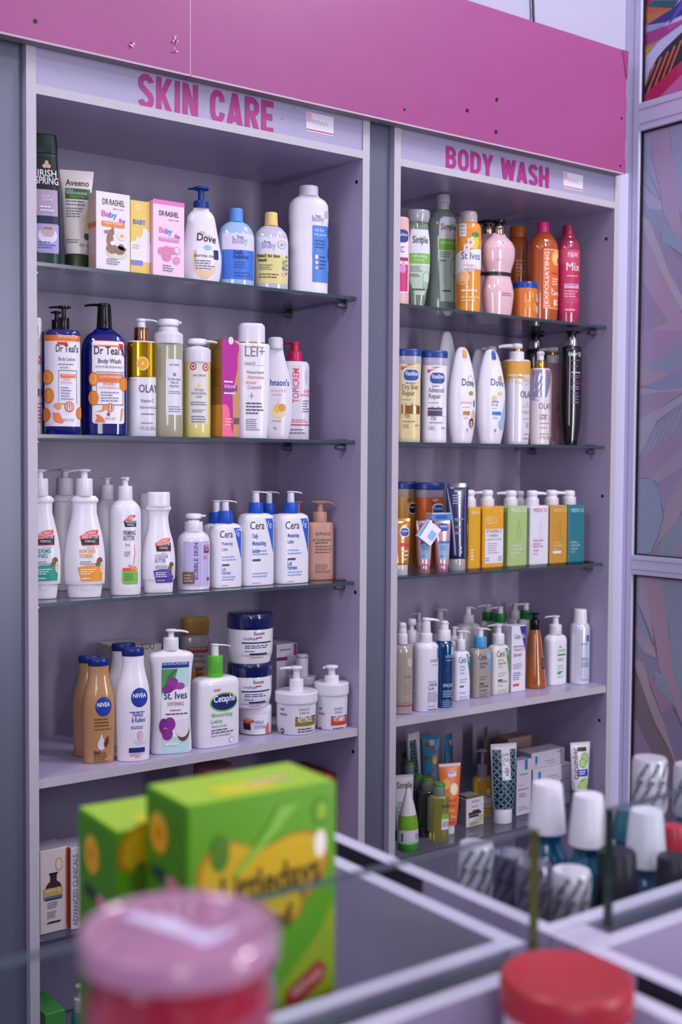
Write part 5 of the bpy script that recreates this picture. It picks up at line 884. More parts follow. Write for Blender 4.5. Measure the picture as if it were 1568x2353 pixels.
def blackb(u, hw, label, y, v0, d=None):
    s = BOT(label, 'bottle', B2, u, hw, 900, name='pump_bottle', y=y, ratio=.8, n=2.3)
    s.body([(None, hw*.62), (1000, hw*.78), (970, hw*.93), (930, hw), (v0+10, hw*.97), (v0+3, hw*.9), (v0, hw*.8)], BKB, bt=0)
    s.pump(v0, v0-21, v0-36, 15, M('#c8bcc4', .1, metal=1), BLK, 'R' if y > .15 else -70, 20, 't', hh=8, hr=13, drop=1, stem=.7)
    s.uo0 = -.3
    if d: s.deco(d)
    return s
blackb(1230, 26, 'glossy black pump bottle at the back with a silver collar, second shelf', .22, 804)
blackb(1313, 25, 'glossy black tapering hair bottle with purple print at the right end of the second shelf', .085, 797, [('t', 'Hair', .05, 815, 10, W_, .8), ('t', 'Q', .7, 815, 9, W_, .3), L_(-.1, 1.0, 828, 832, 1, GY), L_(-.1, .9, 842, 846, 1, '#8a3c70'), L_(-.1, .9, 856, 860, 1, W_), L_(-.1, 1.0, 863, 872, 2, '#a04c88'), L_(0, 1.0, 876, 886, 2, '#8a3c88'), L_(-.1, 1.0, 888, 898, 2, '#9a7aa0'), L_(0, .9, 902, 930, 4, '#7a6a88')])
s = BOT('rose pink translucent body wash with a white pump behind the short cream bottle, second shelf', 'bottle', B2, 1269, 22, 920, name='pump_bottle', y=.155, ratio=.85, n=2.4)
s.body([(None, 18), (995, 21), (840, 22), (836, 20)], M('#c8949c', .15, tr=.2, coat=.5), bt=1); s.pump(836, 817, 798, 15, WHT, WHT, 'L', 30, 't', hh=12, hr=12, drop=2, stem=.7); s.cap([(817, 12), (810, 12)], M('#d8a860', .1, metal=1), 'gold_ring')
s.deco([('t', 'OLAY', .6, 912, 11, '#7a5a68', 1.1, 0, .001), L_(.2, 1.1, 928, 945, 3, '#7a5a68'), ('r', .1, 1.2, 960, 967, '#c86a78'), L_(.2, 1.1, 970, 985, 3, '#9a8098')])
s = BOT('short cream body lotion with a gold collar and silver lilac upper half, second shelf', 'bottle', B2, 1241, 23.5, 940, name='pump_bottle', y=.06, ratio=.9, n=2.3)
s.body([(None, 23), (1010, 23), (852, 23.5), (848, 22)], M('#e0d4d8', .25), bt=1); s.pump(848, 829, 808, 13, M('#d0a050', .1, metal=1), WHT, -100, 12, 't', hh=10, hr=9, drop=0, stem=.65)
sm_ = M('#aaa6c4', .15, metal=.6)
s.deco([('s', [(922, -1.3, -1.2), (914, -1.3, -.2), (914, -1.3, .3), (922, -1.3, 1.3), (851, -1.3, 1.35)], sm_), ('t', 'OLAY', .25, 934, 14, '#4a4656', 1.5, 0, .001), ('t', 'Collagen', .0, 955, 6, '#4a4656', .85), ('t', 'Peptide', -.05, 962, 6, '#4a4656', .75), ('e', .85, 962, .12, 4, '#dc9c3c'), L_(-.4, .9, 972, 976, 1, GY), L_(-.4, .9, 982, 986, 1, GY), L_(-.4, 1.0, 996, 1000, 1, GY), ('t', '17 FL OZ', .2, 1006, 7, '#6a6676', 1.2)])

# ---------------------------------------------------------------- third shelf
vas(B3, 932, 25, 1107, 1318, '#c89040', 'golden lotion bottle with a navy cap at the back left of the third shelf', .2, [('s', [(1155, .0, .1), (1146, .0, .8)], '#b02c40'), ('rr', .15, .98, 1155, 1182, '#dde4f4', .3), ('rr', .2, .94, 1158, 1179, '#14204c', .3), ('t', 'Vaseline', .55, 1165, 6, W_, .6)], '#b0a090')
vas(B3, 987, 33, 1109, 1318, '#c05a20', 'orange lotion bottle with a navy cap behind the pink tubes, third shelf', .15, [('s', [(1160, .0, .1), (1150, .0, .4), (1143, .3, .85)], '#a82438'), ('t', 'NEW', .28, 1149, 7, W_, .4, 8), ('rr', .05, .98, 1157, 1185, '#dde4f4', .3), ('rr', .1, .94, 1160, 1182, '#1c4c9c', .3), ('t', 'Vaseline', .5, 1168, 7, W_, .7)], '#a898a8')
def tube(zs, u, hwt, hwb, v0, v1, vc, label, y, mat, capm, d, rot=-20, rb=.8, name='squeeze_tube', cr=1.0, dd=None, lean=0, hwc=None):
    s = BOT(label, 'tube', zs, u, hwt, (v0+v1)/2, name=name, y=y, ratio=.6, n=2.1, rot=rot, tilt=lean); H = v1-v0
    s.body([(v1, hwb, 1.3), (v1-H*.25, hwb*.6+hwt*.4, 1.05), (v1-H*.6, hwb*.25+hwt*.75, .6), (v0+H*.07, hwt, .14), (v0+H*.05, hwt, .07), (v0, hwt, .07)], mat, bt=0)
    s.cap([(None, (hwc or hwb*.96)), (v1-1, (hwc or hwb*.96))], capm, ratio=.85)
    s.deco(d); return s
PT = M('#d8a8b0', .16, metal=.35, coat=.4); PC = M('#c88c98', .1, metal=.5, coat=.5)
tube(B3, 918, 26, 21, 1192, 1298, 1325, 'gold and orange squeeze tube with a clear cap, front left of third shelf', .05, M('#d88c40', .15, metal=.5, coat=.4), M('#c8c4cc', .15, coat=.4), [('rr', -.05, .85, 1212, 1234, '#e0e4f0', .3), ('rr', .0, .8, 1214, 1232, '#1c4898', .3), ('t', 'Vaseline', .4, 1220, 6, W_, .65), L_(.0, .8, 1238, 1250, 2, '#c07060'), ('s', [(1256, -.1, .9), (1248, -.1, .9)], '#c83c50'), L_(.1, .7, 1262, 1290, 3, '#f0dcc0')])
for (u, y, lb) in ((975, .05, 'left pink metallic squeeze tube under the tilted white carton, third shelf'), (1017, .05, 'right pink metallic squeeze tube with a blue strip along its crimp, third shelf')):
    tube(B3, u, 19, 14.5, 1197, 1300, 1322, lb, y, PT, PC, [('rr', -.55, .65, 1203, 1221, '#1c4898', .3), ('t', 'Vaseline', .05, 1209, 6, W_, .95), ('s', [(1249, -.6, .8), (1243, -.6, .8)], '#3a6cb8'), ('s', [(1285, -.55, .7), (1249, -.6, .78)], '#8cb0d4'), L_(-.4, .5, 1253, 1265, 3, '#4a6aa8'), ('e', .5, 1270, .2, 9, '#d0a868'), L_(-.4, .1, 1275, 1280, 1, '#2c4c90')])
s = Carton('carton', 'small blue and white strip carton lying across the crimp of the right pink tube', 'box', B3, 995, 1038, 1180, .028, M('#d8c4d4', .3), y=.042, vm=1190, H=.017); s.root.location.z = B3+.113
s.root.location.z = onY(1017, 1196, .05).z+.0005
s.deco([('r', -.98, .98, 1, 2, '#4a88cc')] if False else [], 'front_print') if False else None
zl = s.root.location.z-B3
class _F(Surf): pass
q = _F(); q.curved = False; q.a = s.w/2; q.mpx = s.mpx; q.root = s.root; q.zz = lambda v: v; q.half = lambda f=None: s.w/2; sw = s.w/2
q.map = lambda u, z, e: (sw+u, -e, z)
q.deco([('r', -.98, .98, .001, .015, '#4a8ccc'), ('rr', -.7, .5, .004, .012, '#2c62b0', .02)], 'front_print')
s = Carton('carton', 'white carton with blue print tilted on top of the left pink tube, third shelf', 'box', B3, 953, 985, 1180, .012, M('#e6e2ee', .3), y=.022, vm=1200, H=.046)
s.root.location = onY(960, 1232, .022); s.root.rotation_euler = (0, math.radians(36), math.radians(-14))
q = _F(); q.curved = False; q.a = s.w/2; q.mpx = s.mpx; q.root = s.root; q.zz = lambda v: v; q.half = lambda f=None: 1; sw = s.w/2; q.map = lambda u, z, e: (sw+u, -e, z)
q.deco([('r', -sw*.95, -sw*.75, .002, .044, '#3c8cd0'), ('r', sw*.0, sw*.8, .012, .032, '#8cb8dc')], 'front_print')
NV = M('#141c50', .22, coat=.4)
s = tube(B3, 1051, 26, 21, 1111, 1284, 1314, 'tall navy squeeze tube standing on a clear cap, third shelf', .065, NV, M('#c4c4cc', .15, tr=.3, coat=.4), [('t', 'balea', -.05, 1128, 6, W_, .5), ('s', [(1122, -.02, .03), (1115, .0, .08)], '#a8c040'), L_(-.5, .5, 1136, 1160, 4, '#a8a8c8'), L_(-.4, .5, 1190, 1196, 1, '#8a8ab0')]+[('t', t, -.1, v, 7, '#b8b4cc', w) for t, v, w in (('TONUS', 1195, .6), ('VITAL', 1211, .5), ('SLEEK', 1224, .55))]+[('e', .1, 1258, .1, 4, '#c8c8dc'), ('e', .1, 1268, .1, 4, '#c8c8dc'), ('s', [(1282, .52, .55), (1200, .55, .58), (1120, .7, .72)], '#b8b8d0'), ('s', [(1245, .95, .99), (1225, .85, .99), (1205, .8, .95)], '#d8b070')])
def medix(u0, u1, v0, vb, col, label, pu, ph, side, d, y=.055, reach=32, dk=None, pv=None, ring=False, dep=.05):
    s = Carton('pump_bottle', label, 'bottle', B3, u0, u1, v0, dep, M(col, .32), y=y, bev=.004)
    # a round pump set in the middle of the square shoulder
    p = Item.__new__(Item); p.u = pu; p.y = y+dep/2; p.zs = B3; p.vr = v0; p.ratio = 1; p.n = 2; p.rot = 0; p.root = s.root
    P = onY(pu, v0, p.y); d_ = P-CAM; p.Z = d_.dot(cF); p.phi = math.atan2(d_.x, d_.y); p.psi = p.phi; p.ca = abs(Vector((d_.x, d_.y)).normalized().dot(Vector((cF.x, cF.y)).normalized())); p.mpx = p.Z/FPX
    ox = P.x-s.root.location.x; h = Vector((cR.x, cR.y)).normalized()
    ob0 = set(s.root.children); zt = s.h
    f = zt-p.zz(v0); p.zz = lambda v, b=p.y: (onY(pu, v, b).z-B3)
    vc = v0
    while p.zz(vc) > zt and vc < v0+40: vc += .5
    while p.zz(vc) < zt: vc -= .25
    p.pump(vc, ph[0], ph[1], 16.5, WHT2, WHT, side, reach, 'c', hh=15, hr=13.5, drop=1, stem=.8)
    for c in set(s.root.children)-ob0: c.location = (ox, dep/2, 0)
    s.deco(d, 'front_print'); return s
MD = lambda c, c2, t: [('t', 'MEDIX 5.5', .0, 1173, 9, c, 1.5), ('s', [(1239, -.1, -.05), (1215, -.15, -.1), (1198, .05, .1)], c2), ('s', [(1239, .2, .25), (1222, .15, .2), (1198, .05, .1)], c2)]+[('t', a, -.75+w/2, v, 5, c, w) for a, v, w in t]
medix(1080, 1107, 1167, 1308, '#dca428', 'yellow square pump bottle behind the navy tube, third shelf', 1078, (1146, 1126), 'R', [('t', 'MEDIX 5.5', -.1, 1178, 8, W_, 1.4), L_(-.8, -.2, 1262, 1290, 4, W_)], y=.05, reach=9)
medix(1112, 1160, 1165, 1305, '#e0a42c', 'yellow square pump bottle with a large white front label, third shelf', 1120, (1146, 1126), 'L', [('t', 'MEDIX', -.25, 1196, 18, '#ecd0a0', 1.2, 0, 0), ('t', '5.5', .3, 1176, 26, '#e6b458', .9, 0, 0), ('r', -.85, .88, 1217, 1296, '#e2deea'), ('t', 'VITAMIN C', .0, 1222, 8, '#4a4658', 1.5), ('t', '+ TURMERIC', -.15, 1232, 6, '#5a5668', 1.15), ('t', 'DARK SPOT CREAM', .0, 1241, 4, '#5a5668', 1.4), L_(-.6, .5, 1248, 1275, 5, '#a8a4b8'), L_(-.8, -.4, 1282, 1292, 2, GY), L_(.4, .8, 1280, 1292, 3, GY)], y=.05)
medix(1170, 1214, 1164, 1302, '#a8c47c', 'pale green square pump bottle, third shelf', 1174, (1146, 1127), 'L', MD(W_, '#96b06c', (('COCONUT OIL', 1255, 1.1), ('+ ALOE VERA', 1263, 1.2), ('Body Lotion', 1271, .9), ('15 FL OZ', 1280, .5))), y=.05)
medix(1221, 1263, 1163, 1299, '#e0deea', 'white square pump bottle with red print, third shelf', 1223, (1146, 1127), 'R', MD('#c8406c', '#d2cedc', (('RETINOL BODY', 1243, 1.1), ('RETINOL +', 1251, .9), ('FERULIC ACID', 1257, 1.1), ('LOTION', 1266, .6), ('15 FL OZ', 1274, .5))), y=.05)
medix(1267, 1306, 1162, 1295, '#c8943c', 'ochre square pump bottle with its pump in plastic wrap, third shelf', 1268, (1144, 1126), 'R', MD('#ecd8b8', '#b8863a', (('VITAMIN C +', 1248, .9), ('TURMERIC', 1255, 1.1), ('Lotion', 1263, .6)))+[('r', -.75, .2, 1267, 1273, '#e6e0ea')], y=.05)
medix(1308, 1346, 1161, 1290, '#2f7886', 'teal square pump bottle at the right end of the third shelf', 1308, (1142, 1127), 'L', MD('#cfe0e4', '#3a8490', (('RETINOL +', 1247, .95), ('LACTIC ACID', 1254, 1.1), ('LOTION', 1262, .8), ('15 FL OZ', 1269, .5))), y=.05)
s = BOT('white pump head at the back between the yellow and the green square bottles', 'bottle', B3, 1192, 20, 1200, name='pump_bottle', y=.2, ratio=1, n=4); s.body([(None, 20), (1175, 20), (1170, 19)], M('#a8c47c', .35)); s.pump(1170, 1148, 1128, 14, WHT2, WHT2, 'L', 18, 'c', hh=14, hr=12, drop=1, stem=.8)

# ---------------------------------------------------------------- fourth (solid) shelf
CLB = M('#c9bfae', .1, tr=.35, coat=.5)
s = BOT('clear beige micellar gel bottle with a white pump cut by the post, fourth shelf', 'bottle', B4, 924, 24, 1560, name='pump_bottle', vb=1648, off=.035, ratio=.9, n=2.4)
s.body([(None, 22), (1635, 24), (1500, 24), (1488, 22), (1481, 15)], CLB, bt=0); s.pump(1480, 1456, 1431, 12.5, WHT, WHT, -100, 10, 'c', hh=14, hr=9, drop=0, stem=.85)
s.deco([('r', -.9, 1.15, 1617, 1620, '#a83848'), ('e', .5, 1520, .3, 12, '#b8ac9c'), ('e', .5, 1520, .25, 10, '#c9bfae'), ('t', 'ISDIN', .35, 1552, 7, '#a87a78', .7), L_(.1, 1.0, 1563, 1592, 4, '#a89a90'), L_(-.8, .9, 1608, 1615, 1, '#b87a78')])
def pb(u, hw, v0, vb, pc, label, mat, colc=None, y=None, side='R', reach=24, d=None, ratio=.62, n=3, rot=-20, off=.04, style='a', hm=None, hh=6, stem=.5, hr=None, zs=None):
    s = BOT(label, 'bottle', B4 if zs is None else zs, u, hw, (v0+(vb or v0+150))/2, name='pump_bottle', y=y, vb=vb, off=off, ratio=ratio, n=n, rot=rot)
    s.body([(None, hw*.97), (v0+14, hw*.99), (v0+6, hw*.93), (v0, hw*.7)], mat, bt=0); s.pump(v0, pc[1], pc[2], pc[0], colc or WHT, hm or WHT, side, reach, style, hh=hh, drop=3, stem=stem, hr=hr)
    if d: s.deco(d)
    return s
GB = M('#c3c1cb', .3)
pb(945, 18, 1476, None, (12, 1448, 1421), 'frosted pump bottle behind the clear beige bottle, fourth shelf', M('#c8bcc0', .2), y=.13, reach=10, side='L', style='c', hh=16, hr=11)
pb(962, 20, 1450, None, (10, 1430, 1408), 'grey white pump bottle at the back left corner of the fourth shelf', GB, GB, y=.22, side='L', reach=20, hm=GB)
pb(1010, 26, 1455, None, (16, 1424, 1397), 'off white bottle with a broad foamer pump at the back of the fourth shelf', GB, GB, y=.24, reach=17, hm=GB, hh=9, hr=14)
pb(978, 30, 1476, 1642, (15.5, 1455, 1420), 'tall white body balm bottle with a blue square logo, front left of the fourth shelf', M('#e3e0ee', .25), side='R', reach=30, hh=9, hr=10, stem=.75, ratio=.85, n=2.4, d=[('r', .72, 1.05, 1487, 1511, '#2a7cc8'), ('t', 'LA ROCHE-POSAY', .6, 1515, 7, '#4a4658', 1.0), L_(.2, 1.0, 1524, 1527, 1, GY), L_(-.1, .9, 1560, 1566, 1, '#8aa8dc'), ('t', 'LIPIKAR', .35, 1570, 8, '#4a4c68', .75), ('t', 'BAUME', .2, 1579, 6, '#4a4c68', .5), L_(-.1, .9, 1586, 1610, 6, '#8a88a4'), L_(-.1, .8, 1617, 1622, 1, '#6a98d0'), L_(-.1, .8, 1624, 1630, 1, '#4a4658')])
pb(1020, 21.5, 1472, 1634, (15.5, 1448, 1427), 'deep blue translucent gel bottle with white lettering, fourth shelf', M('#0f3f74', .1, tr=.15, coat=.6), side='R', reach=10, hh=9, hr=9, stem=.7, ratio=.9, n=2.4, d=[('r', .55, 1.0, 1479, 1503, '#b4cce4'), ('t', 'LA ROCHE', .4, 1506, 7, '#c8d4e8', 1.1), L_(-.1, .9, 1514, 1517, 1, '#c8d4e8'), ('s', [(1555, -.3, -.2), (1542, -.3, .5), (1530, -.3, -.2)], '#0a2858'), ('t', 'EFFACLAR', .2, 1572, 8, '#dce6f4', 1.15), L_(-.4, .9, 1583, 1600, 4, '#a8c0dc'), L_(-.4, .8, 1605, 1622, 4, '#88a8cc')])
pb(1043, 18, 1470, None, (11, 1462, 1440), 'small white pump bottle just behind the deep blue gel bottle, fourth shelf', GB, y=.16, reach=12, side='R')
CL = lambda c, a, b: ((a, .62, .26, .055, c), (b, .5, .34, .055, c))
cera(1058, 23, B4, 1494, 1622, 1449, 'white cleanser bottle with a teal corner wedge and white pump, fourth shelf', .085, cc='#e4e2ee', lc='#128a94', lines=(('Renewing', .62, .27, .05, '#4ca4b8'), ('Control', .55, .33, .05, '#4ca4b8'), ('Cleanser', .55, .39, .05, '#4ca4b8'), ('Gel Moussant', .75, .74, .05, '#4ca4b8')), reach=22, ch=25, hc=11.5, t1='#7cb8c8')
cera(1075, 31, B4, 1432, 1600, 1394, 'large off white cleanser bottle standing at the back, fourth shelf', .2, cc='#cfccd6', reach=16, deco=False, ch=20, hc=14, body='#c9c6cc').deco([('t', 'Nutri', .15, 1461, 6, '#3a3640', .35), ('t', 'CERA', .0, 1473, 9, '#5aa8b8', .7), ('r', -.3, .5, 1482, 1486, '#5aa8b8')])
cera(1103, 26, B4, 1487, 1615, 1443, 'grey beige clear smoothing cleanser with a light blue collar, fourth shelf', .085, cc='#4c9cd8', lc='#62b0e0', bmat=M('#b4ada4', .15, tr=.25, coat=.5), lines=(('SA Smoothing', .85, .27, .05, '#3a3648'), ('Cleanser', .6, .33, .05, '#3a3648'), ('SA Gel Nettoyant', 1.0, .68, .05, '#3a3648'), ('Anti-rugosites', .85, .75, .05, '#3a3648')), reach=24, ch=24, hc=15, t1='#7a766c')
cera(1145, 26, B4, 1480, 1606, 1435, 'cream white foaming cleanser with a green corner wedge, fourth shelf', .09, cc='#e4e2ea', lc='#3c9c3c', bmat=M('#dbd8da', .25), lines=(('Hydrating', .6, .27, .045, '#7cc060'), ('Cream-to-Foam', .9, .33, .045, '#3a3648'), ('Cleanser', .55, .39, .045, '#7cc060'), ('Creme Moussante', 1.05, .66, .045, '#3a3648'), ('Nettoyante', .6, .73, .045, '#7cc060')), reach=26, side='L', ch=24, hc=14, t1='#9cc890')
for u, y, lb in ((1121, .25, 'leftmost bottle with a dark green collar at the back of the fourth shelf'), (1149, .205, 'middle bottle with a dark green collar at the back of the fourth shelf'), (1208, .2, 'rightmost bottle with a dark green collar at the back, left of the black pump')):
    v = 1426 if u < 1140 else (1430 if u < 1200 else 1422)
    pb(u, 22, v, None, (13.5, v-20, v-36), lb, M('#c6c4c8', .3), M('#0f7a34', .35), y=y, side='L', reach=24, n=3.4)
pb(1182, 22, 1421, None, (12, 1402, 1386), 'pale grey pump bottle in the far right back corner of the fourth shelf', M('#bfbdc4', .3), GB, y=.275, side='L', reach=14, hm=GB, n=3.4)
def serum(u0, u1, y, lb, vb=None, rot=0, k=0):
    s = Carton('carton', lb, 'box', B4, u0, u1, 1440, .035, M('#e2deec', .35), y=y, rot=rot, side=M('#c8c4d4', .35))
    s.deco([('s', [(1500, .94, .98), (1442, .1, .98)], '#40309c'), ('t', 'Cera', -.25, 1464, 12, '#4a4658', .85, 0, .004), ('t', 'Ve', .6, 1464, 12, '#dcd8f0', .5, 0, .004), ('t', 'Skin Renewing', -.05, 1487, 5, '#3a3888', 1.4), ('t', 'Vitamin C', .0, 1494, 8, '#d85a44', 1.5), ('t', 'Serum', -.2, 1506, 9, '#3a4890', 1.1, 0, .004), L_(-.8, .6, 1526, 1540, 3, '#8a88b0'), L_(-.8, .5, 1546, 1566, 4, '#6a6898'), ('rr', -.8, .1, 1573, 1579, '#dc5a40', .05)], 'front_print'); return s
serum(1177, 1209, .075, 'white serum carton with a purple corner triangle, front one of two, fourth shelf')
serum(1160, 1186, .125, 'white serum carton with a purple corner triangle standing behind its twin, fourth shelf')
s = BOT('conical glass bottle of orange oil with a black pump and small black label, fourth shelf', 'bottle', B4, 1228, 29, 1540, name='pump_bottle', vb=1587, off=.035, ratio=1, n=2)
s.body([(None, 28.5), (1580, 29), (1540, 25), (1500, 20), (1460, 15), (1447, 12)], M('#e07c34', .06, tr=.6, coat=.6), bt=0); s.pump(1447, 1424, 1409, 12, BLK, BLK, 'L', 22, 'a', hh=5, hr=12, drop=1, stem=.55)
s.deco([('rr', .35, 1.05, 1511, 1535, '#14121c', .03), L_(.42, .98, 1515, 1531, 4, '#8a88a0'), L_(.4, 1.0, 1503, 1506, 1, '#8a5030')])
cera(1276, 27, B4, 1457, 1576, 1415, 'white ceramide lotion bottle with green print and a white pump, fourth shelf', .095, cc='#e4e2ea', deco=False, side='L', reach=25, ch=22, hc=14.5).deco([('t', 'Nutri', -.05, 1484, 5, '#3a3640', .3), ('t', 'CERAMIDE', .1, 1493, 7, '#7cc08c', .9), ('r', -.35, .6, 1501, 1505, '#2c9c4c'), L_(-.35, .4, 1510, 1518, 2, '#8a5a70'), L_(-.35, .5, 1525, 1537, 3, '#9cc8a8'), ('r', -.35, .3, 1540, 1543, '#3ca85c'), ('r', -.35, .05, 1543, 1547, '#3ca85c'), L_(-.35, .5, 1550, 1556, 1, '#9cc8a8')])
s = BOT('white spray can with a blue square, alone at the right end of the fourth shelf', 'spray can', B4, 1333, 23, 1500, name='spray_can', vb=1568, off=.035, ratio=1, n=2)
s.body([(None, 22.5), (1560, 23), (1445, 23), (1436, 21), (1431, 16)], M('#dcdcec', .15, metal=.2, coat=.5), bt=0); s.cap([(1432, 15.5), (1425, 15.5), (1400, 14.5)], WHT, 'cap')
s.deco([('s', [(1550, .2, .75), (1475, .2, .75)], '#b8cce6'), ('r', .2, .62, 1457, 1472, '#2474c4'), L_(-.4, .8, 1475, 1480, 1, GY), L_(-.3, .7, 1508, 1515, 2, '#5a6a98'), L_(-.3, .8, 1518, 1530, 3, '#5a6a98'), L_(-.3, .7, 1557, 1561, 1, GY)])

# ---------------------------------------------------------------- fifth (glass) shelf
LW = M('#dedbe2', .3)
tube(B5, 926, 25, 20, 1781, 1905, 1930, 'white facial wash tube with green lettering foot, cut by the post, fifth shelf', .112, LW, M('#2a8a4c', .3), [('t', 'Simple', .1, 1803, 15, '#3a3848', 1.5)]+LEAF(.35, 1803)+[('s', [(1895, -.75, .5), (1855, -.8, .0), (1850, -.8, -.3)], '#a8d0c0'), ('t', 'DETOX', -.2, 1842, 6, '#3aa088', .7), ('t', 'CLEAR', -.2, 1850, 6, '#3aa088', .7), L_(-.6, .3, 1860, 1875, 2, GY)])
s = BOT('small white cone tube banded in green on a green cap, front left of fifth shelf', 'tube', B5, 938, 26, 1880, name='squeeze_tube', y=.05, ratio=.8, n=2, rot=-10)
s.body([(1934, 25), (1900, 24), (1870, 19), (1840, 12), (1812, 4)], LW, bt=0); s.cap([(None, 24), (1933, 25)], M('#3f9c34', .3))
s.deco([('s', [(1903, -1.3, 1.3), (1871, -1.3, 1.3)], '#74b02c'), L_(.3, .9, 1912, 1925, 3, GY), ('r', -.95, -.8, 1910, 1928, '#5a5668')])
SD = M('#3f4434', .15, tr=.2, coat=.4); SC2 = M('#7a8880', .15, coat=.4); GCAP = M('#4c8c2c', .35)
def oil(u, hw, v0, vb, y, label, body, lab=None, cw=.62, zt=None):
    s = BOT(label, 'bottle', B5, u, hw, (v0+vb)/2, y=y, ratio=.75, n=2.8, rot=-24)
    s.body([(None, hw*.98), (v0+36, hw), (v0+30, hw*.95), (v0+27, hw*.6)], body, bt=0); s.cap([(v0+28, hw*cw), (v0+6, hw*cw)], SC2, 'clear_collar'); s.cap([(v0+6, hw*cw), (v0, hw*cw*.95)], GCAP, 'cap')
    if lab: s.deco(lab)
    return s
oil(941, 19, 1750, 1900, .19, 'dark bottle with a green topped cap furthest back in its row, fifth shelf', SD)
oil(960, 19, 1780, 1915, .14, 'dark bottle with a green topped cap, middle of its row, fifth shelf', SD, [('r', -.2, .9, 1822, 1890, '#c8c8cc'), ('t', 'S', .4, 1828, 9, DK, .25)])
oil(981, 22, 1788, 1925, .10, 'dark bottle with a green topped cap just behind the clear oil bottle, fifth shelf', SD, [('r', -.1, .9, 1826, 1905, '#c8c8cc'), ('t', 'Si', .35, 1832, 12, DK, .5), L_(.1, .8, 1860, 1895, 4, '#4a5a40')])
oil(1009, 23, 1799, 1937, .055, 'clear bottle of pale yellow oil with a green topped cap, front of the fifth shelf', M('#b4b058', .06, tr=.55, coat=.5), [('r', .05, .98, 1867, 1903, '#d6dcdc'), ('r', .05, .98, 1867, 1878, '#7cb83c'), ('t', 'Simple', .5, 1848, 9, '#4a4c38', .85), L_(.15, .9, 1884, 1896, 3, GY)])
tube(B5, 1033, 26, 17, 1754, 1894, 1920, 'bright orange apricot tube with a white cap, fifth shelf', .085, M('#e07434', .3), LW, [('r', -.98, .98, 1755, 1761, '#e8e2e8'), ('rr', -.2, .55, 1772, 1784, '#dcdcec', .05), ('t', 'BEAUTY', .17, 1775, 6, '#3a4890', .6), ('e', -.4, 1800, .35, 12, '#eca860'), ('e', .3, 1812, .4, 14, '#f0c8a0'), ('e', .28, 1812, .3, 11, '#ece4c8'), ('t', 'APRICOT', .15, 1837, 7, '#c03c28', .8), ('t', 'PEEL', .0, 1848, 6, '#c03c28', .8), L_(-.3, .5, 1856, 1864, 2, '#f0d0b8'), ('t', 'Wow', .2, 1873, 8, '#f4e4dc', .5), L_(-.3, .5, 1883, 1890, 1, '#c03c28')], hwc=13)
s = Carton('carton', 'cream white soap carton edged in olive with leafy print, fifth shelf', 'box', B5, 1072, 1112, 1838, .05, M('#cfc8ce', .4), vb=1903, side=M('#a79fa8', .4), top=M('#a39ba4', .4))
s.deco([('r', -1, 1, 1832, 1837, '#5c5434'), ('t', 'YOUNIQ', .0, 1846, 5, GY, .9), L_(-.4, .4, 1856, 1860, 1, GY), ('r', -.3, .5, 1866, 1870, '#2c342c'), ('r', -.75, .7, 1870, 1876, '#2c342c'), ('r', -.7, .4, 1877, 1882, '#2c342c'), ('e', .3, 1893, .6, 7, '#a8b48c'), ('e', -.2, 1896, .5, 4, '#8ca070'), ('e', .7, 1884, .25, 5, '#9cb080'), ('r', -1, 1, 1904, 1907, '#5c5434')], 'front_print')
s.deco([L_(-.6, .5, 1850, 1870, 4, '#8a6a78'), ('r', -1, 1, 1832, 1837, '#5c5434')], 'side_print', face='s')
pb(1108, 24, 1784, 1890, (12, 1757, 1723), 'yellow face cleanser bottle with a clear white pump, fifth shelf', M('#d8a82c', .2, coat=.4), M('#c4bfc6', .2, tr=.3), zs=B5, side='L', reach=16, off=.04, ratio=.6, n=2.6, stem=.35, hh=7, hr=11, hm=M('#c0bcc8', .2, tr=.3), y=None, d=[('r', -1.1, 1.1, 1783, 1796, '#a8a090'), ('e', .4, 1816, .2, 7, '#f0e4b0'), ('t', 'St.Ives', .25, 1826, 11, '#3a4a70', 1.0), ('s', [(1852, -.6, .9), (1824, -.6, .95)], '#e2dce0'), ('r', -.4, .9, 1842, 1848, '#e0c048'), L_(-.2, .7, 1855, 1872, 3, '#f0dc98')])
LF = M('#2d5c6c', .35)
def leafy(u0=-.9, u1=.9, v0=1722, v1=1855, seed=2, base='#16222c'):
    r = random.Random(seed); out = [('r', u0, u1, v0, v1, base)]; P = (v1-v0)/17
    for i in range(17):
        for j in range(7):
            u = u0+(j+.5)*(u1-u0)/7+r.uniform(-.04, .04); v = v0+(i+.5)*P; k = 1 if (i+j) % 2 else -1; w = (u1-u0)/26
            out.append(('s', [(v+P*.55, u+k*w*1.6-w*.2, u+k*w*1.6+w*.2), (v+P*.1, u-w*.9, u+w*.9), (v-P*.5, u-k*w*1.6-w*.2, u-k*w*1.6+w*.2)], r.choice(('#6f9cb0', '#5c8ca4', '#7aa8b8'))))
    return out
tube(B5, 1157, 31, 22, 1709, 1858, 1887, 'teal leaf patterned scrub tube with a white name panel, fifth shelf', .075, M('#dcd8e0', .3), LW, leafy()+[('r', -.25, .4, 1722, 1790, '#dcd8e0'), ('t', 'body', .08, 1732, 9, '#6a6678', .5), ('t', 'scrub', .08, 1744, 9, '#6a6678', .55), ('t', 'TEA', .12, 1765, 5, '#1c1a24', .3, 0, .03), ('t', 'TREE', .12, 1771, 5, '#1c1a24', .35, 0, .03), ('t', 'OIL', .12, 1777, 5, '#1c1a24', .25, 0, .03)])
s = Carton('carton', 'tall narrow white cream carton with a blue tab, fifth shelf', 'box', B5, 1188, 1222, 1750, .03, M('#c9c4d2', .4), vb=1876, side=M('#aaa4b8', .4))
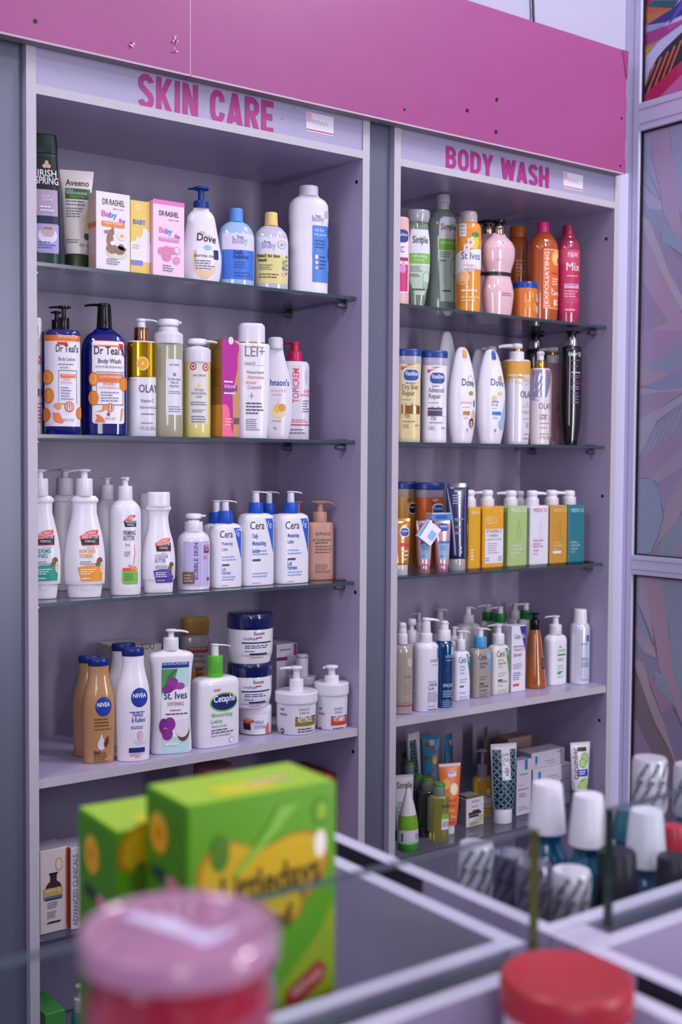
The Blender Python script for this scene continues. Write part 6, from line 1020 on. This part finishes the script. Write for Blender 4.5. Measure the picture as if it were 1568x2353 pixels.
s.deco([('r', .05, .45, 1750, 1773, '#2a78c0'), L_(-.6, .6, 1780, 1786, 1, GY), L_(-.7, .0, 1806, 1810, 1, '#9a96a8'), ('t', 'EFFACLAR M', -.1, 1817, 4, '#3a3848', 1.4), L_(-.7, .4, 1825, 1836, 3, GY), L_(-.7, .7, 1855, 1866, 2, '#8a98b8')], 'front_print')
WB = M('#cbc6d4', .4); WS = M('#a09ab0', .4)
def stack(u0, u1, vt, vb, z, y, lb, sq=.12, mir=1, dep=.05):
    s = Carton('carton', lb, 'box', z, u0, u1, vt, dep, WB, y=y, vm=(vt+vb)/2, side=WS, H=None)
    h = onY(u0, vt, y).z-onY(u0, vb, y).z; return s
zb = [B5, 0, 0, 0]
def sbox(u0, u1, z0, h, y, lb, d, dep=.05):
    s = Carton('carton', lb, 'box', z0, u0, u1, 1750, dep, WB, y=y, vm=1760, side=WS, H=h); q = _F(); q.curved = False; sw = s.w/2; q.a = sw; q.mpx = s.mpx; q.root = s.root; q.zz = lambda v: v*h; q.half = lambda f=None: sw; q.map = lambda u, z, e: (sw+u, -e, z)
    q.deco([(i[0], i[1], i[2], 1-i[3], 1-i[4])+tuple(i[5:]) if i[0] in 'r' else i for i in d], 'front_print'); return s
sd = lambda x: [('r', x-.07, x+.07, .22, .72, '#2a78c0'), ('l', -.95, -.5, .12, .2, 1, GY), ('l', -.2, .6, .3, .42, 1, '#8a88b0'), ('l', .0, .7, .15, .22, 1, '#4a4658'), ('l', .5, .9, .8, .88, 1, '#4a4658')]
yk = .10; ztops = [onY(1230, v, yk).z for v in (1712, 1762, 1817, 1868)]
h1 = ztops[2]-ztops[3]
sbox(1266, 1313, B5+.0005, .034, .09, 'white cream carton with blue square at the bottom of the carton stack, fifth shelf', [('r', .1, .3, .1, .75, '#2a78c0'), ('l', -.9, -.2, .3, .5, 1, GY)])
sbox(1264, 1313, B5+.035, .034, .088, 'second carton from the bottom of the white carton stack, fifth shelf', [('r', .0, .2, .1, .7, '#2a78c0'), ('l', -.9, -.2, .3, .5, 1, GY)])
sbox(1226, 1311, B5+.0695, .039, .086, 'third carton up in the white carton stack, wide with a blue square, fifth shelf', sd(-.66))
sbox(1222, 1298, B5+.109, .040, .09, 'topmost carton of the white carton stack, fifth shelf', sd(-.72))
sbox(1226, 1260, B5+.0005, .068, .092, 'white carton standing upright below the left end of the wide cartons, fifth shelf', [('r', .2, .4, .1, .5, '#2a78c0')])
tube(B5, 1333, 24, 17, 1706, 1815, 1824, 'white cucumber tube with green slices and dark green cap, right end of fifth shelf', .045, LW, M('#1c3c2c', .3), [('r', -.35, .55, 1717, 1726, '#14121c'), ('t', 'cucumber', -.62, 1752, 13, '#3a4a40', 72, 90), ('e', .35, 1742, .42, 13, '#7cb45c'), ('e', .35, 1742, .34, 10, '#a8d088'), ('e', .1, 1752, .36, 11, '#7cb45c'), ('e', .1, 1752, .28, 8, '#a8d088'), ('r', -.4, .6, 1766, 1781, '#1c3ca8'), L_(-.3, .5, 1768, 1778, 2, W_), ('e', .2, 1798, .5, 12, '#7cb45c'), ('e', .0, 1802, .4, 9, '#a8d088'), ('e', .4, 1794, .3, 8, '#a8d088')])
AB = M('#2478a0', .35)
alm = lambda sd_: [('e', random.Random(sd_*9+i).uniform(-.75, .75), 1712+i*9.5, random.Random(i+sd_).uniform(.14, .28), 6, '#8a3c1c') for i in range(9)]+[('rr', -.2, .35, 1700, 1712, '#b8b0bc', .05), ('e', .35, 1745, .3, 11, '#b08858'), ('e', .35, 1745, .2, 8, '#d8b888')]
tube(B5, 990, 21, 16, 1692, 1832, 1852, 'bright blue tube with brown almonds at the back, left of its twin, fifth shelf', .21, AB, M('#5a3c30', .4), alm(2), rot=-30)
tube(B5, 1031, 14, 12, 1688, 1832, 1852, 'bright blue tube with brown almonds at the back, right and narrower, fifth shelf', .23, AB, M('#5a3c30', .4), alm(5), rot=25)
tube(B5, 951, 17, 14, 1684, 1832, 1852, 'leaf patterned scrub tube turned sideways at the back left, fifth shelf', .22, M('#c8c4cc', .3), LW, leafy(-.9, .5, 1700, 1830, 4)+[('r', .1, .8, 1700, 1780, '#c8c4cc')], rot=15)
tube(B5, 924, 17, 14, 1706, 1826, 1846, 'dull scrub tube in the back left corner of the fifth shelf', .265, M('#8f8a90', .35), LW, [('e', 0, 1740, .4, 14, '#4a3c38'), ('s', [(1760, -.5, .2), (1740, -.2, .6)], '#7a9a50')], rot=20)
tube(B5, 1116, 12, 14, 1672, 1832, 1852, 'brown printed tube leaning edge on against the back, fifth shelf', .25, M('#5a4640', .4), M('#6a5450', .4), [('e', .1, 1700, .4, 12, '#7a5a48'), ('s', [(1690, .1, .6), (1680, .2, .6)], '#3c5a48')], rot=35)
s = Carton('carton', 'speckled tan carton at the back above the white carton stack, fifth shelf', 'box', B5, 1168, 1222, 1699, .05, M('#9a8078', .5, mottle=.4, scale=150), y=.2)
s = tube(B5, 1204, 14, 15, 1722, 1832, 1852, 'dark patterned tube just behind the white carton stack, fifth shelf', .165, M('#4a5068', .4), LW, leafy(-.9, .9, 1728, 1760, 8), rot=0)

# ================================================================ on the counter
FB = .9305
BLOB = [(448, 2035), (455, 1995), (472, 1963), (500, 1942), (530, 1933), (555, 1938), (580, 1946), (605, 1944), (630, 1930), (660, 1914), (695, 1906), (725, 1910), (741, 1930), (747, 1958), (742, 1990), (730, 2020), (712, 2048), (692, 2062), (690, 2085), (680, 2105), (655, 2118), (630, 2106), (600, 2080), (560, 2068), (500, 2066), (462, 2056)]
def blob(k):
    out = []; P0 = onY(431, 1857, -1.235)
    for u, v in BLOB:
        q = onY(605+(u-605)*k, 1995+(v-1995)*k, -1.235); out.append((q.x-P0.x-.067, q.z-FB))
    return out
for k, (cy, yf, zt, dep, u0, w, lb) in enumerate((((431, 1857), -1.235, 1.244, .072, 431, .134, 'large bright green carton with a yellow blob logo, right one behind the glass pane'), ((269, 1909), -1.153, 1.2065, .085, 269, .12, 'left green carton partly hidden behind the larger green carton'))):
    P = onY(cy[0], cy[1], yf); h = zt-FB
    root = empty('green_carton', (P.x, yf, FB), math.radians(-2 if k == 0 else -3), lb, 'box', 'green cartons in the counter bin')
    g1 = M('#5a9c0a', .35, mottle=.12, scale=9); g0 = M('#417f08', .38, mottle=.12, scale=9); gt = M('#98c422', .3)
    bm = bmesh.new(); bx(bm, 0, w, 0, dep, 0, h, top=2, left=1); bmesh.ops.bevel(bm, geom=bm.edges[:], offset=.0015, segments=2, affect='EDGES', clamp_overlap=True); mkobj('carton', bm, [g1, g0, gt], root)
    q = _F(); q.curved = False; q.a = w/2; q.mpx = .001; q.root = root; q.zz = lambda v: v; q.half = lambda f=None: 1
    q.map = lambda u, z, e, w=w: (w/2+u, -e, z)
    H = h; yl = '#c8a80c'
    q.deco([('s', [(.002, -w*.48, w*.49), (H-.19, -w*.2, w*.49), (H-.15, .02, w*.49), (H-.12, .05, w*.49), (H-.1, .062, w*.49)], '#8fa80c'),
     ('pg', blob(1.0), '#b4760c'), ('pg', blob(.93), yl),
     ('e', .051, H-.048, .0055, .011, '#f0e8d8'), ('t', 'Littledays', .006, H-.068, 24, '#4a3806', .09, 3, .03), ('t', 'of', .016, H-.100, 18, '#4a3806', .02, 3, .03),
     ('e', .052, H-.022, .0085, .0115, '#4c8c18'), ('e', .052, H-.022, .005, .007, '#8cb420'), ('pg', [(.018, H-.176), (.02, H-.160), (.05, H-.142), (.058, H-.150), (.054, H-.160), (.024, H-.178)], '#a8242c'), ('t', 'SENSI', .038, H-.158, 7, '#e8c8b8', .03, 25), ('pg', [(.026, H-.200), (.026, H-.186), (.062, H-.168), (.062, H-.190)], '#a02834'), ('t', 'DAILY', .044, H-.182, 10, '#e8d8d0', .03, 22), ('e', .004, H-.165, .007, .028, '#8c9c88'), ('e', .004, H-.135, .006, .008, '#2c3c2c'), ('e', -.04, H-.04, .008, .014, '#4c7a14'), ('s', [(H-.06, -.03, -.026), (H-.03, .0, .012), (H-.012, .012, .03)], '#7cb83c')], 'front_print')
    q.map = lambda u, z, e, dp=dep: (-e, dp/2-u, z)
    q.deco([('e', -.012 if k == 0 else -.01, H-.032, .015, .016, '#d8a01c'), ('e', -.012, H-.032, .006, .006, '#c08010'), ('s', [(H-.069, -.024, .0), (H-.059, -.026, -.002)], '#1c3c30'), ('e', .012, H-.066, .011, .006, '#c87c84')], 'side_print')
    q.map = lambda u, z, e, w=w, H=H: (w/2+u, z, H+e)
    q.deco([('s', [(.01, -.03, .02), (.035, -.035, .015)], '#c8c418'), ('e', .02, .03, .02, .006, '#c8a87c')], 'top_print')
# pink tub with a frosted lid, nearest to the camera
Pj = onY(413, 2130, -1.5); RJ = .0385
def redtub(z0, label, r=RJ, seg=48, at=(Pj.x, -1.5), lidr=None, lidm=None, bodm=None, h=.158):
    root = empty('plastic_tub', (at[0], at[1], z0), 0, label, 'tub', None); 
    def lathe(name, prof, m, ang=40):
        bm = bmesh.new(); prev = None
        for z, rr in prof:
            if rr == 0: row = [bm.verts.new((0, 0, z))]
            else: row = [bm.verts.new((rr*math.cos(i*2*math.pi/seg), rr*math.sin(i*2*math.pi/seg), z)) for i in range(seg)]
            if prev:
                for i in range(seg):
                    j = (i+1) % seg
                    if len(prev) == 1: bm.faces.new((prev[0], row[j], row[i]))
                    elif len(row) == 1: bm.faces.new((prev[i], prev[j], row[0]))
                    else: bm.faces.new((prev[i], prev[j], row[j], row[i]))
            prev = row
        return mkobj(name, bm, m, root, True, ang)
    return root, lathe
LH = .0485
zlid = onY(413, 2128, -1.5).z
zb0 = .9315; H1 = (zlid-zb0)/2
for k in (0, 1):
    z0 = zb0+k*(H1+.0004)
    root, lathe = redtub(z0, ('red tub underneath, carrying the nearest pink lidded tub', 'nearest pink and red tub with a frosted pink lid, at the bottom edge')[k])
    LASTTUB = root; rb = .0435; lathe('body', [(0, 0), (0, rb*.9), (.003, rb*.94), (H1-.03, rb), (H1-.018, rb), (H1-.0172, rb*.96), (H1-.006, rb*.96), (H1-.006, 0)], M('#96142a', .22, coat=.5))
    lathe('paper_wrap', [(.012, rb*.965), (.0125, rb+.0004), (H1-.034, rb+.0012), (H1-.0335, rb*.98)], M('#93435e', .3))
    lathe('inner_seal', [(H1-.0055, 0), (H1-.0055, rb*.95), (H1-.004, rb*.95), (H1-.004, 0)], M('#a8305c', .3, mottle=.2, scale=40))
    lathe('lid', [(H1-.013, LH*.975), (H1-.0125, LH), (H1-.004, LH), (H1-.001, LH*.985), (H1, LH*.955), (H1-.0006, LH*.93), (H1-.002, LH*.90), (H1-.002, LH*.6), (H1-.0015, LH*.55), (H1-.0015, 0)], M('#b27fa0', .3, coat=.3, al=.8, mottle=.12, scale=25))
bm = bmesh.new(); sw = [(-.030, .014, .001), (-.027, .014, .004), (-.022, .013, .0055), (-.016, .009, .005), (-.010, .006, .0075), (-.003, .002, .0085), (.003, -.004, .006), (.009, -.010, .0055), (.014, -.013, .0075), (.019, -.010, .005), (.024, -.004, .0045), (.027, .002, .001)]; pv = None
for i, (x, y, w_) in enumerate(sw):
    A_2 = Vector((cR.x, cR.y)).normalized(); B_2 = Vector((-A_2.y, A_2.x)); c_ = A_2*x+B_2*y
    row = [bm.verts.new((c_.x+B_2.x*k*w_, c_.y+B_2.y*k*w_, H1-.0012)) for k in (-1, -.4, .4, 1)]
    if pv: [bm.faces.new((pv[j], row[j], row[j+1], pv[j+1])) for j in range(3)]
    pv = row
mkobj('lid_swirl', bm, M('#cfc6e6', .3), LASTTUB)  # pale swirl painted on the lid in place of a light reflection
Pr = onY(1372, 2325, -1.392)
root, lathe = redtub(FB+.001, 'round tub with a plain red lid in the near bin at the bottom right', at=(-.150, -1.392))
rr_ = .0505; zz_ = 1.112-FB-.001
lathe('body', [(0, 0), (0, rr_*.9), (.003, rr_*.93), (zz_-.022, rr_*.93), (zz_-.022, 0)], M('#e2dce0', .3)); lathe('lid', [(zz_-.024, rr_*.95), (zz_-.024, rr_), (zz_-.006, rr_), (zz_-.002, rr_*.985), (zz_, rr_*.94), (zz_-.001, rr_*.88), (zz_-.001, 0)], M('#a32a36', .32, mottle=.1, scale=20))

# mouthwash bottles
def mouth(u, v, zc, hwc, hc, label, capm, liq, neck=.012, wrap=None, bodyr=.030, y=None, taper=.78):
    P = onZ(u, v, zc); Z = (P-CAM).dot(cF); rb = hwc*Z/FPX; f0 = .9312
    root = empty('mouthwash_bottle', (P.x, P.y, f0), math.radians(-30), label, 'bottle', 'wrapped mouthwash bottles' if wrap else 'mouthwash bottles with bare caps'); zc0 = zc-f0
    seg = 32
    def lathe(name, prof, m, ratio=1, ang=40, n=2.0):
        bm = bmesh.new(); prev = None
        for z, r in prof:
            row = []
            for i in range(seg):
                t = i*2*math.pi/seg; c, s_ = math.cos(t), math.sin(t); row.append(bm.verts.new((r*math.copysign(abs(c)**(2/n), c), r*ratio*math.copysign(abs(s_)**(2/n), s_), z)))
            if prev: [bm.faces.new((prev[i], prev[(i+1) % seg], row[(i+1) % seg], row[i])) for i in range(seg)]
            else: bm.faces.new(row[::-1])
            prev = row
        bm.faces.new(prev); return mkobj(name, bm, m, root, True, ang)
    b = bodyr; body = [(0, b*.85), (.004, b), (zc0*.62, b), (zc0*.74, b*.97), (zc0*.84, b*.82), (zc0*.90, b*.6), (zc0*.93, rb*.72), (zc0-.001, rb*.72)]
    lathe('body', body, liq, .86, n=2.2)
    lathe('cap', [(zc0, rb), (zc0+hc*.95, rb*taper), (zc0+hc, rb*taper*.93)], capm)
    for j in range(0): pass
    if wrap:
        wr = wrap; lathe('shrink_wrap', [(zc0-.012, rb*1.0), (zc0-.004, rb*1.07), (zc0+hc*.95, rb*taper*1.1), (zc0+hc+.0012, rb*taper*1.0)], wr)
        bm = bmesh.new(); vs, fs, tw = text_geo('LISTERINE', .02); mats = [M('#16141c', .4)]
        for a0 in (-126, -90, -54, -18, 18, 54):
            for zz in (.1, .5):
                a0 += 18 if zz > .3 else 0
                for vset in [0]:
                    out = []
                    for x, yv in vs:
                        X = (x/tw)*hc*.62; Y = (yv-.5)*.0044; cs, sn = .5, .866; dx, dz = X*cs-Y*sn, X*sn+Y*cs; z = zc0+hc*(zz+.2)+dz
                        r = rb*1.075+(rb*taper*1.1-rb*1.075)*max(0, min(1, (z-zc0)/hc))+.0006; an = math.radians(a0-30)+dx/r; out.append(bm.verts.new((r*math.cos(an), r*math.sin(an), min(z, zc0+hc))))
                    [bm.faces.new([out[i] for i in f_]) for f_ in fs]
        mkobj('wrap_print', bm, mats, root)
    return root
CW = M('#dedce8', .35); CB = M('#17151f', .4); BLU = M('#0f6f9c', .06, tr=.45, coat=.6); TEAL = M('#0f8a98', .06, tr=.5, coat=.6); DBL = M('#131a2c', .08, coat=.6); SW = M('#c6c7d2', .3, coat=.6)
mouth(1257, 1908, 1.08, 44, .055, 'blue mouthwash bottle with a tall white cap, leftmost of the white caps', CW, BLU, bodyr=.0275)
mouth(1351, 1938, 1.08, 44, .055, 'blue mouthwash bottle with a tall white cap, middle of the white caps', CW, BLU, bodyr=.027)
mouth(1484, 1984, 1.065, 48, .059, 'blue mouthwash bottle with a tall white cap behind the pane, rightmost white cap', CW, BLU, bodyr=.0275)
mouth(1417, 2080, 1.04, 50, .058, 'dark mouthwash bottle with a black cap behind the green end of the glass pane', CB, DBL, bodyr=.0245, taper=.86)
mouth(1545, 2085, 1.035, 42, .055, 'dark mouthwash bottle with a black cap at the right edge behind the pane', CB, DBL, bodyr=.0245, taper=.86)
mouth(1493, 1840, 1.09, 39, .052, 'silver wrapped teal bottle standing highest against the window film', CW, TEAL, wrap=SW, taper=.93, bodyr=.026)
mouth(1588, 1850, 1.06, 39, .052, 'silver wrapped bottle cut by the right edge of the view', CW, TEAL, wrap=SW, taper=.93, bodyr=.026)
mouth(1094, 2040, 1.02, 40, .05, 'silver wrapped bottle furthest left, seen through the long glass pane', CW, TEAL, wrap=SW, taper=.93, bodyr=.026)
mouth(1174, 2068, 1.035, 40, .05, 'silver wrapped dark bottle second from the left, seen through the long glass pane', CB, DBL, wrap=M('#54566a', .12, metal=.3, coat=.6), taper=.93, bodyr=.026)
mouth(1226, 2098, 1.05, 40, .05, 'silver wrapped bottle just left of the end of the long glass pane', CB, DBL, wrap=M('#6a6a7c', .12, metal=.3, coat=.6), taper=.93, bodyr=.024)
mouth(1312, 2122, 1.025, 45, .055, 'silver wrapped domed bottle just right of the end of the long glass pane', CW, DBL, wrap=SW, taper=.93, bodyr=.026)
mouth(1548, 1962, 1.05, 26, .033, 'small bottle with a red band and a white cap at the right edge', M('#c02c3c', .3), M('#17706c', .1, coat=.5), bodyr=.018, taper=1.0)
mouth(1440, 1925, 1.065, 34, .035, 'teal mouthwash bottle behind the middle white cap at the right', TEAL, TEAL, bodyr=.022, taper=.7)

# ---------------------------------------------------------------- repeats share a group
GROUPS = (('glass shelf', 'glass shelves in the two cabinets'), ('counter bin', 'open bins of the counter'), ('glass pane', 'low glass panes on the counter'), ('laminate cabinet', 'lavender display cabinets'), ('pink fascia board', 'pink fascia boards'),
 ('square pump bottle', 'square pump bottles on the third shelf'), ('gold lotion bottle', 'gold lotion bottles'), ('navy cap standing behind its twin', 'navy capped lotion bottles'), ('navy-capped lotion', 'navy capped lotion bottles'), ('blue collar', 'blue collared lotion bottles'), ('blue-collared', 'blue collared lotion bottles'), ('blue wedge', 'blue collared lotion bottles'),
 ('teardrop', 'white teardrop bottles'), ('jar stack', 'cream jars in a stack'), ('pump tub', 'white pump tubs'), ('pink metallic squeeze tube', 'pink metallic squeeze tubes'), ('torso', 'torso shaped bottles'), ('serum carton', 'serum cartons'), ('dark green collar', 'green collared bottles'),
 ('white carton stack', 'white cream cartons'), ('green topped cap', 'oil bottles with green topped caps'), ('brown almonds', 'blue almond tubes'), ('hourglass', 'white hourglass lotion bottles'), ('peach', 'peach pump bottles'), ('red tub', 'red lidded tubs'), ('pink and red tub', 'red lidded tubs'))
for o in bpy.data.objects:
    if o.parent is None and o.get('label') and not o.get('group'):
        for kx, g in GROUPS:
            if kx in o['label'] and not (kx == 'white carton stack' and 'above' in o['label']): o['group'] = g; break
